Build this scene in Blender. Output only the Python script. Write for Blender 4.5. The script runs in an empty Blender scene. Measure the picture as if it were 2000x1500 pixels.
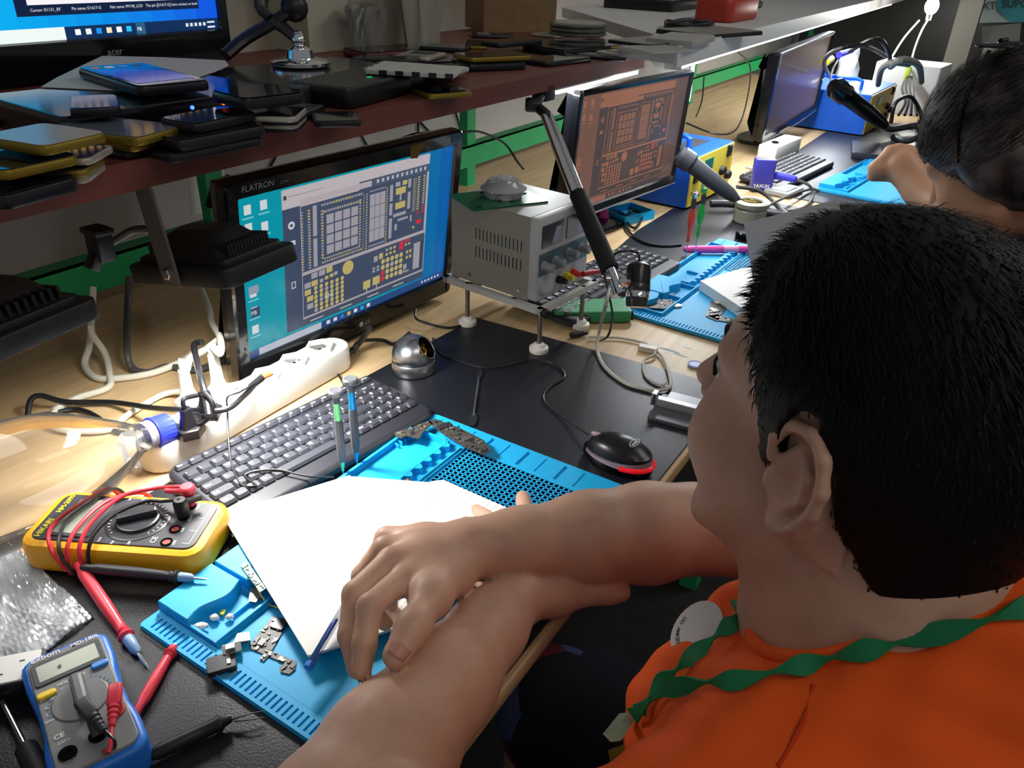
import bpy, bmesh, math, random
import numpy as np
from mathutils import Vector, Matrix
random.seed(7)
SC = bpy.context.scene
COL = SC.collection
PI = math.pi

# ---------------------------------------------------------------- camera (metres; bench top is z = 0, floor is z = -0.75)
CAM = Vector((-0.7045, -0.5436, 0.5577)); YAW, PITCH, ROLL, FPX = 0.5439, 0.5166, 0.0373, 1506.35
_f = Vector((math.cos(YAW)*math.cos(PITCH), math.sin(YAW)*math.cos(PITCH), -math.sin(PITCH)))
_r = Vector((math.sin(YAW), -math.cos(YAW), 0)); _u = _r.cross(_f)
_r, _u = math.cos(ROLL)*_r + math.sin(ROLL)*_u, -math.sin(ROLL)*_r + math.cos(ROLL)*_u
cd = bpy.data.cameras.new('camera'); cam = bpy.data.objects.new('camera', cd); COL.objects.link(cam)
cd.sensor_width = 36; cd.sensor_fit = 'HORIZONTAL'; cd.lens = FPX/2000*36; cd.clip_start = 0.02; cd.clip_end = 60
m = Matrix((_r, _u, -_f)).transposed().to_4x4(); m.translation = CAM; cam.matrix_world = m
SC.camera = cam

def ray(px, py):
    return _f + (px-1000)/FPX*_r - (py-750)/FPX*_u
def at(px, py, z=0.0):
    d = ray(px, py); return CAM + d*((z-CAM.z)/d.z)
def aty(px, py, y):
    d = ray(px, py); return CAM + d*((y-CAM.y)/d.y)
def atd(px, py, dep):
    return CAM + ray(px, py)*dep

# ---------------------------------------------------------------- world, exposure, lights
vs = SC.view_settings; vs.view_transform = 'Standard'; vs.look = 'None'; vs.gamma = 1; vs.use_curve_mapping = False
vs.exposure = -0.35
w = bpy.data.worlds.new('world'); SC.world = w; w.use_nodes = True
bg = w.node_tree.nodes['Background']; bg.inputs[0].default_value = (0.85, 0.92, 1.0, 1); bg.inputs[1].default_value = 0.24

def area(name, loc, target, sx, sy, power, color=(1, 1, 1), spread=PI):
    l = bpy.data.lights.new(name, 'AREA'); l.shape = 'RECTANGLE'; l.size = sx; l.size_y = sy; l.energy = power; l.color = color; l.spread = spread
    o = bpy.data.objects.new(name, l); COL.objects.link(o); o.location = loc
    d = (Vector(target)-Vector(loc)).normalized(); o.rotation_euler = d.to_track_quat('-Z', 'Y').to_euler()
    return o
area('ceiling_fill', (1.6, -1.3, 1.9), (1.4, 0, 0.0), 1.2, 0.4, 14, (1.0, 0.93, 0.84))  # added fill lamp, unseen, brightens the station fronts and the second person
# assumed, unseen ceiling lamp of the workshop, behind and above the bench
area('ceiling_fill', (-0.6, -1.5, 1.9), (0.0, -0.2, 0.0), 1.2, 0.4, 9, (1.0, 0.86, 0.72))

# ---------------------------------------------------------------- materials
def lin(h):
    if isinstance(h, str):
        h = h.lstrip('#'); c = [int(h[i:i+2], 16)/255 for i in (0, 2, 4)]
        return tuple(x/12.92 if x <= .04045 else ((x+.055)/1.055)**2.4 for x in c)
    return tuple(h)
MATS = {}
def mat(name, col, rough=.5, metal=0., emis=0., alpha=1., noise=0., nscale=60., bump=0., bscale=300., trans=0., ior=1.45, coat=0., sss=0., spec=None, col2=None, emcol=None):
    if name in MATS: return MATS[name]
    m = bpy.data.materials.new(name); m.use_nodes = True; nt = m.node_tree; N = nt.nodes; L = nt.links
    b = N['Principled BSDF']; c = lin(col)
    b.inputs['Base Color'].default_value = (*c, 1); b.inputs['Roughness'].default_value = rough; b.inputs['Metallic'].default_value = metal
    b.inputs['IOR'].default_value = ior; b.inputs['Transmission Weight'].default_value = trans; b.inputs['Coat Weight'].default_value = coat
    if spec is not None: b.inputs['Specular IOR Level'].default_value = spec
    if sss: b.inputs['Subsurface Weight'].default_value = sss; b.inputs['Subsurface Radius'].default_value = (.012, .005, .003); b.inputs['Subsurface Scale'].default_value = 1.0
    if alpha < 1: b.inputs['Alpha'].default_value = alpha
    if emis: b.inputs['Emission Color'].default_value = (*(lin(emcol) if emcol else c), 1); b.inputs['Emission Strength'].default_value = emis
    if noise or bump:
        tc = N.new('ShaderNodeTexCoord')
    if noise:
        n = N.new('ShaderNodeTexNoise'); n.inputs['Scale'].default_value = nscale; n.inputs['Detail'].default_value = 6
        L.new(tc.outputs['Object'], n.inputs['Vector'])
        mx = N.new('ShaderNodeMix'); mx.data_type = 'RGBA'; c2 = lin(col2) if col2 else tuple(x*(1-noise) for x in c)
        mx.inputs[6].default_value = (*c, 1); mx.inputs[7].default_value = (*c2, 1)
        rp = N.new('ShaderNodeValToRGB'); rp.color_ramp.elements[0].position = .38; rp.color_ramp.elements[1].position = .66
        L.new(n.outputs['Fac'], rp.inputs['Fac']); L.new(rp.outputs['Color'], mx.inputs[0]); L.new(mx.outputs[2], b.inputs['Base Color'])
    if bump:
        n2 = N.new('ShaderNodeTexNoise'); n2.inputs['Scale'].default_value = bscale; n2.inputs['Detail'].default_value = 3
        L.new(tc.outputs['Object'], n2.inputs['Vector'])
        bp = N.new('ShaderNodeBump'); bp.inputs['Strength'].default_value = bump; bp.inputs['Distance'].default_value = .001
        L.new(n2.outputs['Fac'], bp.inputs['Height']); L.new(bp.outputs['Normal'], b.inputs['Normal'])
    MATS[name] = m; return m

def clear_mat(name, tint=.95, ior=1.35, milk=0., milkcol='#e8ecee', rough=.03):
    m = bpy.data.materials.new(name); m.use_nodes = True; nt = m.node_tree; N = nt.nodes; L = nt.links
    out = N['Material Output']; N.remove(N['Principled BSDF'])
    tr = N.new('ShaderNodeBsdfTransparent'); tr.inputs[0].default_value = (tint, tint, tint, 1); g = N.new('ShaderNodeBsdfGlossy'); g.inputs['Roughness'].default_value = rough
    f = N.new('ShaderNodeFresnel'); f.inputs[0].default_value = ior; mx = N.new('ShaderNodeMixShader'); L.new(f.outputs[0], mx.inputs[0]); L.new(tr.outputs[0], mx.inputs[1]); L.new(g.outputs[0], mx.inputs[2]); last = mx
    if milk:
        d = N.new('ShaderNodeBsdfDiffuse'); d.inputs[0].default_value = (*lin(milkcol), 1); m2 = N.new('ShaderNodeMixShader'); m2.inputs[0].default_value = milk; L.new(mx.outputs[0], m2.inputs[1]); L.new(d.outputs[0], m2.inputs[2]); last = m2
    L.new(last.outputs[0], out.inputs[0]); return m

def wood_mat(name, c1, c2, rough, stretch=(1.2, 14, 14), coat=0.):
    m = mat(name, c1, rough, coat=coat); nt = m.node_tree; N = nt.nodes; L = nt.links; b = N['Principled BSDF']
    tc = N.new('ShaderNodeTexCoord'); mp = N.new('ShaderNodeMapping'); mp.inputs['Scale'].default_value = stretch
    n = N.new('ShaderNodeTexNoise'); n.inputs['Scale'].default_value = 3.0; n.inputs['Detail'].default_value = 8; n.inputs['Distortion'].default_value = .6
    rp = N.new('ShaderNodeValToRGB'); rp.color_ramp.elements[0].position = .3; rp.color_ramp.elements[1].position = .7
    rp.color_ramp.elements[0].color = (*lin(c1), 1); rp.color_ramp.elements[1].color = (*lin(c2), 1)
    L.new(tc.outputs['Object'], mp.inputs[0]); L.new(mp.outputs[0], n.inputs['Vector']); L.new(n.outputs['Fac'], rp.inputs[0]); L.new(rp.outputs[0], b.inputs['Base Color'])
    return m

def screen_mat(name, strength):
    m = mat(name, (0.005, 0.005, 0.006), .22, spec=.3); nt = m.node_tree
    a = nt.nodes.new('ShaderNodeAttribute'); a.attribute_name = 'Col'
    b = nt.nodes['Principled BSDF']; nt.links.new(a.outputs['Color'], b.inputs['Emission Color']); b.inputs['Emission Strength'].default_value = strength
    return m

# ---------------------------------------------------------------- mesh builder
def euler(rx=0, ry=0, rz=0): return (Matrix.Rotation(rz, 4, 'Z') @ Matrix.Rotation(ry, 4, 'Y') @ Matrix.Rotation(rx, 4, 'X'))
def TR(x=0, y=0, z=0, rx=0, ry=0, rz=0, s=1):
    return Matrix.Translation((x, y, z)) @ euler(rx, ry, rz) @ Matrix.Scale(s, 4)
def axisT(p, d, up=(0, 0, 1)):
    """matrix whose local +Z runs along d, origin p"""
    d = Vector(d).normalized(); up = Vector(up)
    x = up.cross(d)
    if x.length < 1e-4: x = Vector((1, 0, 0)).cross(d)
    x.normalize(); y = d.cross(x)
    m = Matrix((x, y, d)).transposed().to_4x4(); m.translation = Vector(p); return m

def rrect(w, d, r, n=4):
    r = min(r, w/2-1e-5, d/2-1e-5); P = []
    for cx, cy, a0 in ((w/2-r, d/2-r, 0), (-w/2+r, d/2-r, PI/2), (-w/2+r, -d/2+r, PI), (w/2-r, -d/2+r, 3*PI/2)):
        for k in range(n+1):
            a = a0+PI/2*k/n; P.append((cx+r*math.cos(a), cy+r*math.sin(a)))
    return P
def offset_poly(P, o):
    """inset (o>0) of a CCW polygon"""
    Q = []; n = len(P)
    for i in range(n):
        a = Vector(P[i-1]); b = Vector(P[i]); c = Vector(P[(i+1) % n])
        e1 = (b-a); e2 = (c-b)
        if e1.length < 1e-9: e1 = e2
        if e2.length < 1e-9: e2 = e1
        e1 = e1.normalized(); e2 = e2.normalized(); n1 = Vector((-e1.y, e1.x)); n2 = Vector((-e2.y, e2.x)); nn = n1+n2
        if nn.length < 1e-6: nn = n1
        nn.normalize(); k = max(.35, nn.dot(n1)); Q.append(tuple(b+nn*(o/k)))
    return Q
def catmull(pts, k=6, closed=False):
    P = [Vector(p) for p in pts]; n = len(P); out = []
    rng = range(n) if closed else range(n-1)
    for i in rng:
        if closed: a, b, c, d = P[i-1], P[i], P[(i+1) % n], P[(i+2) % n]
        else: a, b, c, d = P[max(i-1, 0)], P[i], P[i+1], P[min(i+2, n-1)]
        for j in range(k):
            t = j/k; out.append(.5*((2*b)+(c-a)*t+(2*a-5*b+4*c-d)*t*t+(3*b-a-3*c+d)*t**3))
    if not closed: out.append(P[-1])
    return out

class MB:
    def __init__(s): s.v = []; s.f = []; s.m = []; s.c = []; s.T = Matrix.Identity(4)
    def add(s, V, F, mi=0, T=None, col=None):
        k = len(s.v); M = s.T if T is None else s.T @ T
        s.v += [tuple(M @ Vector(p)) for p in V]
        for f in F: s.f.append([i+k for i in f]); s.m.append(mi); s.c.append(col)
        return s
    def box(s, x0, x1, y0, y1, z0, z1, mi=0, T=None, col=None):
        V = [(x0, y0, z0), (x1, y0, z0), (x1, y1, z0), (x0, y1, z0), (x0, y0, z1), (x1, y0, z1), (x1, y1, z1), (x0, y1, z1)]
        return s.add(V, [(0, 3, 2, 1), (4, 5, 6, 7), (0, 1, 5, 4), (1, 2, 6, 5), (2, 3, 7, 6), (3, 0, 4, 7)], mi, T, col)
    def cbox(s, c, sz, mi=0, T=None, bev=0., rz=0, rx=0, ry=0):
        M = TR(*c, rx=rx, ry=ry, rz=rz); M = M if T is None else T @ M
        if bev: return s.slab(sz[0], sz[1], sz[2], bev, bev, T=M @ TR(0, 0, -sz[2]/2), mi=mi, nc=2, nb=2)
        x, y, z = sz[0]/2, sz[1]/2, sz[2]/2; return s.box(-x, x, -y, y, -z, z, mi, M)
    def rings(s, R, mi=0, T=None, cap0=True, cap1=True, closed=False, mtop=None, col=None):
        n = len(R[0]); V = [p for r in R for p in r]; F = []
        for i in range(len(R)-1+(1 if closed else 0)):
            a = i*n; b = ((i+1) % len(R))*n
            for j in range(n): k = (j+1) % n; F.append((a+j, a+k, b+k, b+j))
        s.add(V, F, mi, T, col)
        if not closed:
            if cap0: s.add(R[0], [tuple(range(n))[::-1]], mi, T, col)
            if cap1: s.add(R[-1], [tuple(range(n))], mi if mtop is None else mtop, T, col)
        return s
    def poly(s, P, z0, z1, mi=0, T=None, bev=0., mtop=None, nb=2, bbot=0., col=None):
        if sum(P[i-1][0]*P[i][1]-P[i][0]*P[i-1][1] for i in range(len(P))) < 0: P = P[::-1]
        R = []
        if bbot:
            for k in range(nb): a = PI/2*k/nb; R.append([(x, y, z0+bbot*(1-math.cos(a))) for x, y in offset_poly(P, bbot*(1-math.sin(a)))])
            R.append([(x, y, z0+bbot) for x, y in P])
        else: R.append([(x, y, z0) for x, y in P])
        if bev:
            for k in range(nb+1): a = PI/2*k/nb; R.append([(x, y, z1-bev*(1-math.sin(a))) for x, y in offset_poly(P, bev*(1-math.cos(a)))])
        else: R.append([(x, y, z1) for x, y in P])
        return s.rings(R, mi, T, mtop=mtop, col=col)
    def slab(s, w, d, h, r, bev, T=None, mi=0, mtop=None, nc=4, nb=2, bbot=None):
        return s.poly(rrect(w, d, r, nc), 0, h, mi, T, bev, mtop, nb, bev*.6 if bbot is None else bbot)
    def lathe(s, prof, n=24, T=None, mi=0, cap0=True, cap1=True):
        R = [[(r*math.cos(2*PI*k/n), r*math.sin(2*PI*k/n), z) for k in range(n)] for r, z in prof]
        return s.rings(R, mi, T, cap0, cap1)
    def cyl(s, p0, p1, r0, r1=None, n=16, mi=0, T=None):
        r1 = r0 if r1 is None else r1; p0 = Vector(p0); p1 = Vector(p1); A = axisT(p0, p1-p0)
        return s.lathe([(r0, 0), (r1, (p1-p0).length)], n, A if T is None else T @ A, mi)
    def tube(s, path, r, n=8, mi=0, T=None, closed=False, k=0, flat=1.0):
        P = catmull(path, k, closed) if k else [Vector(p) for p in path]
        m = len(P); rr = r if callable(r) else (lambda t: r); R = []; up = None
        for i, p in enumerate(P):
            a = P[i-1] if (i > 0 or closed) else p; b = P[(i+1) % m] if (i < m-1 or closed) else p
            t = (b-a)
            if t.length < 1e-9: t = Vector((0, 0, 1))
            t.normalize()
            if up is None:
                up = Vector((0, 0, 1)) if abs(t.z) < .9 else Vector((1, 0, 0))
            x = up.cross(t)
            if x.length < 1e-5: x = Vector((0, 1, 0)).cross(t)
            x.normalize(); up = t.cross(x).normalized(); q = rr(i/(m-1))
            R.append([tuple(p+x*math.cos(2*PI*j/n)*q+up*math.sin(2*PI*j/n)*q*flat) for j in range(n)])
        return s.rings(R, mi, T, closed=closed)
    def sphere(s, c, r, n=16, mi=0, T=None, sc=(1, 1, 1), R=None):
        k = max(6, n//2); M = Matrix.Translation(c)
        if R is not None: M = M @ R
        M = M @ Matrix.Diagonal((*sc, 1)); M = M if T is None else T @ M
        return s.lathe([(max(1e-5, r*math.sin(PI*i/k)), -r*math.cos(PI*i/k)) for i in range(k+1)], n, M, mi)
    def quad(s, pts, mi=0, T=None, col=None): return s.add(pts, [tuple(range(len(pts)))], mi, T, col)
    def text(s, txt, size, T, mi=0, align='LEFT', bold=0., col=None):
        V, F = text_geo(txt, bold); 
        x0 = min(v[0] for v in V); x1 = max(v[0] for v in V); dx = -x0 if align == 'LEFT' else (-(x0+x1)/2 if align == 'CENTER' else -x1)
        return s.add([((v[0]+dx)*size, v[1]*size, v[2]*size) for v in V], F, mi, T, col)
    def build(s, name, mats, parent=None, loc=None, sharp=35, shade=True, origin=True):
        me = bpy.data.meshes.new(name); V = np.array(s.v)
        if isinstance(mats, bpy.types.Material): mats = [mats]
        off = Vector((0, 0, 0))
        if parent is None and origin and len(V):
            lo = V.min(0); hi = V.max(0); off = Vector(((lo[0]+hi[0])/2, (lo[1]+hi[1])/2, lo[2])); V = V-np.array(off)
        me.from_pydata([tuple(p) for p in V], [], s.f); 
        for mm in mats: me.materials.append(mm)
        me.polygons.foreach_set('material_index', s.m)
        if any(c is not None for c in s.c):
            at_ = me.color_attributes.new('Col', 'FLOAT_COLOR', 'CORNER'); d = []
            for f, c in zip(s.f, s.c):
                cc = lin(c) if c is not None else (0, 0, 0)
                for _ in f: d += [*cc, 1]
            at_.data.foreach_set('color', d)
        if shade:
            bm = bmesh.new(); bm.from_mesh(me); lim = math.radians(sharp)
            for f in bm.faces: f.smooth = True
            for e in bm.edges:
                if len(e.link_faces) == 2:
                    if e.calc_face_angle(0) > lim: e.smooth = False
            bm.to_mesh(me); bm.free()
        me.update()
        o = bpy.data.objects.new(name, me); COL.objects.link(o)
        if parent is not None: o.parent = parent
        else: o.location = off
        if loc is not None: o.location = loc
        return o

_tc = {}
def text_geo(txt, bold=0.):
    k = (txt, bold)
    if k in _tc: return _tc[k]
    cu = bpy.data.curves.new('t', 'FONT'); cu.body = txt; cu.offset = bold; cu.resolution_u = 2
    o = bpy.data.objects.new('t', cu); COL.objects.link(o); bpy.context.view_layer.update()
    dg = bpy.context.evaluated_depsgraph_get(); me = o.evaluated_get(dg).to_mesh()
    V = [tuple(v.co) for v in me.vertices]; F = [tuple(p.vertices) for p in me.polygons]
    o.evaluated_get(dg).to_mesh_clear(); bpy.data.objects.remove(o); bpy.data.curves.remove(cu)
    _tc[k] = (V, F); return _tc[k]

def tag(o, label=None, cat=None, group=None, kind=None):
    if label: o['label'] = label
    if cat: o['category'] = cat
    if group: o['group'] = group
    if kind: o['kind'] = kind
    return o
def thing(name, label, cat, loc=(0, 0, 0), rz=0, group=None):
    o = bpy.data.objects.new(name, None); COL.objects.link(o); o.location = loc; o.rotation_euler = (0, 0, rz); o.empty_display_size = .02
    return tag(o, label, cat, group)
def struct(o): o['kind'] = 'structure'; return o
def copy_tree(o, parent=None):
    c = o.copy(); COL.objects.link(c); c.parent = parent
    for ch in list(o.children): copy_tree(ch, c)
    return c

# palette
black = mat('black_plastic', '#15151a', .42)
blackg = mat('black_gloss', '#08080a', .12)
rubber = mat('black_rubber', '#17181c', .6)
grey = mat('grey_plastic', '#8b8f92', .5)
dgrey = mat('dark_grey_plastic', '#3a3c42', .5)
white = mat('white_plastic', '#e6e6e2', .45)
offw = mat('cable_white', '#d9d8c8', .45)
steel = mat('steel', '#c8c8c8', .25, 1.)
chrome = mat('chrome', '#e6e6e6', .08, 1.)
brass = mat('brass', '#c9a043', .3, 1.)
gold = mat('gold_trim', '#a98a2c', .35, .7)
red = mat('red_plastic', '#c8343c', .4)
mblue = mat('mat_blue_silicone', '#12a6e0', .55)
clear = mat('clear_plastic', '#ffffff', .05, trans=1., ior=1.1)
paper = mat('white_paper', '#f4f4f0', .8)
green = mat('green_paint', '#1fa05f', .45)
ink = mat('print_white', '#e8e8e8', .6)

# ================================================================ THE ROOM
YW = 0.80; FZ = -0.75
wallm = mat('wall_paint_white', '#c9c6c0', .8, noise=.08, nscale=8)
floorm = mat('floor_dark_tile', '#2c2b2d', .6, noise=.3, nscale=20)
woodm = wood_mat('bench_wood', '#b5976a', '#cdb28a', .45)
struct(MB().box(-2.5, 6.5, -3.0, YW+.1, FZ-.05, FZ).build('floor', floorm))
struct(MB().box(-2.5, 6.5, YW, YW+.1, FZ, 2.2).build('wall_back', wallm))
farm = mat('far_wall_paint', '#5a5a58', .8, noise=.2, nscale=4)
struct(MB().box(5.6, 5.7, -3.0, YW, FZ, 2.2).build('wall_right', farm))

t = thing('workbench', 'long pale wooden workbench carrying every repair station', 'workbench', (1.3, .24, FZ))
b = MB(); b.slab(4.9, 1.11, .018, .003, .003, T=TR(0, 0, .732)); o = b.build('worktop', woodm, t)
b = MB(); b.box(-2.45, 2.45, -.47, -.45, .66, .732); b.build('front_rail', woodm, t)
for x in (-2.35, -.6, 1.1, 2.35):
    for y in (-.45, .5): MB().box(x-.02, x+.02, y-.02, y+.02, 0, .732).build('leg', green, t)

# upper shelf of the first station
SZ0, SZ1 = .341, .369
shelfm = wood_mat('shelf_brown_wood', '#5d3027', '#6d3a2f', .5, (1, 10, 10))
b = MB(); b.poly([(-1.0, .15), (.935, .15), (1.50, .70), (-1.0, .70)], SZ0, SZ1)
tag(b.build('brown_shelf', shelfm), 'brown laminate shelf over the first bench monitor', 'shelf')
lam = mat('shelf_white_laminate', '#c4c5c4', .45, noise=.05)
t = thing('white_shelf', 'white laminate shelf carrying the long lit strip lamp', 'shelf', (.745, .012, .372), math.radians(1.94))
MB().poly([(0, 0), (4.2, 0), (4.2, .64), (.80, .64), (.225, .125), (.03, .125)], .006, .032).build('board', lam, t)
MB().box(0, 4.2, -.006, .0, .0, .036).build('edge_band', mat('edge_band', '#d0d2d4', .4), t)

# strip lamps
ledm = mat('led_diffuser', '#ffffff', .4, emis=9.)
t = thing('long_strip_lamp', 'long glowing white strip lamp under the front edge of the white shelf', 'strip lamp', (.805, .018, .376), math.radians(1.94))
MB().box(0, 3.10, 0, .03, -.004, .002).build('housing', white, t)
MB().box(0.01, 3.09, .002, .026, -.012, -.004).build('diffuser', ledm, t)
MB().box(-.012, 0, 0, .03, -.014, .002).build('end_cap', white, t)
for i in range(3):
    a = area('strip_light', (1.32+1.03*i, .030+.035*i, .358), (1.32+1.03*i, -.02+.035*i, 0), 1.0, .02, 9, (.93, .97, 1))
t = thing('short_strip_lamp', 'short strip lamp under the right end of the brown shelf', 'strip lamp', (.57, .157, SZ0))
MB().box(0, .36, 0, .028, -.005, 0).build('housing', white, t)
MB().box(.005, .355, .001, .025, -.012, -.005).build('diffuser', mat('led_diffuser_soft', '#ffffff', .4, emis=5.), t)
area('short_strip_light', (.75, .17, .326), (.73, .08, 0), .34, .02, 5, (.93, .97, 1))

# green metal frame at the back of the bench
t = thing('green_angle_bar', 'green painted steel angle bar running along the back of the bench', 'metal bar', (1.9, .62, 0))
MB().box(-2.8, 2.8, 0, .004, .052, .105).build('face', green, t)
MB().box(-2.8, 2.8, 0, .035, .101, .105).build('flange', green, t)
for x in (-2.75, -1.72, -.92, .7, 2.7): MB().box(x-.018, x+.018, .005, .03, 0, .34).build('post', green, t)

# ================================================================ DESK MATS (black)
deskm = mat('black_desk_mat', '#1d1f26', .38, noise=.35, nscale=9, bump=.25, bscale=500)
scuff = mat('desk_mat_scuff', '#6f7480', .55)
def desk_mat(P, label, seed):
    random.seed(seed); b = MB(); b.poly(P, .0003, .0022, bev=.0006, nb=1)
    o = b.build('desk_mat', deskm); tag(o, label, 'desk mat', 'black desk mats on the workbench'); return o
desk_mat([(-1.0, -.308), (.316, -.308), (.310, -.276), (.292, .136), (-.285, .166), (-1.0, .172)], 'black rubber desk mat in front of the first blue monitor, under both multimeters', 1)
desk_mat([(.452, -.312), (1.32, -.312), (1.34, .108), (.90, .108), (.46, .06)], 'black rubber desk mat at the second station, under the pink marker', 2)
desk_mat([(1.40, -.312), (2.75, -.312), (2.75, .02), (1.42, .03)], 'black rubber desk mat at the farthest station, under the blue hot air box', 3)
MT = .0024

# ================================================================ BLUE REPAIR MATS
def blue_mat(name, label, loc, rz, sc=1.0):
    W, D = .45, .284
    t = thing(name, label, 'repair mat', loc, rz, 'blue silicone repair mats')
    t.scale = (sc, 1, 1)
    b = MB(); b.poly([(x+W/2, y-D/2) for x, y in rrect(W, D, .006)], 0, .003, bev=.0008, nb=1)
    # working area, slightly raised, with step
    b.poly([(.022, -.086), (.25, -.086), (.25, -.079), (.285, -.079), (.285, -D+.006), (.022, -D+.006)], .003, .0042)
    b.box(.0005, .0022, -D+.006, -.006, .003, .0052)
    b.box(.286, .289, -D+.006, -.086, .003, .0062); b.box(.402, .4045, -D+.006, -.086, .003, .0062)
    b.box(.022, .445, -.0835, -.0805, .003, .0058)
    o = b.build('base', mblue, t)
    b = MB(); y = -.010; x0, x1 = .004, .0165
    b.box(.0022, x0, -D+.006, -.006, .003, .0048); b.box(x1, .0215, -D+.006, -.006, .003, .0048)
    while y > -D+.012:
        b.box(x0, x1, y-.0038, y, .003, .0048); y -= .0062
    b.build('slot_strip', mblue, t)
    # hole grid
    b = MB(); p = .0066; nx = 16; ny = 27; gx, gy = .2915, -.089
    for i in range(nx+1): b.box(gx+i*p, gx+i*p+.0046, gy-ny*p-.0046, gy, .003, .0056)
    for j in range(ny+1): b.box(gx, gx+nx*p+.0046, gy-j*p-.0042, gy-j*p, .003, .0056)
    b.build('hole_grid', mblue, t)
    # right strip with cut slots
    b = MB(); x0, x1 = .4075, .4435; y = -.02; k = 0; ys = []
    while y > -D+.03:
        wd = .0045 if k % 2 else .0018; ys.append((y, wd)); y -= .0265; k += 1
    b.box(x0-.003, x0+.002, -D+.006, -.004, .003, .0056); b.box(x1-.003, x1+.002, -D+.006, -.004, .003, .0056)
    yy = -.004
    for y, wd in ys: b.box(x0+.002, x1-.003, y, yy, .003, .0056); yy = y-wd
    b.box(x0+.002, x1-.003, -D+.006, yy, .003, .0056)
    b.build('slotted_edge', mblue, t)
    # raised blocks at the back left, wavy front edge
    def wavy(x0, x1, y0, y1, nb_, amp):
        P = [(x0, y0), (x0, y1)]
        for i in range(13):
            u = i/12; P.append((x0+(x1-x0)*u, y1+amp*math.sin(u*PI*nb_)))
        P += [(x1, y0)]; return P
    b = MB(); b.poly(wavy(.022, .083, -.003, -.046, 2.2, .004), .003, .0165, bev=.0008, nb=1); b.build('raised_block', mblue, t)
    b = MB(); b.poly(wavy(.0865, .16, -.003, -.050, 3.1, -.005), .003, .0165, bev=.0008, nb=1); b.build('raised_block', mblue, t)
    # small compartments in front of the blocks
    b = MB()
    b.box(.022, .19, -.0815, -.079, .003, .010); b.box(.1, .1025, -.079, -.054, .003, .010); b.box(.022, .0245, -.079, -.046, .003, .010); b.box(.16, .1625, -.079, -.003, .003, .010)
    b.box(.055, .092, -.066, -.0645, .003, .007)
    b.build('small_tray', mblue, t)
    # big tray with toothed wall
    b = MB(); x0, x1 = .168, .398
    b.box(x0, x1, -.0065, -.003, .003, .0115); b.box(x0, x0+.003, -.060, -.003, .003, .0115); b.box(x1-.003, x1, -.060, -.003, .003, .0115)
    b.box(x0, x1, -.0625, -.0585, .003, .0115)
    x = x0+.01
    while x < x1-.015:
        b.poly([(x, -.0625), (x+.004, -.0695), (x+.0085, -.0695), (x+.0125, -.0625)], .003, .0112); x += .0185
    for k in range(5): b.box(x1-.012-.007*k-.0015, x1-.012-.007*k, -.014, -.0065, .003, .009)
    b.box(x0+.06, x0+.062, -.0585, -.03, .003, .0085)
    b.box(x0, x1, -.0805, -.0785, .003, .008)
    b.build('parts_tray', mblue, t)
    return t
blue_mat('repair_mat', 'blue silicone repair mat under the white open notebook and crossed arms', (-.4505, .002, MT), 0)
o2 = at(1198, 606, .004)
blue_mat('repair_mat', 'blue silicone repair mat between the hanging microscope and the pink marker', (o2.x, o2.y, MT), math.radians(-2.4), 1.1)
o3 = at(1590, 370, .004)
blue_mat('repair_mat', 'blue silicone repair mat under the bent arm of the person with sunglasses', (o3.x, o3.y, MT), math.radians(-6.5), 1.1)

# ================================================================ KEYBOARDS
keym = mat('key_black', '#2e3038', .45); kbm = mat('keyboard_body', '#25262c', .4)
ROWS = [(['Esc']+['F%d' % i for i in range(1, 13)]+['Prt', 'Scr', 'Pse', 'Num'], 0),
        (list("'1234567890-=")+['Bksp', 'Ins', 'Hm', 'Pg'], 1),
        (['Tab']+list("QWERTYUIOP[]")+['\\', '7', '8', '9'], 2),
        (['Caps']+list("ASDFGHJKL;'")+['Enter', '4', '5', '6'], 3),
        (['Shift']+list("ZXCVBNM,./")+['Shift', '^', '1', '2', '3'], 4),
        (['Ctrl', 'Fn', 'W', 'Alt', ' ', 'Alt', 'M', 'Ctrl', '<', 'v', '>', '0', '.'], 5)]
WID = {'Bksp': 1.6, 'Tab': 1.2, 'Caps': 1.5, 'Enter': 1.9, 'Shift': 1.7, ' ': 5.6, 'Ctrl': 1.1}
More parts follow.
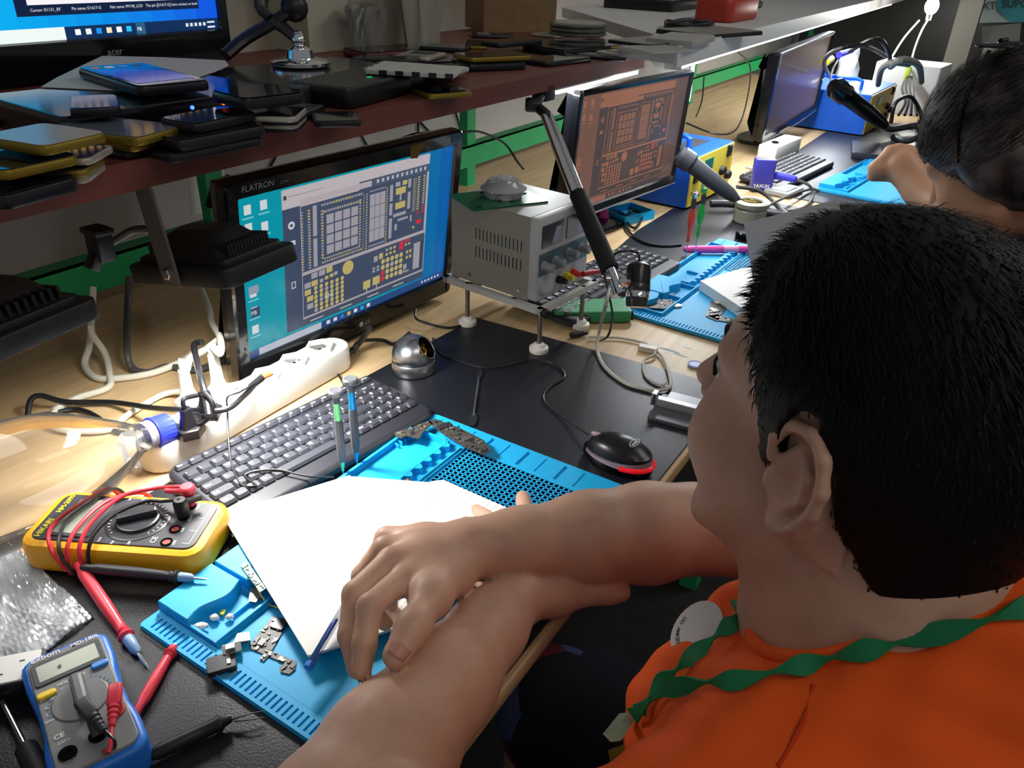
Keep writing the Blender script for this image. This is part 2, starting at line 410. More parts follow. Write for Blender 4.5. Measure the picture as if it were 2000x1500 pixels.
def keyboard(label, loc, rz, group='black keyboards on the desk mats', W=.312, D=.136):
    t = thing('keyboard', label, 'keyboard', loc, rz, group)
    b = MB(); P = rrect(W, D, .012, 4); 
    # front lip bulges at both ends
    P2 = []
    for x, y in rrect(W, D, .02, 5): P2.append((x, y-(.004*max(0, math.cos((x/W)*PI*2+PI))**1 if y < -D*.3 else 0)))
    R = []
    prof = [(0, .003), (.0, .0), (.004, -.0005), (.0125, .0005), (.0145, .004)]
    for z, ins in ((.001, .003), (.004, 0), (.0105, 0), (.0135, .0025), (.0145, .006)):
        R.append([(x, y, z+(.004*(y/D+.5))) for x, y in offset_poly(P2, ins)])
    b.rings(R); b.build('body', kbm, t)
    px = (W-.018)/17.0; py = .0172
    for names, r in ROWS:
        y = D/2-.016-r*py-(.003 if r else -.001); tot = sum(WID.get(n, 1) for n in names); sc = 17.0/tot; x = -W/2+.009
        for n in names:
            w_ = WID.get(n, 1)*sc*px; kd = .010 if r == 0 else .0145
            kb = MB(); kb.poly(rrect(w_-.0012, kd, .0015, 2), 0, .0022); kb.rings([[(xx, yy, .0022) for xx, yy in rrect(w_-.0012, kd, .0015, 2)], [(xx, yy+.0006, .0052) for xx, yy in rrect(w_-.0042, kd-.0035, .002, 2)]], cap0=False)
            if n.strip(): kb.text(n, .0070 if len(n) == 1 else .0044, TR(-w_/2+.0028, -.0008 if r else -.002, .0054), 1, bold=.03)
            o = kb.build('key', [keym, ink], t, loc=(x+w_/2, y, .0140+.004*(y/D+.5)))
            x += w_
    return t
k1 = at(655, 865, .015)
kb1 = keyboard('black keyboard lying between the white power strip and the blue mat', (-.152, .083, MT), math.radians(-7.0))
kb2 = copy_tree(kb1); kb2.location = (.545, .022, MT); kb2.rotation_euler.z = math.radians(-5.5); kb2.scale = (1.25, 1, 1)
kb2['label'] = 'black keyboard behind the hanging microscope camera, beside the grey power supply'
p = at(1590, 320, .02)
kb3 = copy_tree(kb1); kb3.location = (1.66, -.03, MT); kb3.rotation_euler.z = math.radians(-7); kb3.scale = (1.3, 1, 1)
kb3['label'] = 'farthest black keyboard, by the yellow and blue soldering iron'

# ================================================================ MONITORS
scr1 = screen_mat('screen_lit', 1.0)
bezel = mat('bezel_gloss_black', '#0b0c10', .18, coat=.3); silver = mat('silver_trim', '#b9bcc0', .25, .8); shell = mat('shell_black', '#15161a', .35)
class Screen:
    def __init__(s, W, H, cm=lambda c: c): s.b = MB(); s.W = W; s.H = H; s.cm = cm; s.l = 0
    def R(s, u0, v0, u1, v1, c):
        s.l += 1; y = -.0004-s.l*.0000012
        s.b.quad([(u0*s.W, y, v0*s.H), (u1*s.W, y, v0*s.H), (u1*s.W, y, v1*s.H), (u0*s.W, y, v1*s.H)], 0, col=s.cm(lin(c)))
    def C(s, u, v, r, c, n=10):
        s.l += 1; y = -.0004-s.l*.0000012
        s.b.quad([(u*s.W+r*s.W*math.cos(2*PI*k/n), y, v*s.H+r*s.W*math.sin(2*PI*k/n)) for k in range(n)], 0, col=s.cm(lin(c)))
    def T(s, u, v, txt, size, c, al='LEFT'):
        s.l += 1; y = -.0004-s.l*.0000012
        s.b.text(txt, size, TR(u*s.W, y, v*s.H, rx=PI/2), 0, al, col=s.cm(lin(c)))
PG, PY, PR, BGc = '#a9a4ae', '#c9b673', '#dc3346', '#46536b'
def pcb_view(S, u0, v0, u1, v1):
    """board viewer window canvas: grey, yellow and red pads on slate"""
    rnd = random.Random(3)
    X = lambda a: u0+(u1-u0)*a; Y = lambda a: v0+(v1-v0)*a
    R = lambda a, b, c, d, col: S.R(X(a), Y(b), X(c), Y(d), col)
    S.R(u0, v0, u1, v1, BGc); lite = '#b7adb4'
    R(0, .405, 1, .435, lite); R(0, 0, 1, .018, lite); R(.985, .4, 1, 1, lite)
    yc = lambda: PY if rnd.random() < .45 else PG
    for i in range(22): R(.0, .45+i*.0235, .012, .462+i*.0235, yc()); R(.045, .45+i*.0235, .062, .463+i*.0235, yc())
    R(.08, .45, .108, .70, PG); R(.08, .72, .108, .98, PG)
    for i in range(18):
        R(.14+i*.0172, .955, .151+i*.0172, .975, yc()); R(.14+i*.0172, .455, .151+i*.0172, .472, yc())
        if i < 17: R(.155+i*.0165, .895, .166+i*.0165, .915, yc()); R(.155+i*.0165, .485, .166+i*.0165, .50, yc())
    for i in range(17): R(.137, .50+i*.0255, .153, .515+i*.0255, yc()); R(.42, .50+i*.0255, .433, .515+i*.0255, yc())
    for i in range(4):
        for j in range(4): R(.175+i*.061, .525+j*.090, .227+i*.061, .603+j*.090, PG)
    for i in range(22): R(.45, .45+i*.0235, .458, .460+i*.0235, PG); R(.472, .45+i*.0235, .484, .462+i*.0235, yc()); R(.636, .45+i*.0235, .648, .462+i*.0235, yc())
    for i in range(3):
        for j in range(4): R(.502+i*.043, .50+j*.110, .542+i*.043, .605+j*.110, PG)
    for i in range(9): R(.50+i*.0148, .452, .509+i*.0148, .47, PG); R(.50+i*.0148, .958, .509+i*.0148, .972, PG)
    R(.665, .47, .69, .66, PG); R(.665, .69, .69, .80, PG); R(.665, .82, .69, .97, PG)
    R(.715, .865, .80, .925, PY); R(.75, .80, .765, .865, PG); R(.715, .73, .80, .79, PY); R(.71, .94, .75, .98, PG); R(.77, .94, .81, .98, PY)
    R(.82, .70, .845, .86, PG); R(.82, .9, .845, .98, PG); R(.70, .66, .81, .69, PG); R(.74, .61, .83, .632, PG); R(.715, .53, .735, .59, PG); R(.85, .57, .865, .63, PG)
    for i in range(16): R(.868, .66+i*.02, .878, .672+i*.02, PY); R(.885, .66+i*.02, .893, .67+i*.02, PG); R(.905, .62+i*.023, .925, .632+i*.023, PY if i > 1 else PR); R(.955, .62+i*.023, .973, .632+i*.023, PY if i > 3 else PR)
    R(.91, .52, .955, .56, PR); S.C(X(.885), Y(.5), .006, PY)
    # lower half
    S.C(X(.335), Y(.335), .027, PY, 18)
    for x, y, c in ((.06, .37, PG), (.115, .37, PG), (.17, .375, PY), (.06, .30, PY), (.01, .30, PG), (.01, .235, PY), (.025, .17, PY), (.025, .10, PG)): R(x, y-.02, x+.045, y+.03, c)
    for x, y, c in ((.12, .30, PG), (.158, .31, PY), (.196, .315, PY), (.228, .32, PG)): R(x, y-.012, x+.026, y+.02, c)
    for i in range(6):
        for j in range(6): S.C(X(.09+i*.040), Y(.045+j*.042), .0085, PG if (i*5+j*3) % 11 == 0 else PY, 8)
    for i in range(5):
        for j in range(4): S.C(X(.625+i*.040), Y(.09+j*.058), .0105, PR if (i == 0 and j < 2) else (PG if (i, j) == (2, 2) else PY), 8)
    R(.46, .055, .52, .135, PY); R(.54, .06, .60, .14, PY); R(.485, .02, .495, .055, PG); R(.57, .02, .58, .06, PG)
    for i in range(3): R(.645+i*.034, .31, .665+i*.034, .335, PY); R(.645+i*.034, .355, .665+i*.034, .38, PY if i else PG)
    R(.545, .29, .578, .345, PG); R(.59, .30, .622, .355, PY)
    R(.765, .315, .80, .40, PR); R(.815, .375, .835, .40, PR); R(.845, .375, .865, .40, PR); R(.815, .34, .835, .36, PY); R(.845, .34, .865, .36, PY)
    for i in range(2):
        for j in range(2): R(.535+i*.036, .19+j*.03, .558+i*.036, .21+j*.03, PG); R(.83+i*.03, .20+j*.055, .848+i*.03, .23+j*.055, PY)
    R(.90, .06, .96, .33, PG); R(.965, .06, .98, .33, '#3a4459'); R(.81, .10, .84, .15, PG)
def desktop(S):
    n = 14
    for i in range(n):
        u = i/n; a = lin('#009fb4'); b_ = lin('#0457b4'); k = max(0, (u-.55)/.45)**.9; S.R(u, .0, u+1/n, 1, tuple(a[j]*(1-k)+b_[j]*k for j in range(3)))
    for (u, v) in ((.035, .95), (.095, .955), (.035, .845), (.095, .83), (.035, .45), (.035, .33), (.035, .21)):
        S.R(u-.012, v-.05, u+.014, v+.005, '#dfe3e6'); S.R(u-.02, v-.075, u+.022, v-.066, '#7fd0da')
    S.R(.02, .42, .058, .47, '#9aa4b8'); S.R(.022, .27, .058, .33, '#38506b'); S.T(.025, .285, 'PB', .0085, '#e8f0f4')
    S.R(0, 0, 1, .052, '#274d86'); S.R(.045, .002, .32, .050, '#c3cad6')
    for i in range(7): S.R(.345+i*.034, .014, .362+i*.034, .040, ['#dfe6ee', '#dfe6ee', '#2a8be0', '#e8b64c', '#e8e8e8', '#27b0d8', '#dfe6ee'][i])
    for i in range(6): S.R(.86+i*.02, .018, .87+i*.02, .036, '#cfd8e4')
    # viewer window
    S.R(.165, .075, .865, .985, '#c9bfc4'); S.R(.165, .070, .865, .12, '#465369')
    S.R(.165, .12, .238, .87, '#43506a'); S.R(.5, .862, .865, .915, '#505c72'); S.R(.24, .868, .56, .905, '#bdb3ba')
    for i in range(11): S.R(.585+i*.025, .878, .597+i*.025, .902, '#b9bcc6')
    S.R(.19, .936, .34, .942, '#a39ea6'); S.R(.172, .925, .184, .95, '#46424a')
    S.C(.2, .765, .014, '#d5d8de', 12); S.C(.2, .765, .006, '#43506a'); S.R(.188, .64, .214, .67, '#d5d8de'); S.R(.192, .36, .21, .405, '#d5d8de'); S.R(.195, .366, .207, .399, '#43506a')
    for i in range(4): S.R(.27+.14*i, .086, .33+.14*i, .094, '#c0c4cc')
    pcb_view(S, .24, .12, .862, .862)
    S.T(.335, .20, '9M', .013, '#c9cdd6'); S.T(.72, .165, 'UpNox', .008, '#e3c9cf')

def monitor(label, BL, BR, tilt, W, H, bez, draw, brand, cm=lambda c: c, extra=None, group='flat computer monitors', depth=.045, smat=scr1, foot=True, name='computer_monitor', fz=MT):
    """BL, BR: lower corners of the lit area; bez = (left, right, top, bottom)"""
    BL = Vector(BL); BR = Vector(BR); ux = (BR-BL).normalized(); back = Vector((-ux.y, ux.x, 0)).normalized(); up = ux.cross(back)
    up = (up*math.cos(tilt)+back*math.sin(tilt)).normalized(); back = up.cross(ux)
    M = Matrix((ux, back, up)).transposed().to_4x4(); M.translation = BL
    base = BL+(BR-BL)/2+back*.07; t = thing(name, label, 'monitor', (base.x, base.y, fz), 0, group)
    M = Matrix.Translation((-base.x, -base.y, -fz)) @ M; l, r, tp, bo = bez
    b = MB(); b.T = M @ TR(rx=PI/2)   # local x right, y up, z toward viewer
    cx = (W+r-l)/2; cy = (H+tp-bo)/2; ow, oh = W+l+r, H+tp+bo
    out = rrect(ow, oh, .010, 4); inn = rrect(W, H, .0006, 4)
    Rr = [[(x+cx, y+cy, -.012) for x, y in out], [(x+cx, y+cy, .004) for x, y in offset_poly(out, .0)], [(x+cx, y+cy, .007) for x, y in offset_poly(out, .003)],
          [(x+W/2, y+H/2, .006) for x, y in offset_poly(inn, -.002)], [(x+W/2, y+H/2, .0002) for x, y in inn]]
    b.rings(Rr, cap0=False, cap1=False)
    b.rings([[(x+cx, y+cy, -.012) for x, y in out], [(x+cx, y+cy, -.012-depth*.4) for x, y in offset_poly(out, .006)], [(x+cx, y+cy, -.012-depth) for x, y in offset_poly(out, .05)]], cap0=False)
    o = b.build('housing', bezel, t)
    S = Screen(W, H, cm); S.b.T = M; draw(S); S.b.build('screen', smat, t, shade=False)
    if foot:
        hz = BL.z-fz
        b = MB(); b.T = Matrix.Translation((0, 0, 0)) @ Matrix.Rotation(math.atan2(ux.y, ux.x), 4, 'Z')
        b.cbox((0, .02, (hz+.08)/2+.004), (.07, .022, hz+.08), bev=.004); b.build('stand_neck', shell, t)
        b = MB(); b.T = Matrix.Rotation(math.atan2(ux.y, ux.x), 4, 'Z'); b.poly([(.12*math.cos(2*PI*k/28), .02+.075*math.sin(2*PI*k/28)) for k in range(28)], 0, .010, bev=.004); b.build('stand_foot', bezel, t)
    for txt, u, v, sz, al in (brand or []):
        b = MB(); b.T = M; b.text(txt, sz, TR(u, -.0073, v, rx=PI/2), 0, al, bold=.01); b.build('brand_lettering', mat('logo_grey', '#8d9096', .4), t)
    if extra: extra(M, t)
    return t
B1 = Vector((-.0927, .2529, .0488)); yw = -.0701
def ex1(M, t):
    b = MB(); b.T = M
    b.quad([(.30, -.0073, .248), (.345, -.0073, .253), (.325, -.0073, .238), (.318, -.0073, .228), (.302, -.0073, .230)]); b.quad([(.40, -.0073, .252), (.404, -.0073, .25), (.401, -.0073, .238), (.397, -.0073, .238)])
    b.build('sticker_residue', mat('residue_yellow', '#5f4c16', .6), t)
    b = MB(); b.T = M; b.lathe([(.0045, 0), (.0045, .0003)], 16, TR(.207, -.0073, -.018, rx=PI/2)); b.build('round_emblem', mat('logo_grey', '#8d9096', .4), t)
    b = MB(); b.T = M; b.box(-.008, -.0065, -.0085, -.0075, .02, .025); b.cbox((.417, -.008, -.02), (.006, .001, .014)); b.build('button', mat('btn', '#33363c', .3), t)
monitor('LG', B1, B1+Vector((math.cos(yw), math.sin(yw), 0))*.41, -.112, .41, .231, (.020, .017, .024, .034), desktop,
        [('FLATRON', .004, .2405, .011, 'LEFT'), ('E1941', .062, .2405, .0055, 'LEFT'), ('LG', .216, -.0215, .009, 'LEFT')], extra=ex1)['label'] = 'nearest monitor, glossy black with bright cyan desktop and board layout on screen'
def warm(c):
    l = .3*c[0]+.5*c[1]+.2*c[2]; r_ = max(c[0]-max(c[1], c[2]), 0)
    k = (l-.06)/.42; k = max(0, min(1, k))
    a = lin('#4a4446'); b_ = lin('#9e6c55'); o = [a[i]*(1-k)+b_[i]*k for i in range(3)]; o[0] += r_*.4; return tuple(o)
def ex2(M, t):
    b = MB(); b.T = M; b.tube([(-.012, -.008, -.018), (.41, -.008, -.018)], .0016, 6); b.build('bottom_trim', silver, t)
def desktop2(S):
    desktop(S); S.b.m = S.b.m
monitor('', (.662, .164, .092), (1.055, .104, .096), -.06, .40, .224, (.012, .012, .012, .020), desktop2, [], cm=warm, extra=ex2)['label'] = 'second monitor showing the board layout in brownish orange, behind the telescopic arm'
def dim(S):
    n = 10
    for i in range(n): 
        k = i/(n-1); S.R(i/n, 0, (i+1)/n, 1, tuple(lin('#4b3f40')[j]*(1-k)+lin('#6e5a56')[j]*k for j in range(3)))
    S.R(0, 0, 1, .04, '#55494c')
def ex3(M, t):
    b = MB(); b.T = M; b.tube([(-.016, -.008, -.018), (.25, -.009, -.026), (.515, -.008, -.018)], .002, 6, k=8); b.build('bottom_trim', silver, t)
monitor('farthest monitor with a plain dim brown screen, under the long strip lamp', (1.835, .105, .066), (2.34, .072, .096), -.05, .50, .232, (.02, .015, .012, .02), dim, [], extra=ex3)

# monitor on the shelf
def acer(S):
    n = 12
    for i in range(n):
        u = i/n; a = lin('#00b4e6'); b_ = lin('#0a3fd0'); k = u; S.R(u, 0, u+1/n, 1, tuple(a[j]*(1-k)+b_[j]*k for j in range(3)))
    S.R(0, 0, 1, .06, '#0b2a52'); S.R(0, .0, .46, .06, '#dfe9e6'); S.R(.02, .026, .2, .034, '#c3cdcc')
    for i in range(6): S.R(.49+i*.033, .018, .507+i*.033, .045, ['#f0f0f0', '#e0e4e8', '#1f8be0', '#e8d8b8', '#f0f0f0', '#20b8e8'][i])
    S.R(.688, .0, .72, .058, '#2a5878'); S.T(.693, .018, 'PB', .007, '#e8f0f4')
    for i in range(5): S.R(.87+i*.017, .022, .88+i*.017, .04, '#cfd8e4')
    S.R(.955, .008, .985, .018, '#cfd8e4'); S.R(.955, .034, .985, .044, '#cfd8e4')
    S.R(.335, .115, .93, .9, '#0c1c3c'); S.R(.37, .165, .935, .19, '#e8e4e8'); S.R(.925, .165, .935, .9, '#e8e4e8')
    for i, tx in enumerate(('Cursor: R1131_RF', 'Pin name: D1617-G', 'Net name: PP1V8_LCD', 'The pin [D1617-G] have contact on back')): S.T(.375+.12*i, .135, tx, .0055, '#cfd4da')
    for i in range(6):
        for j in range(2): S.C(.405+i*.026, .235+j*.055, .0095, '#e8b45a', 10)
    S.R(.375, .25, .39, .30, '#b9bfc8')
    for u in (.60, .645): S.R(u, .27, u+.035, .33, '#e8b45a'); S.T(u+.01, .21, '6', .008, '#f0f0f0')
    for i, c_ in enumerate(('#e02020', '#e8b45a', '#a0a8b4', '#e8b45a', '#e8b45a', '#e8b45a', '#b9bfc8')): S.C(.71+i*.03, .245, .009, c_, 12)
    S.T(.715, .265, 'UpNox', .012, '#e8e8e8')
A0 = aty(0, 88, .60); A1 = aty(425, 40, .60)
MON4 = monitor('black monitor standing on the brown shelf with bright blue desktop', (A1.x-.48, .60, .424), (A1.x, .60, .424), -.02, .48, .27, (.02, .018, .02, .050), acer, [('acer', .285, -.024, .014, 'CENTER')], smat=screen_mat('screen_bright', 1.5), fz=SZ1+.001)

# ================================================================ FLOOD LIGHTS under the brown shelf
lampm = mat('lamp_casting_black', '#131314', .5, bump=.3, bscale=900)
def flood(label, c, rz, tilt, power, arm_top, sw=.17, sd=.13):
    t = thing('flood_light', label, 'flood light', c, rz, 'black flood lights under the brown shelf')
    M = euler(tilt, 0, 0)
    b = MB(); b.T = M; b.slab(sw, sd, .020, .012, .003); b.poly(rrect(sw-.02, sd-.02, .01), .020, .026, bev=.002)
    b.rings([[(x, y, .026) for x, y in rrect(sw-.03, sd-.035, .015)], [(x, y, .046) for x, y in rrect(sw-.06, sd-.075, .015)], [(x, y, .050) for x, y in rrect(sw-.075, sd-.09, .012)]], cap0=False)
    for i in range(13):
        x = -sw/2+.026+i*(sw-.052)/12; b.poly([(x-.0016, -sd/2+.016), (x+.0016, -sd/2+.016), (x+.0016, sd/2-.016), (x-.0016, sd/2-.016)], .020, .038)
    b.build('housing', lampm, t)
    b = MB(); b.T = M; b.box(-sw/2+.014, sw/2-.014, -sd/2+.014, sd/2-.014, -.0016, -.0002); b.build('glass_front', mat('flood_glass', '#ffffff', .2, emis=5.), t)
    tp = Vector(arm_top)-Vector(c); tp = Matrix.Rotation(-rz, 4, 'Z') @ tp
    b = MB(); s = -1; a = M @ Vector((-sw/2-.004, 0, .016))
    p0 = a; p1 = Vector((a.x, tp.y, tp.z)); d = (p1-p0)
    A = axisT(p0-d.normalized()*.012, d, (1, 0, 0)); b.box(-.0115, .0115, -.0016, .0016, 0, d.length+.012, T=A)
    b.build('bracket', mat('bracket_grey', '#4d4a47', .5), t)
    b = MB(); b.lathe([(.0065, 0), (.0065, .003), (.005, .004)], 6, axisT(p0+Vector((-.0016, 0, 0)), (-1, 0, 0))); b.build('bolt', steel, t)
    l = area('flood_lamp', Vector(c)+M.to_3x3() @ Vector((0, 0, -.004)), Vector(c)+Matrix.Rotation(rz, 3, 'Z') @ (M.to_3x3() @ Vector((0, 0, -1))), sw-.035, sd-.035, power, (1, .97, .92), math.radians(140))
    return t
flood('black finned flood light hanging at the left edge of the nearest monitor', (-.203, .140, .240), math.radians(4), math.radians(-10), 4.4, (-.262, .152, .341), .105, .155)
flood('black finned flood light at the far left, partly outside the picture', (-.425, .215, .226), math.radians(8), math.radians(-8), .28, (-.49, .16, .341), .15, .19)

# ================================================================ MULTIMETERS
ymet = mat('holster_yellow', '#f5b01c', .38); dpan = mat('panel_charcoal', '#33353b', .45); lcd = mat('lcd_grey_green', '#8d978b', .25); cred = mat('socket_red', '#a8433b', .4)
YC = Vector((-.387, .0975, MT)); YR = math.radians(28.5)
t = YMET = thing('multimeter', 'yellow multimeter wrapped in red and black test leads', 'multimeter', YC, YR, 'digital multimeters')
W, H = .088, .184
b = MB(); b.slab(W, H, .036, .018, .007, bbot=.008); b.build('holster', ymet, t)
b = MB(); b.slab(W-.018, H-.020, .003, .010, .0008, T=TR(0, 0, .0345)); b.build('front_panel', dpan, t)
z = .0376
b = MB(); b.slab(.060, .044, .0014, .004, .0005, T=TR(0, .046, z-.0002), mi=1); b.box(-.026, .026, .029, .062, z+.0012, z+.0015, 0); b.build('display', [lcd, dgrey], t)
b = MB(); b.lathe([(.031, 0), (.031, .001), (.0285, .0015)], 36, TR(0, -.012, z-.0005)); b.lathe([(.022, 0), (.0205, .004), (.019, .0045)], 30, TR(0, -.012, z))
b.cbox((0, -.012, z+.008), (.009, .038, .008), bev=.002, rz=.5); b.build('rotary_dial', mat('dial_grey', '#2a2c30', .35), t)
b = MB()
for k in range(26):
    a = -.9+k*(2*PI-1.3)/26; b.cbox((.0268*math.sin(a), -.012+.0268*math.cos(a), z+.0013), (.0007, .0022, .0003), rz=-a)
for txt, x, y, s, al in (('OFF', -.031, .010, .004, 'CENTER'), ('750', -.034, -.004, .0035, 'CENTER'), ('200', -.033, -.02, .0035, 'CENTER'), ('hFE', .033, .012, .0035, 'CENTER'), ('20m', .034, -.002, .0035, 'CENTER'), ('2k', .034, -.012, .0035, 'CENTER'), ('200k', .033, -.022, .0035, 'CENTER'),
                         ('COM', .010, -.063, .0045, 'CENTER'), ('mA', -.009, -.063, .0045, 'CENTER'), ('10A', -.028, -.063, .0045, 'CENTER'), ('CE', -.026, -.043, .008, 'CENTER'), ('VΩHz', .028, -.063, .0035, 'CENTER')): b.text(txt, s, TR(x, y, z+.0004), 0, al)
for x0, x1 in ((-.028, -.010), (-.010, .010), (.010, .028)):
    b.box(x0, x0+.0005, -.076, -.069, z, z+.0003); b.box(x0, x1, -.0765, -.076, z, z+.0003)
b.build('printed_scale', ink, t)
b = MB(); b.text('HIKARI', .0085, TR(-.032, .0715, z+.0003), 0, bold=.02); b.text('HM-2090', .0075, TR(.033, .0715, z+.0003), 0, 'RIGHT', bold=.02); b.build('brand_print', mat('print_yellow', '#e8dc30', .5), t)
for x in (-.028, -.009, .010, .028):
    b = MB(); b.lathe([(.0058, 0), (.0058, .0012), (.004, .0012), (.004, -.001)], 20, TR(x, -.054, z-.0002), 0, cap1=False); b.lathe([(.0039, 0), (.0039, .0004)], 16, TR(x, -.054, z-.0001), 1); b.build('socket', [blackg, cred], t)
M = Matrix.Translation(YC) @ Matrix.Rotation(YR, 4, 'Z')
# leads of the yellow meter (world space): red and black
lred = mat('lead_red', '#cf2f3c', .35); lblack = mat('lead_black', '#1b1b1e', .35)
def P(px, py, z): return at(px, py, z)
def probe(parent, A, B, r, L, mh, mtip, mneedle=steel, guard=True):
    """handle from A toward B (tip of the needle at B)"""
    A = Vector(A); B = Vector(B); T = axisT(A, B-A); D = (B-A).length; n = D-L
    b = MB(); b.lathe([(r*.45, 0), (r*.75, .004), (r*.7, .01), (r, .018), (r*1.02, L*.55), (r*.85, L*.80), (r*.8, L*.86), (r*1.0, L*.88), (r*.8, L*.90), (r*1.15, L*.92), (r*1.25, L*.94), (r*.9, L*.955), (r*.8, L*.96)], 20, T); b.build('handle', mh, parent)
    b = MB(); b.lathe([(r*.78, L*.955), (r*.9, L*.97), (r*.8, L+n*.30), (r*.4, L+n*.42)], 18, T); b.build('insulated_tip', mtip, parent)
    b = MB(); b.lathe([(r*.26, L+n*.38), (r*.24, L+n*.8), (.0002, D)], 10, T); b.build('needle', mneedle, parent)
tipb = mat('tip_blue_grey', '#7f9fc0', .3)
t = thing('test_lead', 'red test lead of the yellow multimeter with a thick red probe', 'test lead', (0, 0, 0), 0, 'test leads with probes')
b = MB()
b.tube([M @ Vector((0.028, -0.054, 0.062)), M @ Vector((0.030, -0.040, 0.060)), M @ Vector((0.036, -0.010, 0.050)), M @ Vector((0.020, 0.014, 0.050)), M @ Vector((-0.020, 0.024, 0.048)), M @ Vector((-0.046, 0.024, 0.036)), M @ Vector((-0.050, 0.020, 0.012))], .0021, 8, k=7)
b.tube([M @ Vector((0.048, -0.006, 0.014)), M @ Vector((0.046, 0.006, 0.036)), M @ Vector((0.020, 0.029, 0.044)), M @ Vector((-0.020, 0.036, 0.045)), M @ Vector((-0.046, 0.036, 0.036)), M @ Vector((-0.051, 0.036, 0.010)), P(146, 1100, .018)], .0021, 8, k=7)
b.tube([M @ Vector((0.049, 0.030, 0.012)), M @ Vector((0.044, 0.040, 0.040)), M @ Vector((0.010, 0.056, 0.043)), M @ Vector((-0.025, 0.062, 0.044)), M @ Vector((-0.046, 0.052, 0.036)), M @ Vector((-0.052, 0.039, 0.014))], .0021, 8, k=7)
b.build('wire', lred, t)
probe(t, P(150, 1100, .022), P(291, 1308, .004), .0058, .118, mat('probe_red', '#d83a4a', .35), tipb)
b = MB(); b.lathe([(.005, 0), (.0055, .01), (.0055, .020), (.003, .022)], 18, T=M @ TR(.028, -.054, .040)); b.tube([M @ Vector((0.028, -0.054, 0.058)), M @ Vector((0.029, -0.030, 0.055))], lambda u: .0052-.0025*u, 12); b.lathe([(.0075, 0), (.0078, .006), (.006, .008)], 20, T=M @ TR(.028, -.054, .056)); b.build('plug', mat('probe_red', '#d83a4a', .35), t)
t = thing('test_lead', 'black test lead of the yellow multimeter with its probe pointing at the blue mat', 'test lead', (0, 0, 0), 0, 'test leads with probes')
b = MB()
b.tube([M @ Vector((0.010, -0.054, 0.060)), M @ Vector((0.018, -0.030, 0.050)), M @ Vector((0.014, -0.016, 0.052)), M @ Vector((-0.004, 0.006, 0.049)), M @ Vector((-0.030, 0.014, 0.046)), M @ Vector((-0.047, 0.015, 0.034)), M @ Vector((-0.051, 0.015, 0.010))], .0019, 8, k=7)
b.tube([M @ Vector((0.048, 0.020, 0.012)), M @ Vector((0.045, 0.034, 0.040)), M @ Vector((0.015, 0.046, 0.043)), M @ Vector((-0.020, 0.052, 0.043)), M @ Vector((-0.046, 0.044, 0.034)), M @ Vector((-0.054, 0.030, 0.014)), P(150, 1112, .010)], .0019, 8, k=7)
b.build('wire', lblack, t)
probe(t, P(158, 1108, .026), P(407, 1132, .0225), .0052, .100, mat('probe_charcoal', '#2c2d33', .4), tipb)
b = MB(); b.lathe([(.0045, 0), (.007, .004), (.0072, .018), (.0055, .021)], 18, T=M @ TR(.010, -.054, .0395)); b.tube([M @ Vector((0.010, -0.054, 0.056)), M @ Vector((0.028, -0.066, 0.050))], .0035, 10); b.build('plug', black, t)

bmet = mat('holster_blue', '#1f6fd0', .4); gpan = mat('panel_grey', '#77797b', .5)
BC = Vector((-.535, -.058, MT)); BR_ = math.radians(-20)
t = thing('multimeter', 'small grey and blue multimeter at the lower left with a yellow button', 'multimeter', BC, BR_, 'digital multimeters')
W, H = .066, .138
def waist(w, h, r, dip):
    P_ = []
    for x, y in rrect(w, h, r, 4): P_.append((x, y))
    Q = []
    n = len(P_)
    for i in range(n):
        a = P_[i]; c = P_[(i+1) % n]; Q.append(a)
        if abs(a[0]-c[0]) < 1e-6 and abs(a[1]-c[1]) > h*.4:
            for k in range(1, 12):
                u = k/12; y = a[1]+(c[1]-a[1])*u; f = math.exp(-((y-.0)/(h*.2))**6); Q.append((a[0]-math.copysign(dip*f, a[0]), y))
    return Q
b = MB(); b.poly(waist(W, H, .012, .003), 0, .030, bev=.004, nb=3, bbot=.004); b.build('holster', bmet, t)
b = MB(); b.poly(waist(W-.010, H-.012, .009, .0005), .028, .0325, bev=.0012); b.build('front_panel', gpan, t); z = .0327
b = MB(); b.slab(.052, .026, .0014, .003, .0005, T=TR(0, .043, z-.0004), mi=1); b.box(-.022, .022, .034, .052, z+.0009, z+.0012, 0); b.poly([(-.008, .043), (-.005, .0445), (-.0052, .0405), (-.0075, .0395)], z+.0012, z+.0014, 1); b.build('display', [mat('lcd_olive', '#98a08c', .25), dgrey], t)
b = MB(); b.slab(.013, .0065, .003, .003, .0012, T=TR(.020, .026, z-.0004)); b.build('button', mat('button_blue', '#2f86dd', .35), t)
b = MB(); b.slab(.014, .0065, .003, .003, .0012, T=TR(-.020, .019, z-.0004)); b.build('button', mat('button_yellow', '#f2cf2a', .35), t)
b = MB(); b.lathe([(.0205, 0), (.0205, .0008), (.0195, .0012)], 36, TR(0, 0, z-.0004)); b.cbox((.001, .002, z+.006), (.010, .036, .010), bev=.003, rz=-.05); b.build('rotary_dial', mat('dial_mid_grey', '#6b6d6f', .4), t)
b = MB()
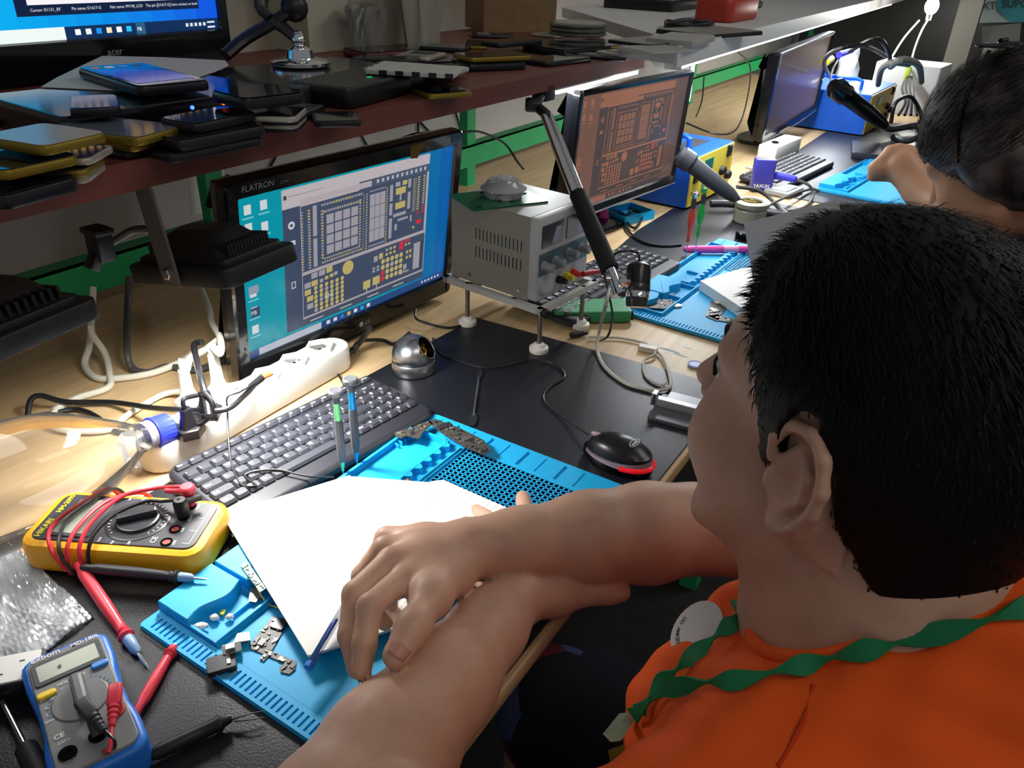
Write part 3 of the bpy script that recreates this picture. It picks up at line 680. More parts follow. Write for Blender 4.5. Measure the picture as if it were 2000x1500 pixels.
for txt, x, y, s in (('exbom', -.0135, .0585, .0078), ('MD-180L', .0165, .0585, .0058), ('HOLD', -.006, .0225, .0042), ('OFF', .0055, .0225, .0042), ('600', -.008, .0175, .003), ('200', -.0165, .012, .003), ('20', -.0225, .005, .003), ('2', -.0235, -.002, .003), ('V=', -.024, .0135, .0035), ('200m', -.023, -.009, .003), ('CE', -.020, -.028, .006), ('CAT II', -.018, -.034, .003), ('10A', -.018, -.052, .0038), ('COM', .003, -.048, .003), ('VΩmA', .02, -.032, .003), ('MAX', .002, -.030, .003)): b.text(txt, s, TR(x, y, z+.0006), 0, 'CENTER', bold=.01 if s > .005 else 0)
b.build('printed_scale', ink, t)
b = MB()
for k in range(22):
    a = -1.9+k*.175
    if -.6 < a < .5: continue
    b.cbox((.0225*math.sin(a), .0225*math.cos(a), z+.0003), (.0006, .002, .0003), rz=-a)
b.build('blue_scale', mat('print_blue', '#3f8fd8', .5), t)
for x, y, mm in ((-.018, -.045, blackg), (.003, -.042, blackg), (.020, -.027, cred)):
    b = MB(); b.lathe([(.0065, 0), (.0065, .0012), (.0035, .0012), (.0035, .0002)], 20, TR(x, y, z-.0003)); b.build('socket', mm, t)
MBm = Matrix.Translation(BC) @ Matrix.Rotation(BR_, 4, 'Z')
def strain(b, p, d, mi=0):
    """boxy banana plug lying along d, ribbed sleeve"""
    T = axisT(p, d); b.slab(.010, .008, .018, .002, .001, T=T, mi=mi)
    for k in range(4): b.lathe([(.0046-.0006*k, .018+.0042*k), (.0046-.0006*k, .0205+.0042*k), (.0026, .021+.0042*k), (.0026, .0222+.0042*k)], 12, T=T, mi=mi)
t = thing('test_lead', 'red lead plugged into the small blue multimeter, with a thin red probe', 'test lead', (0, 0, 0), 0, 'test leads with probes')
p0 = MBm @ Vector((.022, -.024, .046)); d0 = (MBm.to_3x3() @ Vector((-.35, -1, -.1))).normalized()
b = MB(); b.cyl(MBm @ Vector((.020, -.027, .033)), MBm @ Vector((.021, -.026, .045)), .0042); strain(b, p0-d0*.008, d0); b.build('plug', mat('probe_red', '#d83a4a', .35), t)
q = p0+d0*.027; b = MB(); b.tube([q, q+d0*.02, P(200, 1470, .03), P(185, 1540, .012)], .0016, 8, k=6); b.build('wire', lred, t)
probe(t, P(262, 1398, .0085), P(346, 1253, .006), .0048, .070, mat('probe_red', '#d83a4a', .35), mat('probe_red', '#d83a4a', .35))
t = thing('test_lead', 'black lead plugged into the small blue multimeter below its dial', 'test lead', (0, 0, 0), 0, 'test leads with probes')
p0 = MBm @ Vector((.001, -.022, .046)); d0 = (MBm.to_3x3() @ Vector((.25, -1, -.1))).normalized()
b = MB(); b.cyl(MBm @ Vector((.003, -.042, .033)), MBm @ Vector((.003, -.030, .044)), .0042); strain(b, p0-d0*.006, d0); b.build('plug', dgrey, t)
q = p0+d0*.028; b = MB(); b.tube([q, q+d0*.015, P(218, 1480, .02), P(215, 1545, .008)], .0014, 8, k=6); b.build('wire', lblack, t)
# loose black two-pronged probe
t = thing('tweezer_probe', 'black handled probe with two thin prongs lying below the blue mat', 'probe', P(400, 1425, MT), 0)
A = P(290, 1478, .010)-t.location; Bq = P(452, 1402, .010)-t.location; T = axisT(A, Bq-A); L = (Bq-A).length
b = MB(); b.lathe([(.003, 0), (.0058, .006), (.0062, L*.5), (.0058, L*.8), (.0068, L*.83), (.0068, L*.86), (.0045, L*.9), (.0032, L)], 18, T); b.build('handle', black, t)
for dy in (0, .007):
    b = MB(); e = P(517, 1388+dy*1800, .0085)-t.location; b.tube([Bq+Vector((0, -dy*.4, -.002)), Bq.lerp(e, .5)+Vector((0, -dy*.5, 0)), e], lambda u: .0010-.0006*u, 6); b.build('prong', mat('dark_steel', '#55585c', .3, .9), t)

# bubble wrap
bub = clear_mat('bubble_wrap', .9, 1.5, .28, '#dfe4ea', .08)
b = MB(); random.seed(3)
c0 = [P(-80, 1010, .004), P(60, 1085, .004), P(186, 1208, .004), P(20, 1300, .004), P(-90, 1400, .004)]
n = 44
A_, B_, C_, D_ = P(-90, 1000, 0), P(50, 1090, 0), P(186, 1210, 0), P(-60, 1390, 0)
V = []; F = []
for i in range(n+1):
    for j in range(n+1):
        u, v = i/n, j/n; q = (A_*(1-u)+B_*u)*(1-v)+(D_*(1-u)+C_*u)*v
        k = abs(math.sin(i*PI/2))*abs(math.sin(j*PI/2)); V.append((q.x+random.uniform(-.0006, .0006), q.y+random.uniform(-.0006, .0006), .0034+.0034*k+random.uniform(0, .0012)+.002*math.sin(i*.4)*math.cos(j*.3)+.002))
for i in range(n):
    for j in range(n): a = i*(n+1)+j; F.append((a, a+1, a+n+2, a+n+1))
b.add(V, F); o = b.build('bubble_wrap', bub, sharp=180); sm = o.modifiers.new('th', 'SOLIDIFY'); sm.thickness = .0004; tag(o, 'sheet of clear bubble wrap under the yellow multimeter at the left', 'bubble wrap')

# small device and screwdriver at the left edge
t = thing('battery_charger', 'black block with a white top at the left edge beside the blue multimeter', 'charger block', P(25, 1345, MT), math.radians(-40))
b = MB(); b.slab(.055, .035, .022, .003, .001); b.build('body', black, t)
b = MB(); b.slab(.050, .030, .002, .002, .0004, T=TR(0, 0, .022)); 
b.build('top_plate', mat('label_white', '#d8d8d4', .4), t)
b = MB(); 
for x, y in ((-.015, .004), (-.004, -.006), (.010, .005), (.014, -.006)): b.box(x, x+.004, y, y+.001, .0241, .0244)
b.build('print', black, t)
t = thing('screwdriver', 'screwdriver with grey shaft and black handle at the lower left corner', 'screwdriver', P(60, 1480, MT), 0, 'screwdrivers')
A = P(5, 1370, .012)-t.location; Bq = P(48, 1455, .012)-t.location; d = (Bq-A).normalized()
b = MB(); b.cyl(A, Bq, .0022); b.build('shaft', steel, t); b = MB(); b.lathe([(.004, 0), (.008, .004), (.0085, .03), (.009, .07), (.006, .078)], 16, axisT(Bq, d)); b.build('handle', rubber, t)

# ================================================================ NOTEBOOK, PEN
t = thing('notebook', 'open notebook with blank left page and ruled right page under the man\'s hand', 'notebook', P(690, 1130, .006), 0)
O_ = t.location
def pt(px, py, z): v_ = P(px, py, z)-O_; return v_
cl = [pt(433, 1005, .020), pt(683, 928, .018), pt(748, 1002, .016), pt(775, 1120, .014), pt(740, 1240, .012), pt(602, 1281, .018)]
def sheet(pts, nm, m_, th, edge=True):
    b = MB(); n = len(pts); T_ = [tuple(p) for p in pts]; Bt = [(p[0], p[1], p[2]-th) for p in pts]
    b.add(T_+Bt, [tuple(range(n)), tuple(range(2*n-1, n-1, -1))]+[(i, i+n, (i+1) % n+n, (i+1) % n) for i in range(n)])
    return b.build(nm, m_, t, sharp=20)
# left page: gently arched sheet
n = 14; b = MB(); V = []; F = []
A_, B_, C_, D_ = pt(433, 1005, 0), pt(683, 928, 0), pt(745, 1255, 0), pt(600, 1280, 0)
A_ = pt(433, 1005, .0225); B_ = pt(683, 928, .0215); D_ = pt(601, 1280, .0215); C_ = pt(748, 1002, .019)
E_ = pt(775, 1225, .0185)
P1 = [A_, B_, C_, E_, D_]; sheet(P1, 'left_page', paper, .0012)
# right page and its thickness
RP = [pt(748, 1002, .019), pt(842, 940, .0215), pt(866, 937, .0215), pt(1010, 1000, .0205), pt(1080, 1060, .0205), pt(775, 1226, .0185)]
sheet(RP, 'right_page', paper, .0012)
b = MB(); lm = mat('ruled_line', '#9aa3b4', .8)
e0, e1 = pt(866, 937, .0220), pt(1010, 1000, .0213); f0, f1 = pt(790, 1002, .0209), pt(790, 1200, .0200)
for k in range(13):
    u = (k+.7)/13; a = e0.lerp(e1, u); c_ = f0.lerp(f1, u); d = (e1-e0).normalized()*.00028
    b.quad([a-d, a+d, c_+d, c_-d])
b.build('ruled_lines', lm, t, shade=False)
sheet([v_-Vector((0, 0, .0015)) for v_ in (A_+Vector((.004, -.004, 0)), B_, RP[1]*1.0, RP[3]*.98, E_, D_)], 'cover', mat('cover_pale', '#c9d6dc', .5), .0016)
# pen
t = thing('ballpoint_pen', 'clear ballpoint pen with blue ink lying on the edge of the notebook', 'pen', P(640, 1240, .02), 0)
A = P(603, 1303, .0255)-t.location; Bq = P(688, 1158, .034)-t.location; d = Bq-A; L = d.length
penc = clear_mat('pen_clear', .85, 1.45, .12, '#5f9fe0')
b = MB(); b.lathe([(.0034, 0), (.0038, .001), (.0038, L), (.0030, L+.002)], 6, axisT(A, d)); b.build('barrel', penc, t)
b = MB(); b.lathe([(.0012, .002), (.0012, L*.62)], 8, axisT(A, d)); b.lathe([(.0016, L*.36), (.0016, L*.62)], 8, axisT(A, d)); b.build('ink_refill', mat('ink_blue', '#2038c8', .4), t)
b = MB(); b.lathe([(.0041, -.001), (.0041, .004), (.003, .005)], 10, axisT(A, d)); b.build('end_plug', mat('ink_blue_cap', '#2a6fc8', .4), t)

# ================================================================ CIRCUIT BOARDS AND SMALL PARTS
pcbm = mat('pcb_dark', '#3f3d38', .45); pcbg = mat('pcb_green', '#1f7a4c', .4); chip = mat('chip_dark', '#2b2b30', .35); chipg = mat('chip_grey', '#75767a', .35); shield = mat('shield_silver', '#b3b0a8', .3, .9); pad = mat('pad_gold', '#c9b27a', .3, .8); solder = mat('solder_white', '#d8d4cc', .4, .3)
def board(name, label, cat, poly, z, seed, group='loose circuit boards', th=.0011, chips=22, big=None, tilt=0, green_=False):
    """poly: outline pixel corners on the support plane z"""
    W_ = [at(x, y, z) for x, y in poly]; c = sum(W_, Vector())/len(W_); t = thing(name, label, cat, (c.x, c.y, z), 0, group)
    L_ = [(p.x-c.x, p.y-c.y) for p in W_]; T = euler(tilt, 0, 0)
    b = MB(); b.poly(L_, 0, th, T=T); b.build('board', pcbg if green_ else pcbm, t)
    rnd = random.Random(seed); xs = [p[0] for p in L_]; ys = [p[1] for p in L_]
    e = Vector(L_[1])-Vector(L_[0]); ang = math.atan2(e.y, e.x)
    def inside(x, y):
        r = False; n = len(L_)
        for i in range(n):
            (x0, y0), (x1, y1) = L_[i-1], L_[i]
            if (y0 > y) != (y1 > y) and x < (x1-x0)*(y-y0)/(y1-y0)+x0: r = not r
        return r
    b = MB(); k = 0; tries = 0
    while k < chips and tries < 900:
        tries += 1; x = rnd.uniform(min(xs), max(xs)); y = rnd.uniform(min(ys), max(ys)); s1 = rnd.choice((.0015, .0025, .004, .006)); s2 = rnd.choice((.0015, .0025, .004))
        ca, sa = math.cos(ang), math.sin(ang)
        if all(inside(x+ca*a*s1/2-sa*b_*s2/2, y+sa*a*s1/2+ca*b_*s2/2) for a in (-1, 1) for b_ in (-1, 1)):
            b.cbox((x, y, th+.0004), (s1*.9, s2*.9, .0008+.0006*rnd.random()), rnd.choice((0, 0, 1, 2, 2, 3)), T=T, rz=ang); k += 1
    b.build('components', [chip, chipg, shield, pad], t)
    if big:
        for (px, py, w_, h_, mm) in big:
            q = at(px, py, z)-c; bb = MB(); bb.cbox((q.x, q.y, th+.0009), (w_, h_, .0014), T=T, rz=ang, bev=.0003); bb.build('chip', mm, t)
    return t
zz = .0068
board('logic_board', 'phone logic board with a dark chip on the flat area of the nearest blue mat', 'circuit board', [(487, 1262), (532, 1205), (566, 1212), (531, 1272)], zz, 1, big=[(546, 1222, .012, .012, chip), (512, 1257, .008, .006, chipg)], chips=30)
board('logic_board', 'narrow silver tail board with round lugs below the phone logic board', 'circuit board', [(488, 1268), (495, 1260), (538, 1276), (579, 1293), (577, 1308), (565, 1318), (548, 1314), (546, 1305), (556, 1297), (524, 1283), (515, 1293), (508, 1290), (515, 1279)], zz, 2, chips=16)
def mod_(cx, cy, z, name, label, seed):
    c = at(cx, cy, z); t = thing(name, label, 'camera module', c, math.radians(-35))
    b = MB(); b.slab(.024, .018, .006, .002, .0006, T=TR(-.006, -.006, 0)); b.build('battery_block', chip, t)
    b = MB(); b.slab(.016, .010, .005, .001, .0005, T=TR(.004, .006, .003, rx=.2)); b.cbox((.003, .004, .010), (.008, .006, .003), bev=.0005); b.build('shield_can', shield, t)
    b = MB(); b.poly([(.006, .012), (.020, .010), (.020, .020), (.010, .022)], .003, .006); b.build('lug_plate', mat('bare_metal', '#9a948c', .35, .8), t)
    b = MB(); b.tube([(-.014, -.012, .001), (-.004, -.019, .001), (.006, -.016, .001)], .0008, 6, k=4); b.cbox((0, -.0015, .0066), (.003, .018, .0006)); b.build('ribbon', steel, t)
mod_(447, 1288, .0066, 'camera_module', 'black and silver camera module lying across the slotted edge of the blue mat', 5)
board('connector_board', 'small green and silver connector board at the left edge of the notebook page', 'circuit board', [(470, 1106), (482, 1098), (520, 1150), (508, 1158)], .0195, 6, green_=True, chips=22, th=.001)
t = thing('metal_bracket', 'small grey metal bracket plate on the blue mat beside the connector board', 'bracket', P(500, 1165, .008)); b = MB(); b.poly([tuple((P(x, y, .0085)-t.location).xy) for x, y in ((490, 1150), (503, 1146), (512, 1165), (500, 1178), (486, 1176))], 0, .002); b.build('plate', mat('bare_metal', '#9a948c', .35, .8), t)
tag(MB().tube([P(505, 1155, .012), P(522, 1178, .0085), P(545, 1188, .0085)], .0007, 6, k=6).build('thin_wire', mat('wire_yellow', '#e0c860', .4)), 'thin yellow wire curling out from under the notebook', 'wire')
for i, (x, y, r, lb) in enumerate(((392, 1228, .0045, 'elongated white crumpled scrap in the small tray of the blue mat'), (420, 1210, .004, 'middle white crumpled scrap beside the yellow chip in the mat tray'), (449, 1208, .0035, 'round beige scrap right of the yellow chip in the mat tray'))):
    b = MB(); random.seed(20+i); R = []
    for k in range(7):
        a = PI*k/6; R.append([(max(1e-4, r*math.sin(a)*(1+random.uniform(-.25, .25)))*math.cos(2*PI*j/9)*(1.6 if i == 0 else 1.1), r*math.sin(a)*math.sin(2*PI*j/9), -r*.7*math.cos(a)) for j in range(9)])
    b.rings(R, T=Matrix.Translation(P(x, y, .007)+Vector((0, 0, r*.7))) @ euler(0, 0, -.8)); tag(b.build('crumpled_scrap', solder, sharp=10), lb, 'scrap', 'scraps in the mat tray')
b = MB(); b.cbox(P(435, 1196, .0085), (.006, .004, .002), rz=.5, bev=.0004); tag(b.build('yellow_chip', mat('chip_yellow', '#c9cf3a', .4)), 'tiny yellow chip in the small tray of the blue mat', 'chip')
b = MB(); random.seed(9); R = []
for k in range(8): a = PI*k/7; R.append([(max(1e-4, .009*math.sin(a)*(1+random.uniform(-.2, .2)))*math.cos(2*PI*j/11)*1.2, .007*math.sin(a)*math.sin(2*PI*j/11), -.005*math.cos(a)) for j in range(11)])
b.rings(R, T=Matrix.Translation(P(433, 1041, .0075))); tag(b.build('crumpled_foil', solder, sharp=10), 'white crumpled foil ball between the yellow multimeter and the notebook', 'foil')
board('logic_board', 'long phone logic board resting on the back right corner of the blue mat', 'circuit board', [(836, 824), (850, 819), (900, 838), (945, 861), (958, 882), (944, 889), (905, 872), (862, 846)], .0175, 11, chips=60, big=[(868, 834, .020, .009, chip), (912, 858, .014, .008, shield)], tilt=0)
board('logic_board', 'thin tail board with shiny contacts jutting over the back edge of the blue mat', 'circuit board', [(771, 845), (800, 838), (838, 822), (846, 828), (826, 846), (818, 858), (795, 852), (783, 857), (771, 852)], .0175, 12, chips=26)
t = thing('flex_cable', 'copper coloured flex cable with a gold connector in the tray of the blue mat', 'flex cable', P(755, 960, .012)); b = MB(); fl = mat('flex_copper', '#b26a30', .35, .3)
for pp in ([(716, 972), (745, 962), (770, 948), (797, 933), (801, 940), (778, 954), (752, 968), (722, 980)],): b.poly([tuple((P(x, y, .0135)-t.location).xy) for x, y in pp], .0, .0010)
b.build('ribbon', fl, t); b = MB(); b.poly([tuple((P(x, y, .0135)-t.location).xy) for x, y in ((764, 955), (785, 947), (791, 958), (770, 968))], .001, .003); b.build('connector', mat('flex_gold', '#e0a548', .35, .4), t)
b = MB(); b.poly([tuple((P(x, y, .0135)-t.location).xy) for x, y in ((712, 962), (738, 946), (744, 951), (722, 972))], -.001, .002); b.build('dark_end', chip, t)

# ================================================================ SCREWDRIVERS standing in the mats
def precision_driver(label, x, y, h, z0, mgrip, macc, style=0, lean=(0, 0)):
    t = thing('screwdriver', label, 'screwdriver', (x, y, z0), 0, 'screwdrivers'); T = axisT((0, 0, 0), (lean[0], lean[1], 1), (0, 1, 0))
    if style == 0:
        b = MB(); b.lathe([(.0004, 0), (.0008, .004), (.0012, .010)], 8, T); b.build('blade', steel, t)
        b = MB(); b.lathe([(.0014, .008), (.0036, .024)], 16, T); b.lathe([(.0040, h*.66), (.0040, h*.86)], 16, T); b.build('coloured_sleeve', macc, t)
        b = MB(); b.lathe([(.0040, .022), (.0052, .03), (.0050, h*.64), (.0043, h*.67)], 8, T); b.lathe([(.0042, h*.86), (.0044, h*.93)], 16, T); b.build('grip', mgrip, t)
        b = MB(); b.lathe([(.004, h*.92), (.0085, h*.955), (.0088, h*.99), (.007, h), (.003, h*.995)], 24, T); b.build('swivel_cap', mat('cap_grey', '#6c6e74', .3, .4), t)
    else:
        b = MB(); b.lathe([(.0006, 0), (.0011, .004), (.0011, h*.36)], 8, T); b.build('blade', steel, t)
        pr = [(.002, h*.30), (.0036, h*.32)]
        for k in range(8): pr += [(.0037, h*(.33+.022*k)), (.0029, h*(.342+.022*k))]
        pr += [(.004, h*.51), (.0068, h*.58), (.0068, h*.68), (.0042, h*.74), (.0042, h*.80)]
        b = MB(); b.lathe(pr, 14, T); b.build('grip', macc, t)
        b = MB(); b.lathe([(.0045, h*.78), (.0052, h*.88), (.0035, h*.92)], 10, T); b.build('neck', mgrip, t)
        b = MB(); b.lathe([(.0034, h*.91), (.0078, h*.95), (.008, h*.985), (.006, h), (.004, h*.99)] if style == 1 else [(.0034, h*.91), (.0038, h*.95), (.0038, h*.99), (.002, h)], 20, T); b.build('swivel_cap', steel if style == 1 else macc, t)
    return t
precision_driver('precision screwdriver with green sleeve standing behind the notebook page', -.176, .004, .118, .006, mat('grip_grey', '#4d5058', .45), mat('anod_green', '#7fd89a', .25, .6))
precision_driver('precision screwdriver with bright blue sleeve standing at the back of the mat', -.152, .004, .122, .006, mat('grip_grey', '#4d5058', .45), mat('anod_blue', '#1b9be0', .25, .6))
precision_driver('red and black screwdriver standing in the second blue mat', .755, -.062, .146, .006, dgrey, mat('grip_red', '#e04a3c', .4), 1)
precision_driver('green screwdriver standing in the second blue mat beside the red one', .800, -.066, .145, .006, dgrey, mat('grip_green', '#18b34c', .4), 2)

# ================================================================ TIP CLEANER, SPUDGER, MOUSE, CLAMP
t = thing('tip_cleaner', 'brushed metal dome with brass wool opening beside the keyboard', 'tip cleaner', (.083, .105, MT))
brushed = mat('brushed_steel', '#b9bcc0', .28, 1., bump=.1, bscale=800); b = MB()
r = .030; N_ = 28; op = Vector((-.18, -.62, .62)).normalized()  # opening direction
R = [(.031, 0), (.032, .002), (.032, .016), (.0305, .0175), (.0305, .019)]
b.lathe([(.0305, 0), (.0322, .002), (.0322, .017), (.0308, .019)], 36, cap1=False)
V = []; F = []; idx = {}; m1, m2 = 30, 48
opn = Vector((.25, -.75, .62)).normalized()
sph = []
for i in range(m1+1):
    th = PI/2*i/m1
    for j in range(m2): ph = 2*PI*j/m2; sph.append(Vector((math.cos(th)*math.cos(ph), math.cos(th)*math.sin(ph), math.sin(th))))
ca = math.cos(.60)
for i in range(m1):
    for j in range(m2):
        q = [i*m2+j, i*m2+(j+1) % m2, (i+1)*m2+(j+1) % m2, (i+1)*m2+j]
        if all(sph[k].dot(opn) < ca for k in q): F.append(tuple(q))
b.add([tuple(Vector((0, 0, .024))+v_*.0318) for v_ in sph], F); b.lathe([(.0308, .019), (.0318, .0245)], 36, cap0=False, cap1=False)
b.tube([tuple(Vector((0, 0, .024))+(opn*ca+(opn.cross(Vector((0, 0, 1))).normalized()*math.cos(a)+opn.cross(opn.cross(Vector((0, 0, 1))).normalized())*math.sin(a))*math.sin(.60))*.0318) for a in [2*PI*k/30 for k in range(30)]], .0011, 6, closed=True)
b.build('dome', brushed, t)
b = MB(); random.seed(4)
pts = []
for k in range(160):
    v_ = Vector((random.gauss(0, 1), random.gauss(0, 1), random.gauss(0, 1))).normalized()*random.uniform(.012, .024); pts.append(Vector((0, 0, .024))+v_)
pts = [p for p in pts if p.z > .003]
b.tube(pts, .0007, 4, k=3); o = b.build('brass_wool', brass, t); o['kind'] = 'stuff'
t = thing('spudger', 'thin steel double-ended spudger lying on the black mat behind the blue mat', 'spudger', P(930, 780, MT))
A = P(937, 722, MT+.002)-t.location; Bq = P(922, 832, MT+.002)-t.location; d = Bq-A; L = d.length; T = axisT(A, d, (0, 0, 1))
b = MB(); b.tube([A+d*.16, A+d*.85], .0017, 8); b.build('rod', steel, t)
for u0, u1, w_ in ((0, .19, .005), (.80, 1.0, .006)):
    b = MB(); b.poly([(-w_*.7, L*u0), (w_*.7, L*u0), (w_, L*(u0*.5+u1*.5)), (w_*.45, L*u1 if u0 == 0 else L*u0+L*.2), (-w_*.45, L*u1 if u0 == 0 else L*u0+L*.2), (-w_, L*(u0*.5+u1*.5))], -.0006, .0006, T=T @ TR(rx=PI/2) if False else T @ Matrix(((1, 0, 0, 0), (0, 0, 1, 0), (0, 1, 0, 0), (0, 0, 0, 1)))); b.build('flat_blade', mat('blade_dark', '#4c5058', .35, .8), t)

t = thing('computer_mouse', 'black optical mouse with red glowing rear on the black mat', 'mouse', (.040, -.250, MT), math.radians(-3))
def mouse_ring(z0, k, n=36):
    o = []
    for j in range(n):
        a = 2*PI*j/n; x = math.cos(a)*.027*k; y = math.sin(a)*.047*k; x *= (1-.12*math.cos(2*a)*0-.10*(y > 0)*abs(y)/.047+.08*(y < 0)*abs(y)/.047); o.append((x, y))
    return o
def mz(x, y, top): return top*(1-.35*max(0, (y/.047))**2-.25*max(0, -(y/.047))**3)
b = MB(); R = [[(x, y, 0) for x, y in mouse_ring(0, .93)], [(x, y, .004) for x, y in mouse_ring(0, 1.0)], [(x, y, .011) for x, y in mouse_ring(0, 1.0)]]; b.rings(R); b.build('base', blackg, t)
b = MB(); R = [[(x, y, .010+.006*math.sin(max(-1, min(1, y/.047))*-1.2)+.002) for x, y in mouse_ring(0, .995)], [(x, y, .016+.006*math.sin(-y/.047*1.2)) for x, y in mouse_ring(0, .955)]]; b.rings([[(x, y, .0105) for x, y in mouse_ring(0, .995)]]+R[1:]); b.build('clear_band', mat('band_smoke', '#8f7f86', .12, spec=.8), t)
b = MB(); R = []
for k, top in ((.93, .018), (.90, .024), (.80, .030), (.62, .0345), (.40, .037), (.18, .0382), (.02, .0384)):
    R.append([(x, y-.001, .010+(top-.010)*(1-.30*max(0, y/.047)**2-.22*max(0, -y/.047)**2)+.0035*math.sin(-y/.047*1.2)*(k > .85)) for x, y in mouse_ring(0, k)])
b.rings(R, cap0=False); b.build('shell', mat('mouse_shell', '#131315', .32), t)
b = MB(); V = []; 
b.tube([(x*.985, y*.985, .0125) for x, y in mouse_ring(0, 1.0)[20:33]], .0032, 8); b.build('red_light', mat('mouse_red', '#ff2030', .2, emis=.35, emcol='#e01020'), t)
b = MB(); b.sphere((0, .031, .0288), .006, 14, sc=(.45, 1.5, .7)); b.build('scroll_wheel', mat('wheel_clear', '#a08a8c', .2), t)
b = MB()
ell = [(.0105*math.cos(2*PI*k/24), .0045*math.sin(2*PI*k/24)) for k in range(24)]; T = TR(0, -.020, .0383, rx=-.16+.28)
b.rings([[(x, y, 0) for x, y in ell], [(x*.9, y*.85, 0) for x, y in ell]], T=T, cap0=False, cap1=False); b.text('kmex', .0055, T @ TR(0, -.0018, 0), 0, 'CENTER', bold=.02); b.build('logo_print', ink, t, shade=False)
tag(MB().tube([P(1148, 848, .012), P(1100, 815, .005), P(1062, 780, .0045), P(1075, 755, .0045), P(1103, 735, .0045), P(1085, 712, .0045), P(1040, 703, .0045), P(985, 715, .0045), P(945, 718, .0045), P(900, 706, .0045), P(860, 690, .004), P(845, 660, .003)], .0013, 8, k=7).build('mouse_cable', lblack), 'thin black mouse cable snaking over the black mat toward the dome', 'cable')

t = thing('board_holder', 'grey metal circuit board holder with clamping bar beside the mouse', 'board holder', P(1330, 810, MT), math.radians(-84))
b = MB(); b.slab(.10, .072, .0055, .006, .001, T=TR(.012, 0, 0)); b.build('base_plate', mat('holder_dark', '#5d5f62', .4, .6), t)
b = MB(); b.slab(.070, .030, .006, .003, .001, T=TR(.008, .022, .0055)); b.build('jaw_block', mat('holder_grey', '#8b8d90', .35, .7), t)
b = MB(); b.slab(.10, .011, .011, .002, .001, T=TR(.010, .003, .0055)); b.build('clamp_bar', mat('alu_light', '#c4c6c8', .3, .8), t)
b = MB(); b.slab(.008, .014, .018, .002, .001, T=TR(-.040, .003, .0055)); b.build('end_block', steel, t)
b = MB(); b.lathe([(.0022, .0165), (.0022, .022), (.005, .022), (.005, .0245)], 16, TR(.038, .003, 0)); b.build('knurled_screw', chrome, t)

# ================================================================ POWER STRIP, PLUGS, CABLES at the back of station one
t = thing('power_strip', 'white power strip with hexagonal sockets behind the nearest keyboard', 'power strip', (-.125, .208, MT), math.radians(1))
b = MB(); b.slab(.345, .054, .036, .026, .004, bbot=.002)
b.build('body', white, t)
for i in range(6):
    x = -.128+.051*i; b = MB(); hx = [(.021*math.cos(PI/3*k+PI/6)*1.0, .021*math.sin(PI/3*k+PI/6)) for k in range(6)]; hi = [(q[0]*.84, q[1]*.84) for q in hx]
    b.rings([[(a, c, 0) for a, c in hx], [(a, c, .009) for a, c in hx], [(a, c, .009) for a, c in hi], [(a, c, .002) for a, c in hi]], T=TR(x, .002, .034), cap0=False)
    for dx in (-.0095, 0, .0095): b.lathe([(.0024, .0021), (.0024, .0023)], 10, TR(x+dx, .002, .034), 1)
    b.build('socket', [white, blackg], t)
b = MB(); b.lathe([(.0032, 0), (.0032, .0012)], 12, TR(-.161, -.001, .036)); b.build('screw', steel, t)
PS = Matrix.Translation((-.125, .208, MT)) @ Matrix.Rotation(math.radians(1), 4, 'Z')
def plug(name, label, i, m_, h=.045, path=None, r=.0042, group='plugs in the white power strip', wide=1.0):
    t = thing(name, label, 'plug', at(i[0], i[1], .0375) if isinstance(i, tuple) else PS @ Vector((-.128+.051*i, .002, .0375)), 0, group)
    b = MB(); b.poly([(.018*math.cos(PI/3*k+PI/6), .017*math.sin(PI/3*k+PI/6)) for k in range(6)], 0, .012, bev=.003)
    b.rings([[(x*.9, y*.9, .010) for x, y in rrect(.026, .018, .006)], [(x, y, .024) for x, y in rrect(.015, .013, .005)], [(x, y, h) for x, y in rrect(.012, .011, .004)]], cap0=False); 
    for k in range(3): b.slab(.0125, .0115, .0022, .004, .0003, T=TR(0, 0, h-.004-.0045*k))
    b.build('plug_body', m_, t)
    if path:
        b = MB(); L = [Vector(p)-t.location for p in path]; b.tube([(0, 0, h-.004), (0, 0, h+.012)]+[tuple(x) for x in L], r, 10, k=8); b.build('cord', m_, t)
plug('power_plug', 'left white plug in the power strip, its thick white cord looping up', (372, 792), offw, .052, [at(364, 722, .088), at(372, 700, .088), at(400, 684, .075), aty(425, 664, .31), aty(436, 655, .34)], .0045)
plug('power_plug', 'white plug nearest the monitor edge with a short white cord', (430, 772), offw, .060, [at(430, 690, .105), aty(430, 660, .29), aty(414, 630, .38), aty(408, 600, .45), aty(385, 545, .56)], .0045)
plug('power_plug', 'black plug at the left in the power strip beside the blue bottle cap', (372, 848), black, .036, [at(385, 772, .080), at(400, 768, .085), at(415, 790, .075), at(402, 822, .055), at(360, 832, .045), at(322, 826, .030)], .0028)
plug('power_plug', 'black plug with a thick cord rising straight up behind the white plug', (408, 812), black, .034, None)
def cable(label, pts, r, m_, k=7, name='cable'):
    return tag(MB().tube(pts, r, 9, k=k).build(name, m_), label, 'cable')
cable('thick white cable looping down under the green bar and along the bench', [aty(182, 560, .57), aty(180, 600, .56), at(175, 672, .03), at(166, 712, .010), at(190, 738, .006), at(240, 738, .006), at(300, 728, .006), at(350, 708, .010), at(378, 690, .03)], .0048, offw)
cable('white cable hanging from the left flood light and ending on the bench', [aty(178, 640, .47), at(182, 656, .05), at(205, 690, .02), at(214, 730, .011), at(211, 757, .006), at(150, 778, .005), at(104, 803, .005)], .0045, offw)
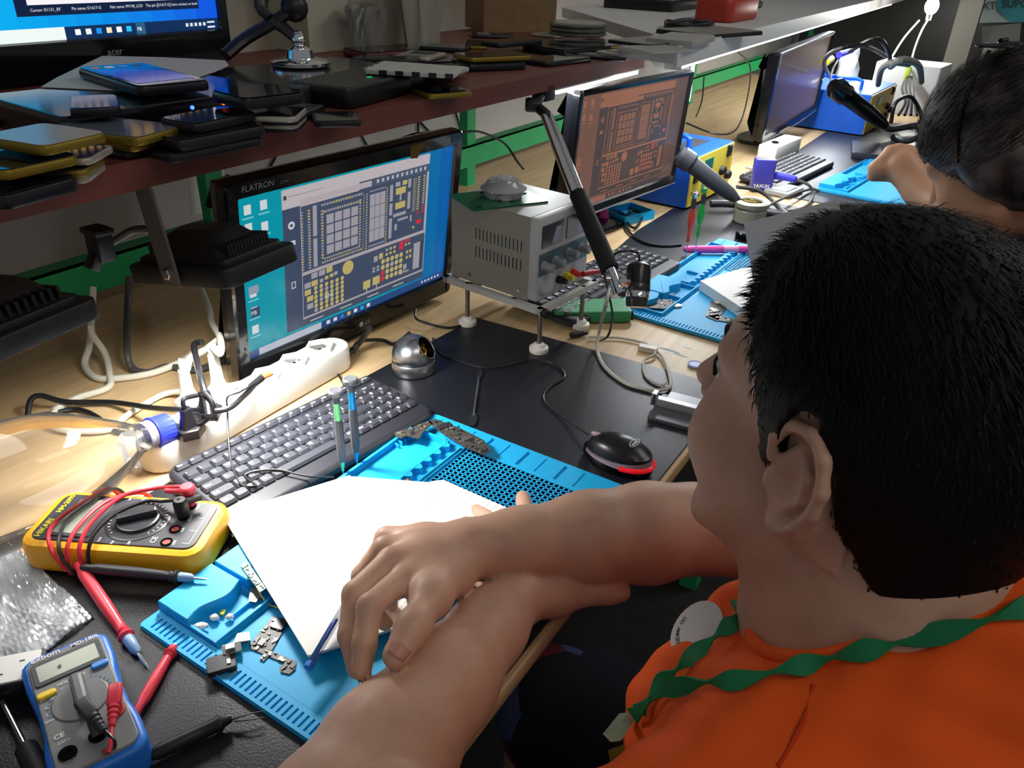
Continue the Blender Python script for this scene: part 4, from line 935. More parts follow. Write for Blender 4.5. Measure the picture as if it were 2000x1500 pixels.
cable('white cable running behind the bottle toward the power strip', [at(352, 765, .012), at(315, 772, .006), at(250, 810, .006), at(215, 838, .006), at(140, 842, .006), at(95, 828, .006), at(110, 800, .006)], .0040, offw)
cable('grey cable hanging from the bar and curving along the bench', [aty(252, 540, .59), aty(249, 600, .57), at(248, 680, .03), at(258, 718, .009), at(290, 728, .006), at(330, 716, .006), at(385, 722, .006), at(440, 702, .006), at(480, 690, .006)], .0052, mat('cable_grey', '#4b4a47', .5))
cable('black cable running along the bench from the left to the power strip', [at(54, 812, .005), at(60, 782, .02), at(80, 773, .022), at(130, 785, .012), at(220, 786, .008), at(300, 797, .03), at(370, 801, .055), at(440, 800, .06), at(480, 770, .06), at(505, 742, .06)], .0036, lblack)
cable('black cable beneath the clear bottle', [at(110, 806, .004), at(150, 800, .004), at(185, 812, .004), at(225, 842, .004), at(262, 845, .004)], .0035, lblack)
cable('thin black cable with a USB plug draped across the keyboard onto the mat', [at(508, 742, .06), at(470, 765, .07), at(445, 775, .07), at(444, 800, .055), at(446, 850, .035), at(452, 905, .024), at(470, 945, .0235), at(500, 948, .0235), at(478, 930, .024), at(500, 920, .025), at(545, 918, .024), at(600, 930, .022), at(652, 932, .018)], .0012, lblack)
cable('black cord rising behind the white plugs', [at(408, 812, .066), at(402, 775, .078), at(390, 730, .09), at(381, 690, .09), at(380, 672, .085), at(395, 668, .09)], .0042, lblack)
t = thing('usb_plug', 'black USB plug hanging in front of the monitor corner', 'USB plug', at(490, 755, .06)); b = MB(); b.cyl((0, 0, 0), at(512, 738, .062)-t.location, .0045); b.build('sleeve', black, t); b = MB(); d = (at(520, 734, .062)-at(512, 738, .062)); b.cyl(at(512, 738, .062)-t.location, at(520, 734, .062)-t.location+d, .0035); b.build('tip', mat('usb_orange', '#b0603a', .4), t)
for i, pp in enumerate(([at(572, 718, .006), at(620, 715, .006), at(668, 700, .008), at(700, 672, .02), at(722, 640, .06)], [at(690, 690, .006), at(700, 668, .02), at(745, 664, .006), at(770, 672, .005), at(800, 650, .006)], [at(610, 715, .005), at(650, 722, .004), at(672, 752, .004), at(668, 772, .004)], [at(812, 605, .02), at(816, 625, .012), at(870, 640, .004), at(905, 635, .004)])):
    cable(['thick black monitor cable looping under the screen toward the keyboard', 'thin black cable under the screen toward the metal dome', 'thin black cable curling behind the keyboard', 'thin black cable behind the metal dome'][i], pp, [.0045, .003, .0018, .0022][i], lblack)
wc = [([aty(528, 325, .795), aty(540, 300, .795), aty(545, 250, .795)], 'wall cable seen left above the nearest monitor'), ([aty(718, 285, .795), aty(705, 260, .795), aty(690, 200, .795)], 'wall cable seen above the middle of the nearest monitor'),
      ([aty(817, 260, .795), aty(816, 200, .795)], 'straight wall cable above the nearest monitor'), ([aty(800, 215, .795), aty(840, 258, .795), aty(870, 280, .795)], 'slanted wall cable crossing the straight one'),
      ([aty(880, 190, .795), aty(896, 240, .795), aty(902, 275, .795), aty(908, 290, .795)], 'curved wall cable at the corner of the nearest monitor'),
      ([aty(905, 258, .55), aty(940, 258, .55), aty(985, 280, .55), aty(1010, 315, .50), aty(1022, 330, .45)], 'cable arching over the green bar to the power supply'),
      ([aty(1350, 250, .5), aty(1370, 200, .5), aty(1375, 150, .5)], 'cable hanging beneath the white shelf left of the far monitor'), ([aty(1440, 100, .4), aty(1465, 130, .4), aty(1460, 190, .3), aty(1440, 250, .2), aty(1400, 262, .2), aty(1340, 240, .3)], 'long black cable looping behind the far monitor')]
for pp, lb in wc: cable(lb, pp, .0028, lblack)

# hanging connector behind the flood light
t = thing('hanging_connector', 'black angled power connector hanging on a grey cable left of the flood light', 'connector', aty(190, 470, .30)); o_ = t.location
b = MB(); T = axisT(aty(188, 445, .3)-o_, aty(198, 490, .3)-aty(188, 445, .3)); b.slab(.026, .02, .038, .003, .002, T=T); b.slab(.032, .024, .006, .003, .001, T=T); b.slab(.016, .014, .030, .004, .002, T=axisT(aty(198, 480, .3)-o_, aty(186, 508, .3)-aty(198, 480, .3))); b.build('body', black, t)
b = MB(); b.tube([aty(198, 482, .3)-o_, aty(225, 470, .3)-o_, aty(260, 450, .29)-o_, aty(295, 448, .26)-o_], .0048, 10, k=6); b.build('cord', mat('cable_grey', '#4b4a47', .5), t)
# papers pinned behind monitor
tag(MB().box(.0, .05, .0, .001, 0, .17, T=Matrix.Translation(aty(372, 420, .70)) @ euler(0, .12, 0)).build('paper_strip', paper), 'white paper strip hanging behind the flood light bracket', 'paper')
tag(MB().box(.0, .045, .0, .001, 0, .16, T=Matrix.Translation(aty(398, 418, .66)) @ euler(0, .18, 0)).build('paper_strip', paper), 'white paper strip hanging right behind the monitor corner', 'paper')

# ================================================================ BOTTLE
t = thing('glass_bottle', 'large clear bottle with blue cap lying on its side at the left', 'bottle', (-.36, .26, .0026))
nk = at(322, 838, .048)-t.location; ax = Vector((-.80, .60, .10)).normalized(); far_ = at(40, 935, .072)-t.location; ax = (far_-nk); ax.z = .022; ax.normalize(); T = axisT(nk, ax)
gl = clear_mat('bottle_clear', .95, 1.35, .03, '#e8e4dc')
b = MB(); b.lathe([(.0155, .016), (.0155, .03), (.018, .033), (.018, .036), (.024, .045), (.045, .085), (.060, .12), (.064, .16), (.064, .30), (.058, .312), (.02, .315)], 40, T, cap0=False); o = b.build('body', gl, t)
b = MB(); pr = [(.003, -.006), (.0165, -.006), (.018, -.004), (.018, .013), (.0195, .015), (.0195, .017)]
R = []
for r_, z_ in pr: R.append([((r_+(.0006 if j % 2 and .01 < r_ and z_ > -.005 and z_ < .014 else 0))*math.cos(2*PI*j/48), (r_+(.0006 if j % 2 and .01 < r_ and z_ > -.005 and z_ < .014 else 0))*math.sin(2*PI*j/48), z_) for j in range(48)])
b.rings(R, T=T); b.build('cap', mat('cap_blue', '#2a38d0', .35), t)
b = MB(); b.lathe([(.0162, .017), (.017, .018), (.017, .020), (.0162, .021), (.0162, .024), (.017, .025), (.017, .027), (.0162, .028)], 30, T, cap0=False, cap1=False); b.build('neck_thread', clear_mat('neck_plastic', .9, 1.5, .3), t)
t = thing('plastic_cup', 'small crumpled clear plastic cup beside the bottle neck and power strip', 'cup', at(275, 900, .003)); b = MB(); R = []
random.seed(8)
for z_, r_ in ((0, .014), (.001, .016), (.012, .018), (.028, .020), (.036, .019)): R.append([((r_+random.uniform(-.002, .002))*math.cos(2*PI*j/14), (r_+random.uniform(-.002, .002))*math.sin(2*PI*j/14), z_) for j in range(14)])
b.rings(R, cap1=False); b.build('wall', clear_mat('cup_clear', .92, 1.5, .25), t)

# ================================================================ POWER SUPPLY on its stand
PX, PY_, PR_ = .253, .002, math.radians(-6); PZ = .078
t = thing('bench_power_supply', 'grey bench power supply with four knobs standing on a metal rack', 'power supply', (PX, PY_, PZ), PR_)
W, D, H = .143, .170, .132; beige = mat('psu_grey', '#8e8c82', .5); lg = mat('psu_front_light', '#b4b8b8', .4)
b = MB(); b.poly([(0, .012), (W, .012), (W, D), (0, D)], 0, H, bev=.002, nb=1); b.build('case', beige, t)
b = MB()
for r_ in (0, 1):
    for k in range(13): b.cbox((-.0001, D-.052-.0075*k, .084-.030*r_), (.0004, .0016, .018))
b.build('vent', blackg, t)
b = MB(); Ty = TR(0, .012, 0, rx=PI/2)
b.poly([(x+W/2, y+H/2) for x, y in rrect(W, H, .006)], 0, .014, T=Ty, bev=.002); b.build('front_frame', lg, t)
b = MB(); b.box(.006, W-.006, -.0026, -.0018, .040, .076); b.build('control_panel', mat('panel_slate', '#4f6470', .4), t)
for x0 in (.010, .074):
    b = MB(); b.cbox((x0+.029, -.002, .102), (.056, .003, .034)); b.build('display', mat('display_dark', '#1b1322', .08, spec=.8), t)
    b = MB(); b.quad([(x0+.026, -.0037, .088), (x0+.046, -.0037, .088), (x0+.048, -.0037, .112), (x0+.036, -.0037, .112)]); b.build('painted_reflection', mat('reflection_lilac', '#a9a4bc', .5), t)  # reflection in the display window, painted as a pale lilac patch
for x in (.018, .048, .084, .118):
    b = MB(); b.lathe([(.0085, 0), (.008, .003), (.0068, .004), (.0062, .018), (.005, .0195)], 20, axisT((x, -.002, .056+.004*(x > .07)), (0, -1, 0))); b.cbox((x, -.016, .056+.004*(x > .07)), (.002, .010, .0145)); b.build('knob', mat('knob_grey', '#8f9396', .4), t)
b = MB(); b.slab(.032, .017, .004, .008, .001, T=TR(.026, -.001, .017, rx=PI/2)); b.slab(.024, .012, .006, .005, .001, T=TR(.026, -.002, .017, rx=PI/2)); b.build('power_button', mat('button_pale', '#a9aeae', .35), t)
for x, mm in ((.060, black), (.080, mat('plug_yellow', '#dfd22c', .4)), (.100, mat('plug_red', '#e03a2e', .4))):
    b = MB(); b.lathe([(.0065, 0), (.0065, .008), (.005, .009), (.0045, .017)], 16, axisT((x, -.002, .022), (0, -1, 0))); b.build('terminal', mm, t)
for y in (.030, .130): b = MB(); b.lathe([(.003, 0), (.003, .0012)], 12, axisT((0, y, .012), (-1, 0, 0))); b.build('screw', steel, t)
tag(MB().lathe([(.0045, 0), (.005, .01), (.004, .04)], 12, axisT(Vector((PX, PY_, PZ))+Matrix.Rotation(PR_, 3, 'Z') @ Vector((.102, -.022, .024)), (.9, -.25, -.12))).build('banana_plug', mat('plug_dark_red', '#a32a36', .4)), 'dark red banana plug sticking out of the power supply terminals', 'plug')
t = thing('metal_rack', 'small white metal rack with threaded legs carrying the grey power supply', 'rack', (PX, PY_, MT), PR_)
b = MB(); pz = PZ-MT-.001
for (x0, x1, y0, y1) in ((-.012, -.002, -.022, D+.01), (-.012, .150, -.024, -.014), (.140, .150, -.022, D+.01), (-.012, .150, D, D+.01), (-.006, .146, .03, .04), (-.006, .146, .12, .13)): b.box(x0, x1, y0, y1, pz-.010, pz)
b.build('frame', mat('rack_white', '#b9bbb6', .45), t)
for x, y in ((-.006, -.019), (.112, -.019), (-.006, .13), (.135, .13)):
    b = MB(); b.cyl((x, y, .012), (x, y, pz), .0038); b.build('leg', mat('leg_steel', '#8c8480', .35, .8), t)
    b = MB(); b.lathe([(.0145, .0002), (.0155, .003), (.0150, .008), (.010, .010), (.009, .013), (.006, .015)], 28, TR(x, y, 0)); b.build('foot', mat('foot_white', '#d6d2cc', .4), t)
b = MB(); b.lathe([(.007, 0), (.0075, .008), (.006, .010)], 16, axisT((-.006, -.024, pz-.006), (-.3, -1, 0))); b.build('knob', black, t)
t = thing('circuit_board', 'green circuit board lying on top of the grey power supply', 'circuit board', (PX+.055, PY_+.10, PZ+H+.0006), math.radians(-30)); b = MB(); b.box(-.07, .06, -.045, .045, 0, .0024); b.build('board', mat('pcb_green_dark', '#0f5a3a', .35), t)
b = MB(); random.seed(2)
for k in range(14): b.cbox((random.uniform(-.06, .05), random.uniform(-.04, .04), .0034), (.005, .003, .002))
b.build('components', [chip], t)
cp = clear_mat('container_clear', .92, 1.5, .25)
t = thing('plastic_container', 'clear plastic lidded container lying on the green circuit board', 'container', (PX+.062, PY_+.10, PZ+H+.0034), .3)
b = MB(); b.lathe([(.02, 0), (.030, .001), (.033, .010), (.034, .012)], 24, cap1=False); b.build('tray', cp, t)
b = MB(); b.lathe([(.036, .012), (.037, .013), (.030, .018), (.026, .024), (.024, .026), (.01, .027)], 24); b.slab(.03, .018, .010, .004, .002, T=TR(-.004, 0, .022, rx=.2)); b.build('lid', cp, t)
t = thing('flat_device', 'green flat device with a black end lying below the power supply rack', 'device', (.415, -.020, MT), math.radians(-52)); b = MB(); b.slab(.135, .060, .020, .008, .003); b.build('body', mat('device_green', '#2f8a58', .4), t); b = MB(); b.box(.0676, .0695, -.027, .027, .002, .017); b.build('end_face', blackg, t); b = MB(); b.lathe([(.004, 0), (.004, .0006)], 14, TR(.03, 0, .020)); b.build('screw', steel, t)

# ================================================================ HANGING USB MICROSCOPE
t = thing('microscope_arm', 'chrome telescopic arm with black foam grip hanging from the shelf', 'microscope arm', aty(1050, 195, .16)); o_ = t.location
A = Vector((0, 0, 0)); J = atd(1068, 225, 1.30)-o_; G0 = atd(1128, 378, 1.20)-o_; G1 = atd(1192, 528, 1.10)-o_
b = MB(); b.T = Matrix.Identity(4); b.cbox(tuple((aty(1062, 178, .165)-o_)), (.035, .03, .03), bev=.004); b.lathe([(.010, -.014), (.012, -.010), (.012, .010), (.010, .014)], 20, axisT(atd(1042, 205, 1.31)-o_, (_r.x, _r.y, 0))); b.tube([aty(1060, 182, .165)-o_, atd(1045, 205, 1.31)-o_, J], .009, 12); b.build('ball_joint', black, t)
s_ = _r*.0052
b = MB(); b.tube([J-s_, J.lerp(G0, .4)-s_], .0062, 14); b.tube([J.lerp(G0, .38)-s_, G0-s_], .0074, 14); b.build('tube', chrome, t)
b = MB(); b.tube([J+s_*1.2, J.lerp(G0, .3)+s_*1.2], .0045, 12); b.tube([J.lerp(G0, .28)+s_*1.2, G0+s_*1.1], .0058, 12); b.build('tube', chrome, t)
b = MB(); d = (G1-G0); b.lathe([(.010, 0), (.0135, .003), (.0135, d.length-.003), (.011, d.length)], 20, axisT(G0, d)); b.build('foam_grip', mat('foam_black', '#17171a', .75), t)
C0 = atd(1200, 545, 1.095)-o_; C1 = atd(1222, 560, 1.09)-o_
b = MB(); b.tube([G1, C0, atd(1210, 575, 1.09)-o_], .009, 12); b.cbox(tuple(C1), (.016, .022, .026), bev=.003, rz=.4); b.lathe([(.007, -.012), (.007, .012)], 16, axisT(C0, _r)); b.build('clamp', chrome, t)
t = thing('usb_microscope', 'black and chrome USB microscope camera hanging in the arm clamp', 'microscope', atd(1243, 600, 1.09)); o_ = t.location
top = atd(1249, 512, 1.09)-o_; d = top; T = axisT((0, 0, 0), d); L = d.length
b = MB(); b.lathe([(.0150, L*.48), (.0175, L*.50), (.0175, L*.80), (.0160, L*.93), (.011, L*.99), (.006, L)], 30, T); b.build('housing', mat('scope_black', '#1d1d20', .25), t)
b = MB(); b.lathe([(.0172, L*.34), (.0178, L*.36), (.0178, L*.50), (.0172, L*.52)], 30, T); b.build('focus_ring', mat('scope_grey', '#4a4848', .25, .7), t)
b = MB(); b.lathe([(.0165, L*.20), (.0172, L*.21), (.0172, L*.34), (.0168, L*.35)], 30, T); b.build('chrome_ring', chrome, t)
b = MB(); b.lathe([(.012, 0), (.0148, .001), (.0158, L*.12), (.0160, L*.21)], 30, T, mi=0); b.build('lens_skirt', mat('scope_smoke', '#3c3634', .15), t)
b = MB(); b.tube([top*.98, atd(1246, 495, 1.09)-o_, atd(1225, 490, 1.10)-o_, atd(1200, 497, 1.11)-o_, atd(1180, 525, 1.10)-o_, atd(1188, 570, 1.06)-o_, atd(1196, 615, 1.03)-o_, atd(1188, 655, .99)-o_, at(1172, 665, .02)-o_], .0016, 8, k=7); b.build('cord', lblack, t)
cable('pale grey USB cable running from the microscope over the black mat to the board holder', [atd(1190, 565, 1.02), atd(1182, 600, 1.0), at(1172, 640, .035), at(1166, 680, .008), at(1180, 715, .005), at(1215, 745, .005), at(1250, 758, .005), at(1290, 762, .006), at(1310, 750, .006), at(1296, 700, .005), at(1272, 678, .005)], .0026, mat('cable_warm_grey', '#b4b0a4', .45))
cable('pale grey cable loop with a small grey connector on the bare wood', [at(1150, 658, .005), at(1210, 660, .004), at(1262, 672, .004), at(1280, 690, .006), at(1258, 705, .004), at(1262, 735, .005), at(1290, 752, .005), at(1300, 748, .006)], .0022, mat('cable_warm_grey', '#b4b0a4', .45))
t = thing('usb_connector', 'grey USB connector on the pale cable loop', 'connector', at(1265, 685, .001)); b = MB(); b.slab(.030, .014, .008, .002, .001, T=TR(rz=math.radians(-80))); b.build('shell', mat('usb_grey', '#c0bcb0', .4), t)
t = thing('jack_plug', 'small black barrel connector on the wood under the rack', 'connector', at(1130, 660, .001)); b = MB(); T = axisT((-.010, .01, .005), (.8, -.5, 0)); b.lathe([(.0045, 0), (.005, .003), (.005, .020), (.004, .021), (.0045, .023), (.0035, .026), (.004, .028), (.003, .032)], 12, T); b.build('sleeve', black, t)
t = thing('plastic_disc', 'flat pale blue plastic cap on the bare wood between the stations', 'cap', at(1358, 714, .001)); b = MB(); b.lathe([(.011, 0), (.012, .001), (.012, .003), (.010, .0035), (.009, .0028), (.002, .0028)], 26); b.build('disc', mat('cap_pale_blue', '#8fa0d8', .4), t)
stm = mat('stain_blue', '#7fa0ae', .6)
b = MB(); random.seed(6)
for cx, cy, w_, h_ in ((1308, 684, .004, .02), (1330, 694, .002, .015), (1345, 680, .001, .01)):
    q = at(cx, cy, .0003); b.poly([(q.x+w_*random.uniform(.6, 1.2)*math.cos(2*PI*k/9), q.y+h_*random.uniform(.6, 1.1)*math.sin(2*PI*k/9)) for k in range(9)], .00005, .0002)
tag(b.build('paint_stain', stm), 'thin smears of bluish paint on the bare wood', 'stain')['kind'] = 'stuff'

# ================================================================ STATION TWO: small things
t = thing('notepad', 'thick white paper pad lying on the second blue mat', 'notepad', at(1440, 575, .0075)); o_ = t.location
P_ = [tuple((at(x, y, .026)-o_).xy) for x, y in ((1368, 548), (1462, 520), (1640, 560), (1620, 640), (1450, 602))]
b = MB(); b.poly(P_, 0, .0185); b.build('pages', paper, t)
b = MB(); b.poly(offset_poly(P_, -.0008) if False else P_, -.0012, -.0001); b.build('back_cover', mat('cover_blue_grey', '#7e8cb8', .5), t)
board('logic_board', 'grey logic board with white label on the second blue mat beside the paper pad', 'circuit board', [(1388, 590), (1412, 586), (1418, 602), (1402, 628), (1378, 618)], .0072, 31, chips=18, big=[(1402, 592, .014, .010, white), (1396, 608, .014, .012, chipg)])
board('logic_board', 'thin arm board on the second blue mat beside the logic board', 'circuit board', [(1380, 617), (1402, 616), (1436, 624), (1432, 632), (1400, 626)], .0072, 32, chips=10)
board('silver_module', 'shiny silver flex module on the second blue mat below the microscope', 'module', [(1258, 590), (1285, 584), (1310, 586), (1322, 596), (1300, 604), (1262, 602)], .0085, 33, chips=22)
t = thing('round_sensor', 'small round silver sensor on the second blue mat', 'sensor', at(1322, 598, .007)); b = MB(); b.lathe([(.009, 0), (.009, .002), (.006, .003)], 16); b.build('disc', shield, t)
t = thing('dark_chip', 'small dark chip lying on the second blue mat behind the silver module', 'chip', at(1313, 576, .0075)); b = MB(); b.slab(.012, .008, .002, .001, .0003); b.build('package', chip, t)
t = thing('marker_pen', 'pink marker pen lying across the back edge of the second blue mat', 'marker', at(1400, 486, .012)); o_ = t.location
A = at(1336, 487, .016)-o_; Bq = at(1466, 487, .016)-o_; d = Bq-A; L = d.length; pk = mat('marker_pink', '#f04fa8', .35)
b = MB(); b.lathe([(.002, -.002), (.0065, .002), (.0078, .012), (.0082, L*.5)], 20, axisT(A, d)); b.build('cap', pk, t)
b = MB(); b.lathe([(.0076, L*.5), (.0080, L*.52), (.0080, L-.004), (.005, L)], 20, axisT(A, d)); b.build('barrel', pk, t)
b = MB(); b.lathe([(.00825, L*.58), (.00825, L*.80)], 20, axisT(A, d), cap0=False, cap1=False); b.build('label_band', mat('marker_label', '#f6a8d0', .4), t)
t = thing('grid_paper', 'sheet of grid paper standing up behind the man\'s forehead', 'paper', at(1500, 520, .03)); gp1 = at(1478, 592, .028); gp2 = at(1640, 640, .028); gp0 = atd(1453, 436, (gp1-CAM).dot(_f)-.03); gp3 = atd(1640, 388, (gp2-CAM).dot(_f)-.03)
o_ = t.location; n_ = (gp1-gp0).cross(gp3-gp0).normalized()*.0004
b = MB(); q = [p-o_ for p in (gp0, gp1, gp2, gp3)]; b.add([tuple(p+n_) for p in q]+[tuple(p-n_) for p in q], [(0, 1, 2, 3), (7, 6, 5, 4), (0, 4, 5, 1), (1, 5, 6, 2), (2, 6, 7, 3), (3, 7, 4, 0)]); b.build('sheet', mat('grid_sheet', '#bfc3c8', .7), t)
b = MB(); 
for sgn in (1, -1):
    for k in range(16):
        u = .18+k*.05
        for (s0, s1, e0, e1) in (((u, .16), (u, .8), 0, 0), ((.18, .16+k*.04), (.93, .16+k*.04), 0, 0)):
            f = lambda a, c: (q[0]*(1-a)+q[3]*a)*(1-c)+(q[1]*(1-a)+q[2]*a)*c+n_*1.3*sgn
            a = f(*s0); c_ = f(*s1); w_ = (c_-a).cross(n_).normalized()*.0003; b.quad([a-w_, a+w_, c_+w_, c_-w_])
b.build('grid_lines', mat('grid_ink', '#8d93a0', .7), t, shade=False)
t = thing('black_jar_lid', 'small black round container behind the second blue mat', 'container', at(1450, 466, MT)); b = MB(); b.lathe([(.016, 0), (.017, .002), (.017, .014), (.015, .016), (.004, .016)], 24); b.build('lid', blackg, t)
t = thing('solder_tin', 'round metal tin filled with brass wool beside the blue and yellow hot air box', 'tin', at(1462, 432, MT)); b = MB(); b.lathe([(.036, 0), (.038, .002), (.038, .030), (.036, .032), (.036, .036), (.041, .038), (.042, .048), (.038, .050), (.026, .050), (.025, .046)], 40, cap1=False); b.build('tin_wall', mat('tin_pale', '#b3b09c', .35, .5), t)
b = MB(); random.seed(14); b.lathe([(.026, .040), (.02, .044), (.002, .046)], 20); b.tube([(random.uniform(-.018, .018), random.uniform(-.018, .018), random.uniform(.042, .049)) for k in range(70)], .001, 4, k=2); b.build('brass_wool', mat('brass_old', '#8a7a44', .4, .6), t)['kind'] = 'stuff'

def hotair(label, loc, rz, W, D, H, blue_, yel, far=False):
    t = thing('hot_air_station', label, 'hot air station', loc, rz, 'blue hot air stations')
    b = MB(); b.poly([(0, .003), (W, .003), (W, D), (0, D)], .004, H, bev=.003, nb=1); b.build('case', blue_, t)
    b = MB(); b.box(.002, W-.002, -.001, .003, .006, H-.003); b.build('front_panel', yel, t)
    b = MB(); b.box(.04, W-.05, .05, D*.5, H, H+.0012); b.build('label_plate', mat('plate_dark', '#3a4048', .4), t) if not far else None
    b = MB(); b.tube([(W*.28, D*.25, H), (W*.28, D*.25, H+.028), (W*.28, D*.32, H+.034), (W*.28, D*.85, H+.034), (W*.28, D*.92, H+.028), (W*.28, D*.92, H)], .007, 10); b.build('handle', blue_, t)
    for x, z_ in ((.30, .76), (.30, .34)):
        b = MB(); b.cbox((W*x+.02, -.002, H*z_), (.05, .003, .028)); b.build('display', mat('display_green', '#12705a', .2), t)
    for x, z_ in ((.10, .62), (.86, .86)):
        b = MB(); b.cbox((W*x, -.003, H*z_), (.026, .005, .030), bev=.001); b.cbox((W*x, -.006, H*z_+.004), (.016, .005, .018), bev=.001); b.build('switch', [black], t)
    for x, z_ in ((.72, .50), (.72, .25), (.88, .35)):
        b = MB(); b.lathe([(.012, 0), (.011, .012), (.008, .014)], 20, axisT((W*x, -.001, H*z_), (0, -1, 0))); b.build('knob', black, t)
    for x in (.06, W-.06):
        for y in (.03, D-.03): b = MB(); b.lathe([(.008, 0), (.008, .0045)], 12, TR(x, y, 0)); b.build('foot', black, t)
    return t
bl_ = mat('station_blue', '#1558c4', .35); ye_ = mat('station_yellow', '#e6d23a', .4)
hotair('blue hot air box with a yellow front panel behind the second keyboard', (1.12, .075, MT), math.radians(-3), .27, .19, .125, bl_, ye_)
hotair('farther blue hot air box with gold front panel beside the far monitor', (2.39, -.105, MT), math.radians(-3), .40, .27, .14, bl_, mat('station_gold', '#a08a34', .4), True)
b = MB()
def handle(label, pts, hoselabel, hose, r0, name='hot_air_gun', mm=mat('handle_graphite', '#3b3e44', .4)):
    t = thing(name, label, 'hot air handle', pts[0]); o_ = t.location; A, Bq = Vector(pts[0])-o_, Vector(pts[1])-o_; d = Bq-A; L = d.length; T = axisT(A, d)
    b = MB(); b.lathe([(r0*.8, 0), (r0*1.15, L*.05), (r0*1.2, L*.20), (r0*.95, L*.24), (r0*.9, L*.6), (r0*.75, L*.9), (r0*.5, L)], 24, T); b.build('body', mm, t)
    b = MB(); b.lathe([(r0*.78, L*.74), (r0*.80, L*.78), (r0*.72, L*.9)], 24, T, cap0=False, cap1=False); b.cbox((r0*.85, 0, L*.45), (r0*.3, r0*.6, L*.15), T=T); b.build('trim', silver, t)
    b = MB(); b.tube([Bq-d*.03]+[Vector(p)-o_ for p in hose], r0*.42, 12, k=7); b.build('hose', mat('hose_black', '#2a2b30', .45), t)
handle('grey hot air handle with chrome ring leaning from the nearer blue box', (at(1325, 300, .15), at(1437, 388, .055)), '', [at(1460, 405, .03), at(1500, 418, .012), at(1550, 420, .010), at(1590, 408, .010), at(1640, 402, .010), at(1700, 402, .010)], .021)
cable('thick black hose from the yellow panel joining the hot air handle hose', [at(1388, 398, .02), at(1420, 398, .02), at(1450, 402, .014), at(1480, 408, .010)], .009, mat('hose_black', '#2a2b30', .45))
t = thing('tool_holder', 'black bracket of the nearer hot air handle with a chrome strip', 'holder', at(1345, 350, .06)); b = MB(); b.cbox((0, 0, 0), (.05, .03, .03), bev=.004, rz=.5); b.build('clip', black, t); b = MB(); b.cbox((-.008, -.020, 0), (.045, .004, .006), rz=.5); b.build('strip', chrome, t)
t = thing('soldering_iron', 'soldering iron with yellow and blue grip lying in its blue stand', 'soldering iron', at(1515, 342, .035)); o_ = t.location; A = at(1470, 330, .05)-o_; Bq = at(1556, 351, .04)-o_; d = Bq-A; L = d.length; T = axisT(A, d)
b = MB(); b.lathe([(.003, -.02), (.004, 0), (.010, .002), (.010, .008)], 16, T); b.build('collar', steel, t)
b = MB(); b.lathe([(.010, .006), (.0135, .012), (.0125, L*.5), (.0115, L*.52)], 20, T); b.build('grip', mat('iron_yellow', '#f0e020', .4), t)
b = MB(); b.lathe([(.0115, L*.51), (.0115, L*.55), (.009, L*.97), (.006, L)], 20, T); b.build('handle', mat('iron_blue', '#3a38c8', .4), t)
b = MB(); b.tube([Bq, at(1580, 362, .03)-o_, at(1588, 380, .01)-o_, at(1575, 402, .006)-o_, at(1545, 412, .006)-o_, at(1500, 412, .006)-o_], .004, 8, k=6); b.build('cord', mat('cable_grey', '#4b4a47', .5), t)
t = thing('iron_stand', 'violet blue soldering iron stand printed with white letters', 'stand', at(1484, 372, MT), math.radians(-60)); b = MB(); b.slab(.055, .03, .085, .004, .002); b.build('block', mat('stand_violet', '#3b3a9c', .4), t); b = MB(); b.text('YAXUN', .0125, TR(-.025, -.0156, .012, rx=PI/2), bold=.02); b.build('print', ink, t)
t = thing('sponge_tray', 'small grey tray in front of the soldering iron stand', 'tray', at(1530, 376, MT), math.radians(-10)); b = MB(); b.slab(.10, .07, .012, .006, .002); b.build('tray', mat('tray_grey', '#8f9294', .5), t); b = MB(); b.slab(.07, .045, .003, .003, .001, T=TR(0, 0, .0115)); b.build('sponge', mat('sponge_pale', '#b8bab6', .8), t)
cable('black cable arcing from the yellow panel around the brass wool tin', [at(1440, 365, .05), at(1480, 372, .03), at(1510, 392, .008), at(1530, 412, .006), at(1545, 422, .006)], .005, mat('cable_grey', '#4b4a47', .5))
cable('grey cable crossing the sponge tray toward the station', [at(1500, 402, .006), at(1535, 385, .022), at(1580, 370, .010), at(1600, 372, .006)], .0035, mat('cable_grey', '#4b4a47', .5))
t = thing('adapter_box', 'white slotted adapter box standing under the far monitor', 'adapter', at(1508, 308, MT), math.radians(-6)); b = MB(); b.slab(.22, .06, .045, .008, .003); b.build('case', white, t)
for k in range(2): b = MB(); b.poly([(.012, 0), (0, .012), (-.012, 0), (0, -.012)], .045, .05); b.build('black_plug', black, t); t.children[-1].location = (-.07+.12*k, 0, 0)
# station under monitor two
t = thing('blue_tray', 'small blue parts tray on the bench behind the second keyboard', 'tray', at(1225, 425, .001), math.radians(-20)); b = MB(); b.box(-.05, .05, -.04, .04, 0, .003); b.box(-.05, .05, -.04, -.037, .003, .02); b.box(-.05, .05, .037, .04, .003, .02); b.box(-.05, -.047, -.037, .037, .003, .02); b.box(.047, .05, -.037, .037, .003, .02); b.build('tray', mblue, t)
t = thing('pink_scrap', 'pink plastic piece beside the small blue tray', 'plastic piece', at(1178, 432, .001)); b = MB(); b.lathe([(.016, 0), (.017, .003), (.008, .03), (.002, .034)], 14); b.build('cone', pk, t)
cable('black cable knot under the second monitor', [at(1240, 400, .006), at(1225, 430, .006), at(1240, 445, .008), at(1255, 420, .010), at(1232, 412, .012), at(1220, 440, .006), at(1250, 470, .006), at(1290, 480, .005), at(1330, 478, .005)], .003, lblack)
